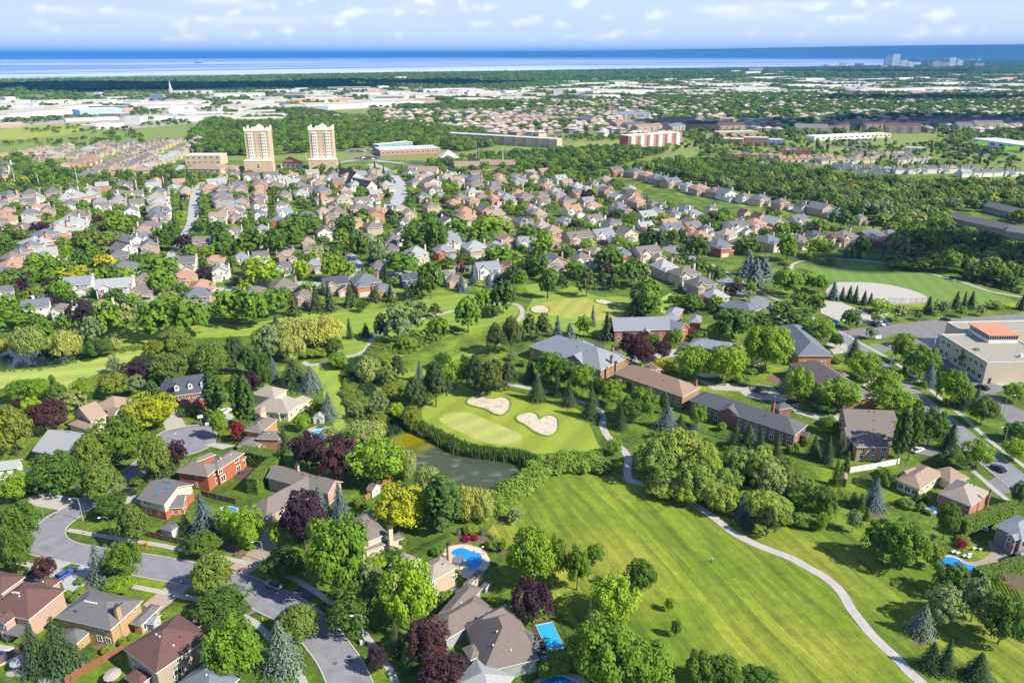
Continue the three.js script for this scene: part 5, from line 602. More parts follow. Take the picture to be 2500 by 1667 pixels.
for (const o of HOUSES) {
  const { g, fr } = buildHouse(o); landmarks.push({ x: fr[0].p.x, z: fr[0].p.z, r: 22, t: shortOf(o.label) });
  for (const x of o.dormers ?? []) { const f = fr[0], z = f.d * 0.27, S = new Shell(); S.mass(new THREE.Matrix4().makeTranslation(x, 0, z), 1.5, 2.2, 6.4, 8.6, 'gz', 0.9, 0.2); const w = part(g, 'dormer', S.wall.geo(), WL.white), r = part(w, 'dormer_roof', S.roof.geo(), o.mats.roof); windowOn(g, x, 7.9, z + 1.11, 0, 0.9, 1.2); }
}

// ---------- houses of the streets beyond: a few designs, one copy for each house ----------
function design(k) {
  const g = new THREE.Group(), S = new Shell(), I = new THREE.Matrix4(), T = (x, z) => new THREE.Matrix4().makeTranslation(x, 0, z);
  const fr = 5.3;
  if (k === 0) { S.mass(I, 10.2, 9, 0, fr, 'hip', 0.62); S.mass(T(2.4, 6.0), 5.6, 4.5, 0, 2.9, 'hip', 0.5, 0.35); S.mass(T(-2.8, 4.4), 3.6, 1.2, 0, fr, 'gz', 0.8, 0.3); }
  if (k === 1) { S.mass(I, 11, 8.6, 0, fr, 'gx', 0.62); S.mass(T(2.6, 5.9), 5.6, 4.6, 0, 2.9, 'gz', 0.55, 0.35); S.mass(T(-2.6, 3.9), 4.2, 1.6, 0, fr, 'gz', 0.8, 0.3); }
  if (k === 2) { S.mass(I, 9.6, 10.5, 0, fr, 'gz', 0.58); S.mass(T(-2.2, 7.4), 5.2, 4.4, 0, 2.9, 'hip', 0.5, 0.35); }
  if (k === 3) { S.mass(I, 12.5, 9.2, 0, 4.0, 'hip', 0.58); S.mass(T(3.4, 6.2), 5.8, 4.4, 0, 3.0, 'hip', 0.55, 0.35); S.mass(T(-3.2, 4.8), 4.0, 1.6, 0, 4.0, 'gz', 0.75, 0.3); }
  if (k === 4) { S.mass(I, 10, 9.4, 0, fr, 'hip', 0.66); S.mass(T(-2.2, 6.2), 5.4, 4.2, 0, fr - 0.2, 'hip', 0.62, 0.35); S.mass(T(3.2, 5.4), 3.2, 2.4, 0, 2.8, 'hip', 0.5, 0.3); }
  S.emit(g, { wall: WL.cream, roof: RF.grey });
  const zf = [4.5, 4.3, 5.25, 4.6, 4.7][k], xs = [5.1, 5.5, 4.8, 6.25, 5][k];
  for (const x of [-0.62, 0.05, 0.65]) { windowOn(g, x * xs, k === 3 ? 2.2 : 4.1, zf + 0.01 + (x < 0 && k < 2 ? 0.7 : 0), 0, 1.3, 1.4); }
  for (const z of [-2.4, 2.0]) { windowOn(g, xs + 0.01, k === 3 ? 2.2 : 4.1, z, Math.PI / 2, 1.2, 1.3); windowOn(g, xs + 0.01, 1.5, z, Math.PI / 2, 1.4, 1.6); windowOn(g, -xs - 0.01, k === 3 ? 2.2 : 4.1, z, -Math.PI / 2, 1.2, 1.3); }
  windowOn(g, -0.35 * xs, 1.5, zf + 0.02 + (k < 2 ? 0.7 : 0.0), 0, 1.6, 1.5);
  const gx = [2.4, 2.6, -2.2, 3.4, -2.2][k], gz = [8.26, 8.21, 9.61, 8.41, 8.31][k]; garageOn(g, gx, 1.15, gz, 0, 4.2, 2.2); doorOn(g, gx > 0 ? -0.4 : 1.6, 1.05, zf + 0.02, 0);
  if (k !== 3) chimney(g, xs + 0.25, -1.2, 9.4, WL.cream, 0.7, 1.1); else chimney(g, -xs - 0.2, 0, 7.4, WL.cream, 0.7, 1.1);
  for (const [x, z] of [[-1.5, -2.2], [0.3, -2.2]]) { const b = part(g, 'roof_vent', boxGeo, mVent); b.scale.setScalar(0.4); b.position.set(x, k === 3 ? 5.2 : 6.5, z); }
  return g;
}
const DESIGN = [0, 1, 2, 3, 4].map(design);
const rfKey = { g: 'grey', b: 'brown', t: 'taupe', p: 'pale', a: 'tan', s: 'slate', u: 'blue', n: 'navy', d: 'dark', r: 'rust', m: 'salmon', l: 'lgrey' }, wlKey = { t: 'tan', p: 'pink', r: 'red', c: 'cream', w: 'white', b: 'brown', o: 'orange', g: 'beige', e: 'rose', n: 'navy' };
const rfWord = { g: 'dark grey', b: 'dark brown', t: 'taupe', p: 'pale taupe', a: 'tan', s: 'slate', u: 'blue-grey', n: 'navy', d: 'charcoal', r: 'russet', m: 'salmon', l: 'light grey' }, wlWord = { t: 'yellow brick', p: 'pink brick', r: 'red brick', c: 'cream', w: 'white sided', b: 'brown brick', o: 'orange brick', g: 'beige brick', e: 'rose brick', n: 'navy' };
const rh = rng(31);
const RFM = {}; for (const k in RF) { const c = RF[k].color; RFM[k] = RF[k]; }
function placeHouse(p, s, turn, rk, wk, k, where, group, name = 'house') {
  const g = DESIGN[k].clone(); g.position.set(p.x, 0, p.z); g.rotation.y = turn; g.scale.set(s, clamp(s, 0.92, 1.12), s);
  for (const c of g.children) { if (c.name === 'wall' || c.name === 'chimney') c.material = WL[wlKey[wk]]; else if (c.name === 'roof') c.material = RFM[rfKey[rk]]; }
  top(name, g, `${wlWord[wk]} house with ${rfWord[rk]} ${k === 1 || k === 2 ? 'gable' : 'hip'} roof ${where}`, 'house', `${wlWord[wk]} ${rfWord[rk]}-roofed houses ${where}`); landmarks.push({ x: p.x, z: p.z, r: 15, t: `${wlWord[wk]} house with ${rfWord[rk]} roof` }); block(p.x, p.z, 6.5 * s); { const l = Math.hypot(p.x, p.z); block(p.x - p.x / l * 9, p.z - p.z / l * 9, 5.5 * s); } return g;
}
// x y width roof+wall design [turn in degrees]
const MID = {
  I: ['behind the dark pond', 'houses behind the dark pond', 14, '600 530 190 uw1|880 545 250 lw1|470 718 150 tw0|780 690 150 aw0|1515 620 200 sp4|1410 455 160 mp3|1415 368 160 gw1|1685 422 140 lw2|1645 332 140 mp3|1550 215 145 tb1|1840 325 120 uw0|960 388 160 sw3|1100 482 80 tp0|1080 555 90 tp3|30 580 110 gw1|940 272 160 gw2 60|1000 205 140 sw2 60|910 312 140 gp0|1090 168 170 sw3 60|1110 122 140 ap3|1140 82 140 tw3|1200 18 130 sp4 60|100 375 210 mp3 60|90 332 150 tp0 60|150 292 140 so0 60|270 222 200 lo4 60|340 162 180 so0 60|440 132 160 lo4 60|530 62 190 lw4 60|30 432 100 so0|1795 118 105 tw0|1670 22 125 aw1|240 250 150 sp0 60|470 95 170 lp0 60|600 20 150 tp0'],
  J: ['along the middle fairway', 'houses along the middle fairway', 20, '680 530 185 np1|915 515 215 so4|1045 548 80 so3|1255 485 140 nn1|1540 465 120 tg0|1600 478 80 tg3|1845 415 180 uw1|1975 388 90 bb0|2330 378 110 gp0|290 392 140 gw0|515 375 115 ub0|315 292 135 ap3|515 282 140 tp1|110 312 120 gw1|1305 300 165 lc4|1520 282 160 ur0|1750 255 190 lg4|1910 233 125 uw0|2150 212 140 uw1|1110 218 120 gw4|1130 180 110 gw4|600 140 140 gw2|655 90 90 ap0|120 108 110 uw0|240 30 100 sr3|1190 132 110 dw2|1680 22 140 mo4|290 552 200 tp4|70 568 140 tg3|440 610 120 tp0|1115 260 100 gp4|1010 390 110 gw4|470 205 110 ap0'],
  K: ['around the far green', 'houses around the far green', 24, '660 395 190 tg1|845 375 160 uw1|1040 365 140 tc2|1165 345 80 bb0|270 425 140 sg1|470 415 110 ap0|1380 330 150 sw1|1530 315 130 to1|1640 325 90 gw0|1870 300 160 gw4|1740 460 170 sr4|1890 435 130 ao0|1185 510 190 tc1|1010 515 120 sr4|690 555 150 tw0|480 580 170 sp2|1480 675 210 tc0|1600 752 200 gp0|1320 625 180 lg4|1710 845 180 lg0|380 78 105 to0|255 88 115 tp4|120 93 105 lg0|515 68 95 ug0|880 43 105 to2|1050 103 105 gw2|1110 123 115 mp4|1240 138 80 tp0|1300 153 70 gw0|1590 25 140 mp0|1705 48 105 tp0|1800 63 140 sw2|1935 88 105 tw0|1680 173 80 gw0|1940 208 90 bg2|2050 233 100 bg2|330 193 110 lp4|365 213 110 pp4|65 55 80 gw0|20 100 70 mo0'],
  L: ['round the ball diamond', 'houses round the ball diamond', 28, '800 175 170 sp2|655 158 105 nw0|1095 245 80 tp0|970 390 190 tg0|1160 385 180 sr1|1320 365 140 sg3|740 390 170 no0|630 415 130 tg4|390 425 170 sg4|620 270 140 sg1|440 285 160 lg2|290 295 150 mg0|150 315 150 gw1|330 105 130 sg0|490 135 115 tp0|880 400 110 bg0|915 210 80 lw2'],
  M: ['short of the towers', 'houses short of the towers', 30, '1230 903 115 sg0|1190 943 170 pw4|1215 983 170 lw4|1200 1023 170 pw4|1220 1048 160 sw4|1210 1092 125 sp0|1420 893 110 pg4|1600 873 130 mp0|1700 883 120 tp0|1690 928 150 sp0|1700 963 160 tp0|1740 1008 140 up1|1740 1043 140 ap0|1990 855 115 mp2|2110 850 115 tp0|1980 908 105 mp0|1980 948 105 sp0|1975 993 105 tw0|2170 1053 115 uw1|1985 1058 105 sw0|1800 1083 90 tp0|1910 783 200 gw1|1650 828 150 lw1|2070 775 110 gw1|360 1033 105 sp2|70 923 150 gp4|230 913 130 gp4|400 903 120 gp4|500 945 110 lp4|600 935 120 lp4|690 920 110 lp4|720 893 80 sp0|590 1073 170 tw0|50 1043 110 ap0|10 983 80 sp0|0 1120 110 tp0|600 1130 120 lw0|1830 1040 90 gw0|1790 760 80 gw1|40 690 100 gw0|20 730 110 gw0|20 770 100 gp0'],
  N: ['by the wide road', 'houses by the wide road', 26, '560 838 100 ap0|580 888 130 sp4|420 838 75 tp0|890 973 120 tw1|870 1013 150 tp3|1420 823 150 gw2|1440 883 115 gw0|1360 933 110 sg0|1750 803 140 gp4|1750 843 130 tp4|1640 933 100 tp0|1735 958 100 mp0|1800 923 80 to0|1890 938 90 mo0|2000 943 110 ug0|2135 938 120 tp0|2255 928 100 to0|1680 1053 140 mp4|1690 1093 130 mp4|2215 1053 110 gp0|2180 1013 90 mp0|2100 808 100 gw0|2170 748 70 pw1|2280 738 75 mp1|640 1080 90 tp0|1590 975 100 mp0|980 940 70 gw0|1210 1120 80 gw0'],
  O: ['below the beige apartments', 'houses below the beige apartments', 30, '950 990 100 gr1|1100 998 130 gp0|1190 1023 110 mp0|1260 1043 115 sp4|1370 1073 130 sp1|1500 1098 90 uw0|870 1048 85 pp0|1060 1128 100 pp0|200 1068 100 ug0|390 988 60 mo1|300 1003 60 pw1|1320 1055 100 sp0'],
};
let midCount = 0;
for (const [z, [where, group, turn, list]] of Object.entries(MID)) for (const e of list.split('|')) {
  const q = e.split(' '), x = +q[0], y = +q[1], w = +q[2], code = q[3], t = (q[4] ? +q[4] : turn) + (rh() - 0.5) * 10, p = at(z, x, y, 5.6), kpx = F / project(V3(p.x, 5, p.z))[2], s = clamp(w * 0.318878 / kpx / 11.2, 0.8, 1.5);
  placeHouse(p, s, t * Math.PI / 180 * (p.x < -420 ? -1 : 1), code[0], code[1], +code[2], where, group); midCount++;
}
// single houses scattered at random through gaps in the same streets, not rows
{ const zone = polyG([[0, 560], [140, 530], [320, 480], [470, 470], [640, 470], [800, 470], [1000, 460], [1180, 460], [1400, 470], [1560, 490], [1720, 520], [1860, 550], [1850, 600], [1700, 630], [1480, 670], [1280, 670], [1000, 690], [820, 700], [700, 720], [540, 740], [300, 750], [150, 780], [0, 780]]), z2 = polyG([[0, 500], [250, 465], [420, 450], [640, 440], [860, 430], [1060, 430], [1250, 440], [1450, 450], [1560, 490], [1180, 460], [640, 470], [320, 480], [140, 530], [0, 560]]); let n = 0;
  for (const [zn, max, name, where, group] of [[zone, 78, 'house', 'beyond the middle fairway', 'infill houses beyond the fairway'], [z2, 66, 'far_house', 'short of the towers', 'infill houses short of the towers']]) { let x0 = 1e9, x1 = -1e9, z0 = 1e9, z1 = -1e9; for (const q of zn) { x0 = Math.min(x0, q.x); x1 = Math.max(x1, q.x); z0 = Math.min(z0, q.z); z1 = Math.max(z1, q.z); } let m = 0; for (let i = 0; i < 9000 && m < max; i++) { const x = lerp(x0, x1, rh()), z = lerp(z0, z1, rh()); if (!inPoly(zn, x, z) || isBlocked(x, z, 6.5) || noTree.some((q) => inPoly(q, x, z))) continue; const s = project(V3(x, 5, z)); if (s[0] < -20 || s[0] > 2520) continue; m++; placeHouse(V3(x, 0, z), 0.95 + rh() * 0.2, (rh() < 0.5 ? 26 : 116) * Math.PI / 180, 'gtpsulma'[Math.floor(rh() * 8)], 'pwgcow'[Math.floor(rh() * 6)], Math.floor(rh() * 5), where, group, name); } } }
// rows of alike houses farther off
const rowsFar = [['M', 'in straight rows short of the sheds', 'straight rows of houses', 9, [670, 775], [985, 640], 'tg'], ['M', 'in straight rows short of the sheds', 'straight rows of houses', 8, [905, 742], [1150, 625], 'gg'], ['M', 'in straight rows short of the sheds', 'straight rows of houses', 13, [1075, 745], [1440, 565], 'lg'], ['M', 'in straight rows short of the sheds', 'straight rows of houses', 7, [975, 605], [1215, 512], 'tg'], ['M', 'in straight rows short of the sheds', 'straight rows of houses', 8, [1130, 600], [1350, 505], 'tg'], ['M', 'in straight rows short of the sheds', 'straight rows of houses', 5, [1390, 585], [1515, 500], 'gg'], ['M', 'in straight rows short of the sheds', 'straight rows of houses', 7, [735, 615], [985, 530], 'tg'], ['M', 'in straight rows short of the sheds', 'straight rows of houses', 8, [555, 625], [825, 533], 'tg'], ['M', 'in straight rows short of the sheds', 'straight rows of houses', 6, [475, 725], [690, 655], 'ro'], ['M', 'in straight rows short of the sheds', 'straight rows of houses', 6, [300, 665], [520, 560], 'tg'], ['M', 'in straight rows short of the sheds', 'straight rows of houses', 6, [10, 640], [350, 580], 'ap'],
  ['N', 'beyond the tower wood', 'houses beyond the wood', 10, [500, 330], [930, 320], 'gp'], ['N', 'beyond the tower wood', 'houses beyond the wood', 12, [830, 355], [1380, 350], 'mp'], ['N', 'beyond the tower wood', 'houses beyond the wood', 9, [1480, 290], [1990, 300], 'tp'], ['N', 'beyond the tower wood', 'houses beyond the wood', 9, [1530, 330], [2320, 330], 'pp'], ['N', 'beyond the tower wood', 'houses beyond the wood', 8, [1850, 370], [2340, 345], 'ap'], ['O', 'beyond the tower wood', 'houses beyond the wood', 12, [0, 585], [640, 545], 'tp'], ['O', 'beyond the tower wood', 'houses beyond the wood', 10, [260, 525], [1000, 520], 'bp'], ['O', 'beyond the tower wood', 'houses beyond the wood', 10, [60, 610], [620, 590], 'ap'],
  ['P', 'between the wood and the shops', 'orange-roofed terraces', 7, [110, 865], [470, 880], 'mp'], ['P', 'between the wood and the shops', 'orange-roofed terraces', 8, [500, 900], [860, 890], 'mp'], ['P', 'between the wood and the shops', 'orange-roofed terraces', 8, [350, 945], [760, 955], 'ac'], ['P', 'between the wood and the shops', 'orange-roofed terraces', 7, [820, 915], [1200, 905], 'ac'], ['P', 'between the wood and the shops', 'orange-roofed terraces', 9, [1050, 860], [1460, 865], 'pc'], ['P', 'between the wood and the shops', 'orange-roofed terraces', 6, [930, 955], [1300, 980], 'gw'], ['P', 'between the wood and the shops', 'orange-roofed terraces', 8, [1390, 985], [1960, 975], 'gw'], ['P', 'between the wood and the shops', 'orange-roofed terraces', 7, [1390, 915], [1620, 900], 'tc'], ['P', 'between the wood and the shops', 'orange-roofed terraces', 6, [1900, 1010], [2300, 1000], 'gw'], ['P', 'between the wood and the shops', 'orange-roofed terraces', 6, [1050, 1010], [1250, 1020], 'gw'], ['P', 'between the wood and the shops', 'orange-roofed terraces', 6, [500, 835], [720, 840], 'br']];
for (const [z, where, group, n, a, b, code] of rowsFar) { const A = at(z, ...a, 4), B = at(z, ...b, 4), X = B.clone().sub(A), tt = Math.atan2(-X.z, X.x), step = X.length() / Math.max(1, n - 1); for (let i = 0; i < n; i++) { const t = n > 1 ? i / (n - 1) : 0, p = A.clone().lerp(B, t), alt = 'gtpals'[Math.floor(rh() * 6)]; placeHouse(p, clamp(step / 12, 0.72, 1.35), tt + (rh() < 0.5 ? Math.PI : 0), rh() < 0.6 ? code[0] : alt, code[1], [0, 4, 0, 1][Math.floor(rh() * 4)], where, group, 'far_house'); } }

// ---------- towers, apartments, school, sheds ----------
const mBeige = brickMat(0.62, 0.45, 0.32), mCreamWall = mat(0.78, 0.72, 0.62), mRose = brickMat(0.45, 0.22, 0.16), mWhiteRoof = mat(0.60, 0.60, 0.60, { map: texConc }), mFlatRoof = mat(0.47, 0.45, 0.42, { map: texConc }), mOrangeRoof = mat(0.55, 0.20, 0.09, { map: texShingle });
function tower(z, base, label) {
  const p = at(z, ...base), g = thing('apartment_tower', label, 'tower', 'twin apartment towers', p, 0.12), W = 25, D = 20, H = 42, S = new Shell();
  const t = new Tris(); t.box(-W / 2, 0, -D - 6, W / 2, H, -6); part(g, 'wall', t.geo(), mBeige);
  const s = new Tris(); s.box(-W / 2 - 0.15, 0, -D - 5.6, -W / 2, H - 1, -7); part(g, 'side_wall', s.geo(), mRose);
  const pod = new Tris(); pod.box(-W / 2 - 1.5, 0, -6, W / 2 + 3, 12, 5); part(g, 'podium', pod.geo(), mBeige);
  const tr = new Tris(); tr.box(-W / 2 - 0.4, H, -D - 6.4, W / 2 + 0.4, H + 0.9, -5.6).box(-W / 2 - 1.8, 12, -5.5, W / 2 + 3.3, 12.6, 5.3); for (const [x, zz] of [[-W / 2 + 0.6, -7], [W / 2 - 0.6, -7], [-W / 2 + 0.6, -D - 5], [W / 2 - 0.6, -D - 5]]) tr.box(x - 0.9, H + 0.9, zz - 0.9, x + 0.9, H + 4.2, zz + 0.9); part(g, 'parapet', tr.geo(), mCreamWall);
  const M = (x, y, zz) => new THREE.Matrix4().makeTranslation(x, 0, zz); const G = new Shell(); G.mass(M(0, 0, -6.9), 9, 2.4, H + 0.9, H + 1.4, 'gz', 0.7, 0.2); G.mass(M(0, 0, -D - 4.8), 9, 2.4, H + 0.9, H + 2.6, 'gz', 0.7, 0.2); G.mass(M(0.5, 0, 4.2), 9, 1.8, 12.6, 13.2, 'gz', 0.55, 0.2); part(g, 'gable', G.wall.geo(), mCreamWall); part(g, 'gable_roof', G.roof.geo(), mCreamWall);
  const bays = new Tris(); for (const x of [-W / 2 + 5.6, W / 2 - 5.6]) bays.box(x - 2.3, 12.6, -6, x + 2.3, H - 2, -5.2); part(g, 'bay', bays.geo(), mCreamWall);
  for (let f = 0; f < 8; f++) { const y = 16.2 + f * 3.15; for (const x of [-W / 2 + 2, -2.4, 1.8, W / 2 - 2]) windowOn(g, x, y, -5.98, 0, 1.5, 1.8); for (const x of [-W / 2 + 4.6, -W / 2 + 6.6, W / 2 - 6.6, W / 2 - 4.6]) windowOn(g, x, y, -5.18, 0, 1.5, 1.9); for (const zz of [-10, -14, -18, -22]) windowOn(g, -W / 2 - 0.16, y, zz, -Math.PI / 2, 1.5, 1.8); }
  windowOn(g, 0.5, 6.8, 5.02, 0, 2.4, 6.2); for (const [x, y] of [[-10, 8], [-10, 4], [11, 8.4], [11, 4.4], [0.5, 1.6]]) windowOn(g, x, y, 5.02, 0, 1.8, 1.6);
  const rf = new Tris(); rf.box(-6, H + 0.9, -20, 5, H + 3.4, -12).box(6, H + 0.9, -18, 9, H + 2.2, -14); part(g, 'roof_plant', rf.geo(), mWhiteRoof); for (let i = 0; i < 5; i++) block(p.x - 10 + i * 5, p.z - 10, 9);
}
tower('M', [1985, 752], 'beige apartment tower with cream gables beside the low tan hall'); tower('N', [590, 742], 'beige apartment tower with cream gables beside the wide road');
// a long building from two ends of its front at the ground, its depth and height
function block2(name, label, cat, z, a, b, d, h, mats, rows, cols, opt = {}) {
  const A = at(z, ...a), B = at(z, ...b), X = B.clone().sub(A), w = X.length(), turn = Math.atan2(-X.z, X.x), p = A.clone().lerp(B, 0.5), g = thing(name, label, cat, opt.group, p, turn), S = new Shell();
  S.mass(new THREE.Matrix4().makeTranslation(0, 0, -d / 2), w, d, 0, h, opt.t ?? 'flat', opt.p ?? 0.5, 0.5); S.emit(g, { wall: mats[0], roof: mats[1], trim: mats[2] ?? mTrim });
  if (opt.bays) { const T = new Tris(); for (let i = 0; i < opt.bays; i++) { const x = ((i + 0.5) / opt.bays - 0.5) * w; T.box(x - w / opt.bays * 0.22, 0, 0, x + w / opt.bays * 0.22, h * 0.96, 1.2); } part(g, 'bay', T.geo(), mats[3] ?? mats[0]); }
  for (let j = 0; j < rows; j++) for (let i = 0; i < cols; i++) windowOn(g, ((i + 0.5) / cols - 0.5) * w, (j + 0.55) * h / rows, opt.bays ? 1.22 : 0.02, 0, w / cols * 0.55, h / rows * 0.5);
  const n = Math.ceil(w / 10); for (let i = 0; i <= n; i++) { const q = A.clone().lerp(B, i / n).add(V3(-Math.sin(turn) * d / 2, 0, -Math.cos(turn) * d / 2)); block(q.x, q.z, Math.max(5, d * 0.6)); }
  return g;
}
const mConcWall = mat(0.52, 0.47, 0.38, { map: texConc });
block2('apartment_block', 'long low beige apartment block with rows of balconies', 'apartment block', 'O', [-330, 770], [500, 822], 16, 12, [brickMat(0.50, 0.43, 0.33), mWhiteRoof], 4, 20, { bays: 10 });
block2('apartment_block', 'white and red brick apartment block with glazed corner', 'apartment block', 'O', [1045, 828], [1455, 795], 18, 17, [brickMat(0.48, 0.16, 0.10), mWhiteRoof, mTrim, mCreamWall], 5, 12, { bays: 6 });
const apts = [['blue-grey gabled apartment block beside the white gabled one', [660, 640], [760, 650], 'slate'], ['white apartment block with pale blue gabled roof', [925, 605], [1210, 610], 'blue'], ['apartment block with russet roof and stone bays behind the red brick block', [960, 690], [1220, 665], 'rust'], ['beige apartment block with russet gabled roof and balconies', [1290, 655], [1560, 650], 'rust'], ['apartment block with dark roof over the wooded road', [1500, 690], [1730, 690], 'brown'], ['apartment block with brown roof and pale end wall', [1745, 705], [1940, 700], 'brown'], ['slate roofed apartment block in the shade of the cloud', [1040, 700], [1190, 690], 'dark'], ['brown roofed apartment block behind the red brick block', [1120, 720], [1310, 705], 'rust'], ['slate roofed apartment block beside the shops', [1380, 715], [1480, 700], 'slate']];
for (const [l, a, b, r] of apts) block2('apartment_block', l, 'apartment block', 'O', a, b, 17, 11, [r === 'blue' ? mCreamWall : brickMat(0.42, 0.33, 0.26), RF[r]], 4, 8, { t: 'gx', p: 0.5, bays: 4 });
const apts2 = [[600, 715, 850, 718, 'taupe'], [840, 705, 1015, 705, 'brown'], [1010, 680, 1130, 672, 'rust'], [1130, 690, 1290, 690, 'brown'], [1290, 705, 1560, 710, 'brown'], [1450, 660, 1600, 670, 'dark'], [1610, 645, 1790, 650, 'dark'], [1820, 655, 2000, 655, 'dark'], [1840, 700, 1960, 700, 'grey'], [1980, 690, 2200, 685, 'grey'], [2020, 650, 2210, 655, 'dark'], [2260, 665, 2420, 665, 'dark']];
for (const [x0, y0, x1, y1, r] of apts2) block2('apartment_block', `gabled apartment block with ${r} roof in the rows behind the shops`, 'apartment block', 'P', [x0, y0], [x1, y1], 18, 11, [brickMat(0.40, 0.33, 0.27), RF[r]], 4, 7, { t: 'gx', p: 0.5, bays: 3, group: 'gabled apartment blocks behind the shops' });
block2('shop', 'long white shop row with orange fascia behind the car park', 'shop', 'P', [750, 765], [1180, 745], 22, 6, [mCreamWall, mWhiteRoof], 1, 10);
block2('shop', 'cream shop row with red sign band', 'shop', 'P', [1180, 745], [1335, 738], 20, 6, [mat(0.62, 0.50, 0.36), mWhiteRoof], 1, 5);
block2('shop', 'red brick office block with blue end wall', 'shop', 'P', [205, 800], [395, 805], 16, 11, [mRose, mWhiteRoof], 3, 7); block2('shop', 'low red brick shop with white roof', 'shop', 'P', [50, 780], [200, 785], 18, 6, [mRose, mWhiteRoof], 1, 5); block2('shop', 'long red brick shop row with flat roof', 'shop', 'P', [20, 735], [320, 725], 18, 7, [mRose, mFlatRoof], 1, 8); block2('shop', 'blue walled shop wing', 'shop', 'P', [395, 800], [515, 800], 14, 8, [mat(0.05, 0.12, 0.45), mWhiteRoof], 2, 3);
block2('supermarket', 'wide white supermarket with green wall panels', 'supermarket', 'P', [1950, 790], [2352, 850], 40, 8, [mat(0.66, 0.70, 0.76), mWhiteRoof], 1, 6);
for (const [x, y] of [[2020, 800], [2262, 838]]) { const p = at('P', x, y, 4), g = thing('wall_sign', x < 2100 ? 'bright green wall panel on the supermarket nearer the road' : 'bright green wall panel on the supermarket above the parked cars', 'sign', undefined, p, -0.25); const b = part(g, 'board', boxGeo, mat(0.35, 0.72, 0.02)); b.scale.set(17, 5, 0.6); }
block2('petrol_station', 'small white and red petrol station kiosk', 'kiosk', 'P', [1450, 845], [1600, 850], 12, 5, [mat(0.7, 0.6, 0.55), mWhiteRoof], 1, 4);
block2('community_centre', 'low brick community centre with teal glass roof lights', 'civic building', 'N', [1030, 632], [1490, 612], 38, 7, [mRose, mat(0.50, 0.55, 0.60, { map: texConc })], 1, 12);
block2('community_centre', 'square hall with white pyramid roof and teal windows', 'civic building', 'N', [1500, 685], [1632, 680], 22, 6, [mRose, mat(0.66, 0.68, 0.70)], 1, 6, { t: 'hip', p: 0.75 });
block2('community_centre', 'raised clerestory wing with blue glass', 'civic building', 'N', [1020, 600], [1280, 572], 14, 9, [mat(0.16, 0.30, 0.36, { rough: 0.2 }), mat(0.45, 0.50, 0.56)], 1, 10);
block2('hall', 'low tan hall with broad brown and flat roofs beside the towers', 'hall', 'M', [1410, 770], [1690, 775], 26, 6, [mBeige, RF.tan], 1, 6, { t: 'hip', p: 0.35 }); block2('hall', 'flat roofed tan hall behind the broad brown roof', 'hall', 'M', [1420, 700], [1690, 700], 22, 11, [mBeige, mWhiteRoof], 2, 6); block2('hall', 'tan roofed lobby beside the tower', 'hall', 'M', [1700, 765], [1810, 765], 20, 4.5, [mBeige, RF.tan], 1, 3, { t: 'hip', p: 0.4 });
block2('pavilion', 'orange tiled pavilion with stepped roof between the towers', 'pavilion', 'N', [268, 722], [415, 722], 14, 5, [mCreamWall, mOrangeRoof], 1, 4, { t: 'hip', p: 0.6 }); { const p = at('N', 335, 660, 8), g = thing('pavilion', 'upper orange roof tier of the pavilion lantern', 'pavilion', undefined, V3(p.x, 0, p.z)); const S = new Shell(); S.mass(new THREE.Matrix4(), 9, 8, 0, 9, 'hip', 0.7, 0.6); S.emit(g, { wall: mCreamWall, roof: mOrangeRoof }); }
for (const [a, b, l] of [[[700, 800], [815, 840], 'upper'], [[760, 880], [930, 915], 'lower']]) block2('townhouse', `black roofed white gabled terrace, ${l} row by the wide road`, 'townhouse', 'N', a, b, 11, 5.5, [WL.white, roofMat(0.035, 0.038, 0.05)], 2, 8, { t: 'gx', p: 0.9 });
for (const [a, b, l] of [[[1240, 785], [1460, 790], 'tan gabled terrace beside the wide road'], [[1600, 745], [1800, 745], 'tan gabled terrace below the power line'], [[1790, 730], [2050, 735], 'brown gabled terrace below the power line']]) block2('townhouse', l, 'townhouse', 'N', a, b, 11, 5.5, [WL.beige, RF.tan], 2, 10, { t: 'gx', p: 0.8 });
// right edge terraces
for (const [a, b, l] of [[[1760, 300], [2290, 420], 'long slate roofed terrace at the edge of the wood'], [[2040, 210], [2400, 300], 'second slate roofed terrace deeper in the wood'], [[2210, 410], [2400, 440], 'brown roofed end house of the wood terrace']]) block2('townhouse', l, 'townhouse', 'L', a, b, 11, 5.2, [WL.taupe, l[0] === 'b' ? RF.taupe : RF.grey], 2, 14, { t: 'gx', p: 0.5 });
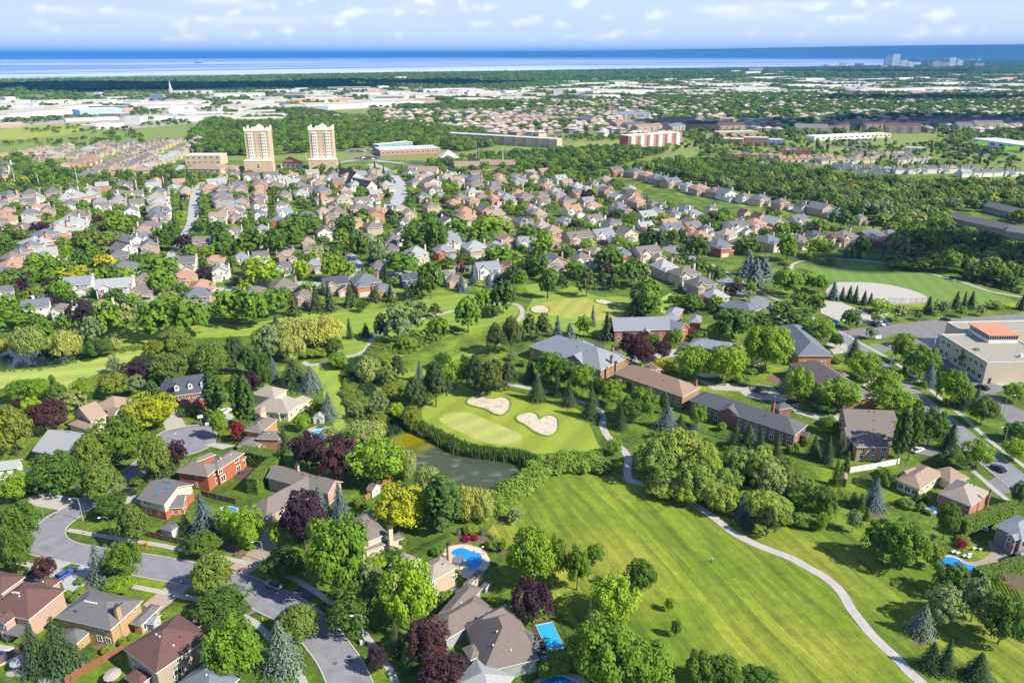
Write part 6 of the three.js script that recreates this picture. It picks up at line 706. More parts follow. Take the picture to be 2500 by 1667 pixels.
// the school
{ const h = 8.8, f = frameOf('H', [1832, 362], [2195, 578], [2480, 562], h), g = thing('school', 'flat roofed pale brick school with orange clerestory roof', 'school', undefined, f.p, f.turn), M0 = frameM(f), inv = M0.clone().invert(), S = new Shell();
  S.mass(new THREE.Matrix4(), f.w, f.d + 12, 0, h, 'flat', 0); const f2 = frameOf('H', [1765, 274], [1905, 352], [2480, 300], h); S.mass(inv.clone().multiply(frameM(f2)), f2.w, Math.max(f2.d, 26), 0, h + 0.3, 'flat', 0);
  S.emit(g, { wall: mat(0.56, 0.49, 0.38, { map: texBrick }), roof: mat(0.33, 0.305, 0.265, { map: texConc }), trim: mat(0.62, 0.60, 0.56) });
  for (const u of [-0.42, -0.30, -0.1, 0.02, 0.2, 0.3, 0.42]) { windowOn(g, u * f.w, 6.3, (f.d + 12) / 2 + 0.02, 0, 2.6, 1.9); windowOn(g, u * f.w, 2.2, (f.d + 12) / 2 + 0.02, 0, 2.6, 2.2); }
  const band = new Tris(); band.box(-f.w / 2 - 0.05, 4.1, (f.d + 12) / 2, f.w / 2 + 0.05, 4.3, (f.d + 12) / 2 + 0.08); part(g, 'band', band.geo(), mTrim); doorOn(g, f.w / 2 + 0.02, 1.2, (f.d + 12) / 2 - 2.5, Math.PI / 2, 1.2, 2.3, mat(0.06, 0.06, 0.07));
  const fc = frameOf('H', [1945, 285], [2095, 372], [2325, 372], h + 3), L = inv.clone().multiply(frameM(fc)), C = new Tris(), gl = new Tris(), rf = new Tris(), fm = new Tris(), w = fc.w / 2, d = fc.d / 2;
  C.box(-w, h - 0.3, -d, w, h + 0.9, d, L); part(g, 'clerestory_wall', C.geo(), mTrim); gl.box(-w + 0.2, h + 0.9, -d + 0.2, w - 0.2, h + 2.8, d - 0.2, L); part(g, 'clerestory_glass', gl.geo(), mGlass); rf.box(-w - 0.5, h + 2.8, -d - 0.5, w + 0.5, h + 3.15, d + 0.5, L); part(g, 'clerestory_roof', rf.geo(), mat(0.50, 0.215, 0.125));
  for (let i = 0; i <= 12; i++) { const x = lerp(-w + 0.2, w - 0.2, i / 12); fm.box(x - 0.08, h + 0.9, d - 0.25, x + 0.08, h + 2.8, d - 0.1, L); const z = lerp(-d + 0.2, d - 0.2, i / 12); fm.box(w - 0.25, h + 0.9, z - 0.08, w - 0.1, h + 2.8, z + 0.08, L); } part(g, 'clerestory_mullion', fm.geo(), mTrim);
  const v = part(g, 'roof_vent', boxGeo, mVentPale); v.scale.set(1.2, 1.3, 1.2); v.position.set(f.w * 0.32, h - 0.3, -3);
  const pt = at('H', 1760, 460), cg = thing('canopy', 'flat entrance canopy on posts in front of the school', 'canopy', undefined, pt, f.turn), c = part(cg, 'roof', boxGeo, mat(0.45, 0.48, 0.52)); c.scale.set(9, 0.4, 4.5); c.position.y = 3.4; for (const x of [-4, 0, 4]) { const q = part(cg, 'post', boxGeo, mat(0.3, 0.3, 0.32)); q.scale.set(0.25, 3.4, 0.25); q.position.set(x, 0, 1.8); }
  for (let i = -2; i <= 2; i++) for (let j = -2; j <= 2; j++) { const q = V3(i * f.w / 5, 0, j * 8).applyMatrix4(M0); block(q.x, q.z, 8); } }
const rsh = rng(99);
// sheds and plants of the industrial belt: front left, front right (at the ground), depth, height, tint
const SHEDS = { M: '0 360 250 345 60 9 0|60 350 600 300 90 10 0|390 300 780 265 70 10 0|615 332 935 315 45 14 1|500 368 910 352 25 5 2|950 385 1075 385 25 12 0|730 425 950 400 30 6 0|1000 262 1610 235 60 9 0|1640 188 2025 182 60 12 0|1290 300 1500 295 30 7 0|1150 200 1250 200 14 14 3|720 172 765 172 14 11 0|40 200 140 195 30 7 0|1690 262 1970 262 30 6 0|1440 345 1760 325 40 7 4|2180 275 2350 270 40 8 5|0 410 150 405 40 5 6|1080 360 1320 350 40 6 0|0 270 220 262 60 7 0|1600 195 1670 195 20 9 5|250 235 560 225 60 7 0|820 200 990 195 40 6 0|1320 150 1600 148 40 7 0',
  N: '300 280 630 280 70 9 5|460 275 900 262 90 10 0|890 258 1370 240 110 10 0|350 220 830 210 40 8 6|940 195 1220 195 60 10 0|160 215 340 210 60 4 2|290 180 440 180 30 7 4|480 178 590 178 30 7 0|760 178 860 178 20 9 5|1080 155 1260 152 30 8 6|1700 168 1950 165 50 11 0|1780 190 2100 190 60 8 0|1540 150 1630 150 20 11 7|1300 185 1690 180 60 8 0|630 125 960 120 30 9 4|1150 50 1230 48 20 16 0|1020 112 1095 110 20 8 0|1950 215 2300 210 60 6 0|0 190 150 185 50 11 0',
  O: '475 425 545 425 18 20 0|0 445 220 435 40 8 0|740 440 985 435 40 8 0|600 430 690 430 20 9 3|780 405 1250 395 60 8 0|640 345 900 338 50 10 0|1250 375 1500 365 50 7 0|1420 400 1770 395 50 8 0|560 385 760 378 50 7 0|1900 385 2170 380 40 7 5|1950 265 2060 262 20 22 0|1840 245 1915 243 18 14 0|2090 270 2190 268 16 14 0|1970 240 2080 238 20 26 8|1540 310 1640 305 30 8 6|1700 345 2200 335 70 7 0|2010 290 2352 282 70 7 0|670 258 790 255 20 10 6|1060 360 1180 355 30 6 0|1300 430 1440 425 30 8 4|1330 300 1420 297 20 6 0|60 470 430 462 30 5 0|2200 250 2352 245 20 12 8|300 365 440 360 30 6 0|1480 320 1560 318 20 6 0|1620 300 1800 296 30 6 0|900 360 1010 357 20 7 4',
  P: '0 380 480 372 70 7 0|150 390 460 385 40 7 5|530 300 830 295 50 7 0|830 330 1160 325 50 7 0|1080 310 1350 300 40 9 3|1400 300 1510 297 25 11 0|900 350 1100 345 40 6 5|1100 400 1860 372 60 8 0|1700 330 2050 325 50 6 0|2090 350 2400 345 50 9 5|550 350 800 345 50 7 0|0 345 300 340 60 7 0|640 395 860 390 50 6 0|1560 290 1630 288 20 8 0|2180 300 2300 296 25 11 6|1780 270 1890 268 20 6 0|1340 200 1395 200 22 115 9|1283 190 1338 190 25 96 8|1405 205 1460 205 25 63 9|1460 207 1510 207 22 52 9|1650 205 1712 205 25 56 10|1715 205 1775 205 25 48 10|1780 200 1830 200 25 85 9|1840 197 1885 197 25 59 9|1980 200 2048 200 25 33 10|945 197 995 197 25 33 10|1062 200 1125 200 25 33 8|820 202 855 202 20 26 10|1260 205 1310 205 20 22 0' };
const shedMat = [mat(0.64, 0.62, 0.59), mat(0.30, 0.46, 0.78), mat(0.50, 0.50, 0.48), mat(0.16, 0.24, 0.40), mat(0.18, 0.17, 0.17), mat(0.45, 0.52, 0.60), mat(0.55, 0.30, 0.22), mat(0.55, 0.05, 0.06), mat(0.16, 0.18, 0.25), mat(0.62, 0.66, 0.72), mat(0.42, 0.34, 0.31)];
const shedWord = ['white', 'pale blue', 'grey', 'navy glazed', 'charcoal', 'steel blue', 'brick red', 'crimson', 'slate', 'pale glass', 'brown'];
for (const z of Object.keys(SHEDS)) for (const e of SHEDS[z].split('|')) { const [x0, y0, x1, y1, d, h, c] = e.split(' ').map(Number), tall = h > 17; block2(tall ? 'high_rise' : 'warehouse', tall ? `${shedWord[c]} high-rise block standing above the trees by the lake shore` : `low ${shedWord[c]} flat roofed shed in the industrial belt before the lake`, tall ? 'high-rise' : 'warehouse', z, [x0, y0], [x1, y1], d, h, [shedMat[c], c === 1 ? mat(0.62, 0.66, 0.72) : mFlatRoof, mTrim], tall ? Math.round(h / 5) : 0, tall ? 5 : 0, { group: tall ? `${shedWord[c]} high-rises by the lake` : `${shedWord[c]} industrial sheds` }); }

// more sheds, each where the belt leaves room
for (let i = 0, n = 0; i < 900 && n < 150; i++) { const sx = rsh() * 2500, lo = sx < 640 ? 250 : sx < 1300 ? 218 : 196, hi = sx < 640 ? 300 : sx < 1300 ? 250 : 234, sy = lerp(lo, hi, rsh()), p = ground(sx, sy), c = [0, 0, 0, 0, 0, 2, 5, 6, 4][Math.floor(rsh() * 9)]; if (isBlocked(p.x, p.z, 26)) continue; n++; const w = lerp(30, 110, rsh()), d = lerp(20, 60, rsh()), h = lerp(5, 9, rsh()), g = thing('warehouse', `${w > 80 ? 'long' : w > 55 ? 'broad' : 'small'} low ${shedWord[c]} flat roofed shed in the industrial belt before the lake`, 'warehouse', `${shedWord[c]} industrial sheds`, p, (rsh() - 0.5) * 0.5 + 0.2), S = new Shell(); S.mass(new THREE.Matrix4(), w, d, 0, h, 'flat', 0); S.emit(g, { wall: shedMat[c], roof: rsh() < 0.7 ? mat(0.55, 0.53, 0.50, { map: texConc }) : mFlatRoof }); for (let k = -2; k <= 2; k++) block(p.x + k * w / 4, p.z, d * 0.6); }

// ---------- trees filling the streets and woods ----------
const rs = rng(1234);
const polyS = (l) => l.map(([x, y]) => ground(x, y));
function scatter(list, spacing, mix, size, where, tries = 1) {
  let x0 = 1e9, x1 = -1e9, z0 = 1e9, z1 = -1e9; for (const q of list) { x0 = Math.min(x0, q.x); x1 = Math.max(x1, q.x); z0 = Math.min(z0, q.z); z1 = Math.max(z1, q.z); }
  const out = [], n = Math.round((x1 - x0) * (z1 - z0) / (spacing * spacing) * 1.6 * tries);
  for (let i = 0; i < n; i++) { const x = lerp(x0, x1, rs()), z = lerp(z0, z1, rs()); if (!inPoly(list, x, z)) continue; const s = project(V3(x, 5, z)); if (s[0] < -90 || s[0] > 2590) continue; const w = lerp(size[0], size[1], rs() * rs() * 0.6 + rs() * 0.4), r = w * 0.34; if (isBlocked(x, z, r) || noTree.some((p) => inPoly(p, x, z))) continue; block(x, z, spacing * 0.44); out.push({ x, z, w, k: mix[Math.floor(rs() * mix.length)], d: s[2], where }); }
  return out;
}
const SUB = 'DDDDDMMMMMMMOOOLLVVPNB', WOOD = 'DDDDDMMMMMOOOVQ', cand = [
  ...scatter(polyS([[0, 560], [140, 520], [320, 470], [470, 470], [640, 480], [800, 480], [1000, 470], [1180, 470], [1400, 480], [1560, 500], [1720, 520], [1860, 560], [2000, 580], [2110, 600], [2100, 620], [1850, 610], [1700, 640], [1640, 660], [1480, 690], [1280, 690], [1000, 710], [820, 720], [700, 740], [540, 760], [300, 770], [150, 800], [0, 800]]), 9.6, SUB, [5, 11.5], 'in the streets beyond the middle fairway'),
  ...scatter(polyS([[0, 480], [250, 445], [420, 430], [640, 425], [860, 415], [1060, 420], [1250, 420], [1450, 430], [1560, 470], [1180, 470], [640, 480], [320, 470], [140, 520], [0, 560]]), 10, SUB, [5, 11], 'in the streets short of the towers'),
  ...scatter(polyS([[270, 770], [560, 690], [600, 560], [430, 640], [250, 620], [0, 640], [0, 790]]), 9, 'DDMMOVN', [6, 12], 'in the streets left of the dark pond'.replace('left of', 'behind')),
];
const woods = [
  ...scatter(polyS([[1250, 480], [1360, 460], [1500, 430], [1620, 402], [1850, 398], [1950, 420], [2080, 446], [2300, 458], [2500, 452], [2500, 560], [2420, 520], [2310, 510], [2300, 560], [2500, 620], [2500, 720], [2350, 680], [2210, 630], [2160, 600], [2180, 560], [2100, 545], [1980, 500], [1850, 480], [1700, 450], [1600, 420], [1480, 440]]), 8.2, WOOD, [9, 15], 'in the wood behind the ball diamond', 1.4),
  ...scatter(polyS([[460, 372], [470, 330], [500, 300], [620, 272], [740, 272], [900, 292], [1020, 305], [1100, 318], [1230, 340], [1250, 352], [1120, 372], [1000, 360], [860, 362], [830, 372], [760, 372], [670, 380], [560, 380]]), 8.5, WOOD, [9, 15], 'in the wood behind the towers', 1.4),
  ...scatter(polyS([[1260, 600], [1330, 560], [1500, 545], [1640, 525], [1660, 545], [1640, 570], [1500, 590], [1380, 600], [1300, 640], [1230, 630]]), 8, WOOD, [9, 15], 'in the tree belt above the middle fairway', 1.4),
  ...scatter(polyS([[0, 410], [30, 385], [130, 400], [230, 430], [330, 430], [420, 415], [440, 470], [330, 560], [280, 640], [180, 620], [150, 520], [0, 470]]), 9, WOOD, [7, 13], 'along the green belt short of the rows', 1.3),
  ...scatter(polyS([[1040, 395], [1240, 380], [1500, 365], [1630, 372], [1500, 410], [1360, 440], [1250, 465], [1250, 430], [1060, 420]]), 8.5, WOOD, [8, 14], 'below the beige apartment block', 1.2),
  ...scatter(polyS([[1750, 330], [2000, 345], [2200, 352], [2500, 400], [2500, 430], [2080, 420], [1950, 395], [1850, 372], [1640, 372], [1600, 345]]), 17, 'DDDMMON', [5, 8], 'between the terraces and shops', 1),
];
// the nearest become trees of their own, up to the limit of each kind; the rest is one wood
cand.sort((a, b) => a.d - b.d); woods.sort((a, b) => a.d - b.d);
const made = {}, restTrees = [];
for (const n of ['maple_tree', 'linden_tree']) made[n] = taken.get(n) ?? 0;
for (const t of [...cand, ...woods]) {
  const K = KINDS[t.k], n = taken.get(K.n) ?? 0; const H = t.w * (K.s === 'spruce' ? 1.9 : K.s === 'column' ? 2.4 : K.s === 'bush' ? 0.8 : 0.74 + rs() * 0.3), w = K.s === 'spruce' ? t.w * 0.55 : K.s === 'column' ? t.w * 0.45 : t.w;
  if (n < 300 && nTree < 1500) plantTree(t.k, t.x, t.z, w, H, `${K.w} ${t.where}`, `${K.n.replaceAll('_', ' ')} group ${t.where}`, false); else restTrees.push({ ...t, w, H });
}
// ---------- far woods, one mass each ----------
function mass(name, geos, matl, list, colour) { // list of {x, z, w, H, c}
  const lots = geos.map(() => []); list.forEach((t, i) => lots[i % geos.length].push(t));
  lots.forEach((l, gi) => { if (!l.length) return; const m = new THREE.InstancedMesh(geos[gi], matl, l.length), M = new THREE.Matrix4(), q = new THREE.Quaternion(), up = V3(0, 1, 0), col = new THREE.Color(); l.forEach((t, i) => { q.setFromAxisAngle(up, rs() * 6.283); m.setMatrixAt(i, M.compose(V3(t.x, t.y ?? 0, t.z), q, V3(t.w, t.H, t.w))); m.setColorAt(i, col.setRGB(...t.c)); }); m.name = numbered(name); m.userData.kind = 'stuff'; m.castShadow = m.receiveShadow = true; scene.add(m); });
}
const mLeafWhite = leafMat(1, 1, 1), farGeo = [broad(61, { lobes: 16, leaves: 8, lr: 0.16, leaf: 0.10, det: 1 }), broad(62, { lobes: 16, leaves: 8, lr: 0.16, leaf: 0.10, det: 1, rag: 0.5 }), broad(63, { lobes: 14, leaves: 8, lr: 0.17, leaf: 0.11, det: 1, outline: oval })];
const tone = () => { const u = rs(); const c = u < 0.40 ? [0.085, 0.165, 0.020] : u < 0.75 ? [0.14, 0.25, 0.02] : u < 0.92 ? [0.19, 0.265, 0.035] : [0.065, 0.12, 0.03]; const k = 0.8 + rs() * 0.4; return c.map((x) => x * k); };
if (restTrees.length) mass('woodland', crowns.round[1], mLeafWhite, restTrees.map((t) => ({ ...t, c: tone() })));
// small houses showing between the far trees
{ const T = new Shell(); T.mass(new THREE.Matrix4(), 1, 0.8, 0, 0.42, 'hip', 0.55, 0.04); const l = []; for (let i = 0; i < 900; i++) { const sx = 940 + rs() * 1620, sy = lerp(sx > 1650 ? 236 : sx > 1250 ? 250 : 272, sx > 1650 ? 325 : 335, rs()), p = ground(sx, sy); if (isBlocked(p.x, p.z, 4)) continue; const k = 0.7 + rs() * 0.5, w = rs(); l.push({ x: p.x, y: 0, z: p.z, w: 11 + rs() * 5, H: 13, c: [k, k * lerp(0.75, 0.98, w), k * lerp(0.62, 0.98, w)] }); block(p.x, p.z, 6); } mass('distant_houses', [mergeGeometries([T.wall.geo(), T.roof.geo()])], mat(0.42, 0.40, 0.385), l); }

const tops = []; // by rows of the photograph so that each strip has its own density
function farBand(y0, y1, x0, x1, dens, size, clump = 0.5) { // density: trees per hectare
  const N = 40; for (let j = 0; j < N; j++) { const ya = lerp(y0, y1, j / N), yb = lerp(y0, y1, (j + 1) / N); const A = ground(x0, ya), B = ground(x1, ya), C = ground(x1, yb), D = ground(x0, yb); const area = Math.abs(A.distanceTo(B)) * Math.abs(A.z - D.z), n = Math.min(9000, area / 1e4 * dens);
    for (let i = 0; i < n; i++) { const v = ground(lerp(x0, x1, rs()), lerp(ya, yb, rs())); const nz = fbm(v.x * 0.006, v.z * 0.006, 3, 3) * 2; if (nz < clump - 0.5) continue; if (isBlocked(v.x, v.z, 2)) continue; const w = lerp(size[0], size[1], rs()); tops.push({ x: v.x, z: v.z, w, H: w * (0.62 + rs() * 0.3), c: tone() }); } } }
// the belt of trees that follows the near shore
{ const shoreY = (sx) => { let k = 0; while (k < nearShore.length - 2 && nearShore[k + 1][0] < sx) k++; const [x0, y0] = nearShore[k], [x1, y1] = nearShore[k + 1]; return lerp(y0, y1, (sx - x0) / (x1 - x0)); }; for (let i = 0; i < 60000; i++) { const sx = lerp(-60, 2560, rs()), u = rs(), sy = shoreY(Math.min(sx, 2430)) + 0.5 + 24 * u * u, v = ground(sx, sy); if (isBlocked(v.x, v.z, 2)) continue; const nz = fbm(v.x * 0.004, v.z * 0.004, 3, 3) * 2; if (u > 0.5 && nz < -0.25) continue; const w = lerp(10, 17, rs()); tops.push({ x: v.x, z: v.z, w, H: w * (0.7 + rs() * 0.35), c: tone() }); } } farBand(200, 212, 300, 1500, 60, [8, 13], 0.2);
farBand(222, 300, -60, 700, 30, [6, 12], 0.5); farBand(200, 262, 600, 1300, 32, [6, 12], 0.5); farBand(195, 240, 1250, 2000, 42, [6, 12], 0.45); farBand(185, 228, 1850, 2560, 46, [6, 12], 0.45);
farBand(228, 300, 1600, 2560, 74, [8, 14], 0.18); farBand(230, 320, 1250, 1750, 34, [7, 12], 0.42); farBand(255, 300, 950, 1300, 40, [7, 12], 0.4); farBand(275, 385, 0, 470, 26, [5, 9], 0.55); farBand(240, 256, 1050, 1330, 90, [8, 13], 0);
farBand(300, 345, 1900, 2560, 40, [8, 13], 0.4); farBand(345, 415, 1700, 2560, 42, [6, 10], 0.35); farBand(296, 345, 1100, 1950, 50, [6, 10], 0.3); farBand(262, 300, 900, 1650, 55, [6, 10], 0.25); farBand(152, 164, 2250, 2560, 20, [9, 14], 0.3); farBand(142, 152, 2200, 2560, 6, [12, 18], 0.3);
mass('distant_woodland', farGeo, mLeafWhite, tops);
console.log('trees', nTree, 'rest', restTrees.length, 'far', tops.length);
// pale town along the far shore
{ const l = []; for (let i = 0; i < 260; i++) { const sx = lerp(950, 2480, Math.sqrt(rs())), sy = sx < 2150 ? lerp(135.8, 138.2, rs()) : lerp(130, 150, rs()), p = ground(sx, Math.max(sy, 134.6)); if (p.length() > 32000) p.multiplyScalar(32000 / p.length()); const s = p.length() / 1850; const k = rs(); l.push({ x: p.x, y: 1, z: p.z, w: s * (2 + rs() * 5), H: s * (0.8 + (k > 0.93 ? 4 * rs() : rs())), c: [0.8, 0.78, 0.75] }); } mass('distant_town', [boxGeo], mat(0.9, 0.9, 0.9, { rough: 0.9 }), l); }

// ---------- reeds, meadow and brush ----------
const bladeGeo = (() => { const L = new Leaves(), r = rng(8); for (let i = 0; i < 26; i++) { const x = (r() - 0.5) * 0.9, z = (r() - 0.5) * 0.9, a = r() * 6.283, h = 0.6 + r() * 0.4, b = (r() - 0.5) * 0.3; L.strip([[x, 0, z], [x + b * 0.3, h * 0.5, z + b * 0.2], [x + b, h, z + b * 0.6]], 0.05, Math.cos(a), Math.sin(a), 0.8 + r() * 0.4); } return L.geo(); })();
function along(list, n, w, size, cols, closed = true) { const out = [], c = new THREE.CatmullRomCurve3(list, closed); for (let i = 0; i < n; i++) { const p = c.getPointAt(rs()), s = lerp(size[0], size[1], rs()), k = cols[Math.floor(rs() * cols.length)], v = 0.8 + rs() * 0.4; out.push({ x: p.x + (rs() - 0.5) * w, z: p.z + (rs() - 0.5) * w, w: s, H: s * (0.9 + rs() * 0.5), c: k.map((q) => q * v) }); } return out; }
const inside = (list, n, size, cols) => { const out = []; let x0 = 1e9, x1 = -1e9, z0 = 1e9, z1 = -1e9; for (const q of list) { x0 = Math.min(x0, q.x); x1 = Math.max(x1, q.x); z0 = Math.min(z0, q.z); z1 = Math.max(z1, q.z); } for (let i = 0; i < n; i++) { const x = lerp(x0, x1, rs()), z = lerp(z0, z1, rs()); if (!inPoly(list, x, z)) continue; const s = lerp(size[0], size[1], rs()), k = cols[Math.floor(rs() * cols.length)], v = 0.8 + rs() * 0.4; out.push({ x, z, w: s, H: s * (0.6 + rs() * 0.5), c: k.map((q) => q * v) }); } return out; };
const gReed = [[0.10, 0.19, 0.03], [0.16, 0.24, 0.04], [0.07, 0.14, 0.04]], gMead = [[0.17, 0.25, 0.03], [0.22, 0.28, 0.04], [0.12, 0.21, 0.025]], gBrush = [[0.20, 0.31, 0.03], [0.26, 0.36, 0.05], [0.15, 0.25, 0.025]];
mass('reeds', [bladeGeo], mLeafWhite, [...along(pts('F', [[1280, 610], [1400, 670], [1500, 715], [1640, 785], [1800, 820], [1950, 835], [2080, 855], [2190, 885]]), 1500, 3.5, [1.6, 2.6], gReed, false), ...inside(pts('F', [[760, 110], [900, 80], [1020, 170], [1010, 240], [940, 260], [1000, 340], [900, 380], [860, 320], [800, 240], [760, 180]]), 2600, [1.3, 2.2], [[0.05, 0.11, 0.035], [0.08, 0.15, 0.04], [0.06, 0.13, 0.05]]), ...inside(pts('F', [[1060, 560], [1120, 520], [1230, 600], [1180, 640], [1090, 680]]), 700, [1.4, 2.2], [[0.06, 0.13, 0.05]])]);
const brushGeo = [broad(71, { lobes: 14, leaves: 16, lr: 0.19, leaf: 0.07, det: 1, fill: 0.74, skirt: 0.8 }), broad(72, { lobes: 14, leaves: 16, lr: 0.19, leaf: 0.07, det: 1, fill: 0.74, skirt: 0.8 })];
mass('brush', brushGeo, mLeafWhite, [
  ...inside(pts('G', [[160, 1568], [280, 1400], [320, 1350], [560, 1310], [800, 1310], [860, 1350], [890, 1400], [880, 1435], [600, 1430], [440, 1440], [380, 1480], [310, 1568], [250, 1620], [130, 1640]]), 900, [1.6, 3.2], gBrush),
  ...inside(pts('C', [[-40, 300], [0, 130], [150, 60], [250, -20], [400, -60], [430, -20], [330, 90], [130, 240], [60, 300]]), 560, [1.6, 3.2], gBrush),
  ...inside(pts('F', [[720, 180], [760, 190], [770, 260], [740, 330], [800, 420], [830, 560], [790, 600], [790, 500], [735, 350], [762, 300], [748, 230]]), 700, [1.0, 2.2], gMead), ...inside(pts('F', [[760, 180], [900, 380], [1000, 560], [880, 560], [800, 480], [740, 350]]), 900, [1.0, 2.4], gMead),
  ...inside(pts('J', [[990, 1000], [1250, 940], [1400, 900], [1560, 890], [1640, 890], [1500, 960], [1350, 1030], [1250, 1085], [1100, 1080], [920, 1080], [960, 1020]]), 1500, [0.8, 1.8], gMead), ...inside(pts('J', [[920, 1080], [1140, 1090], [1150, 1130], [1000, 1140], [920, 1100]]), 250, [0.9, 1.7], gReed),
  ...inside(pts('D', [[440, 290], [560, 260], [680, 250], [880, 240], [930, 260], [860, 330], [760, 390], [620, 370], [500, 340]]), 700, [0.9, 1.9], gBrush), ...inside(pts('I', [[580, 1090], [800, 1050], [1140, 1010], [1150, 1040], [900, 1080], [620, 1150], [300, 1210], [0, 1220], [0, 1200], [400, 1180]]), 800, [0.4, 0.9], gMead),
  ...inside(pts('I', [[300, 1060], [420, 1060], [600, 1020], [650, 1050], [580, 1080], [430, 1080]]), 160, [1, 2.4], gBrush), ...inside(pts('L', [[1850, 705], [2100, 740], [2330, 800], [2330, 840], [2100, 790], [1900, 735]]), 500, [1, 2], [[0.08, 0.13, 0.03], [0.12, 0.16, 0.04]]),
  ...inside(pts('G', [[1060, 1330], [1180, 1180], [1320, 1130], [1560, 1160], [1720, 1230], [1860, 1200], [2000, 1240], [2200, 1330], [2352, 1400], [2600, 1640], [2300, 1720], [1900, 1700], [1500, 1640], [1200, 1560], [1060, 1430]]), 260, [1.8, 3.6], [[0.14, 0.20, 0.03], [0.11, 0.17, 0.025], [0.19, 0.24, 0.06]]),
]);

// ---------- hedges ----------
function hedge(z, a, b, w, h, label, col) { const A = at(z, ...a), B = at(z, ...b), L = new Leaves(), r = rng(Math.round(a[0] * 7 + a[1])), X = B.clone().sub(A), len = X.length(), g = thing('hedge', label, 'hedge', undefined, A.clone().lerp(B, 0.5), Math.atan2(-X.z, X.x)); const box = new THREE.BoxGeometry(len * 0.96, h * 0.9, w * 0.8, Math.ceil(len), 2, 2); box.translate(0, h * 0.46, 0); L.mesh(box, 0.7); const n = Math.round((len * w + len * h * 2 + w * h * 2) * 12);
  for (let i = 0; i < n; i++) { const f = r(), x = (r() - 0.5) * len; if (f < 0.4) L.leaf(x, h + (r() - 0.5) * 0.25, (r() - 0.5) * w, (r() - 0.5) * 0.8, 1, (r() - 0.5) * 0.8, 0.30, r, 0.7 + r() * 0.6); else { const s = f < 0.9 ? (r() < 0.5 ? -1 : 1) : 0; if (s) L.leaf(x, r() * h, s * w / 2 + (r() - 0.5) * 0.25, (r() - 0.5) * 0.8, 0.4, s, 0.30, r, 0.7 + r() * 0.6); else { const e = r() < 0.5 ? -1 : 1; L.leaf(e * len / 2, r() * h, (r() - 0.5) * w, e, 0.3, 0, 0.30, r, 0.7 + r() * 0.6); } } } part(g, 'foliage', L.geo(), col ?? KINDS.H.c[0]); }
hedge('D', [1860, 440], [2250, 300], 2.6, 4.6, 'tall clipped cedar hedge below the rose brick house'); hedge('D', [1990, 800], [2240, 740], 3.2, 3.2, 'clipped hedge between the pool patio and pergola'); hedge('D', [2230, 730], [2460, 680], 3, 3.2, 'clipped hedge below the mauve brick house'); hedge('E', [1850, 870], [2150, 930], 3.6, 5.0, 'tall cedar hedge behind the barbecue deck'); hedge('E', [1935, 1120], [2100, 960], 3.2, 5.2, 'tall cedar hedge beside the long bungalow'); 
hedge('F', [830, 1220], [915, 1195], 1.2, 2.6, 'small clipped cedar hedge beside the red-brown fence'); hedge('C', [440, 1500], [600, 1440], 2.4, 1.8, 'shaded low hedge below the rectangular pool'); hedge('K', [1360, 905], [1460, 890], 2.5, 3, 'clipped yellow-green hedge beside the far green', KINDS.L.c[1]);

// ---------- pools ----------
const mWater = mat(0.02, 0.23, 0.62, { rough: 0.05 }), mWater2 = mat(0.03, 0.36, 0.66, { rough: 0.05 }), mCoping = mat(0.62, 0.54, 0.46, { map: texPaver }), mDeck = mat(0.105, 0.06, 0.045, { map: texWood }), mStone = mat(0.34, 0.33, 0.33, { map: texPaver });
function pool(label, z, list, m, copeW, smooth) { const l = smooth ? closedSmooth(pts(z, list), 6) : pts(z, list), c = l.reduce((s, q) => s.add(q), V3(0, 0, 0)).multiplyScalar(1 / l.length), g = thing('swimming_pool', label, 'pool', undefined, c); const loc = l.map((q) => q.clone().sub(c)), T = new Tris(), out = loc.map((q) => q.clone().multiplyScalar(1 + copeW / Math.max(2, q.length()))); loc.forEach((q, i) => { const j = (i + 1) % loc.length, a = loc[i], b = loc[j], d = out[j], e = out[i], u = (v, y) => V3(v.x, y, v.z); T.quad(u(a, 0.16), u(b, 0.16), u(d, 0.16), u(e, 0.16)).quad(u(e, 0), u(d, 0), u(d, 0.16), u(e, 0.16)).quad(u(b, 0.02), u(a, 0.02), u(a, 0.16), u(b, 0.16)); }); part(g, 'coping', T.geo(), mCoping); part(g, 'water', sheet(loc, 0.10), m); block(c.x, c.z, 5); return g; }
structure('patio', sheet(closedSmooth(pts('B', [[1500, 575], [1560, 525], [1660, 508], [1740, 520], [1810, 545], [1850, 590], [1870, 640], [1850, 690], [1800, 730], [1700, 770], [1640, 740], [1600, 640]]), 5), 0.05), mCoping);
pool('kidney-shaped blue pool with pale stone coping', 'B', [[1568, 592], [1585, 555], [1640, 538], [1690, 548], [1740, 570], [1790, 580], [1808, 620], [1805, 660], [1770, 695], [1720, 704], [1700, 680], [1690, 640], [1640, 625], [1590, 610]], mWater, 0.7, true);
structure('patio', sheet(pts('C', [[310, 1110], [450, 1078], [585, 1300], [480, 1330], [440, 1400], [370, 1420], [330, 1290]]), 0.06), mDeck);
pool('rectangular turquoise pool in a dark wood deck', 'C', [[340, 1132], [465, 1108], [557, 1300], [434, 1322]], mWater2, 0.25, false);
pool('small square hot tub beside the wood deck', 'C', [[375, 1375], [436, 1362], [442, 1405], [388, 1416]], mWater2, 0.2, false);
structure('patio', sheet(closedSmooth(pts('C', [[320, 1568], [430, 1510], [560, 1490], [700, 1530], [760, 1600], [500, 1680]]), 5), 0.05), mStone);
pool('curved blue pool under the big maples', 'C', [[370, 1568], [440, 1535], [540, 1520], [640, 1560], [700, 1590], [560, 1650], [430, 1640]], mWater, 0.4, true);
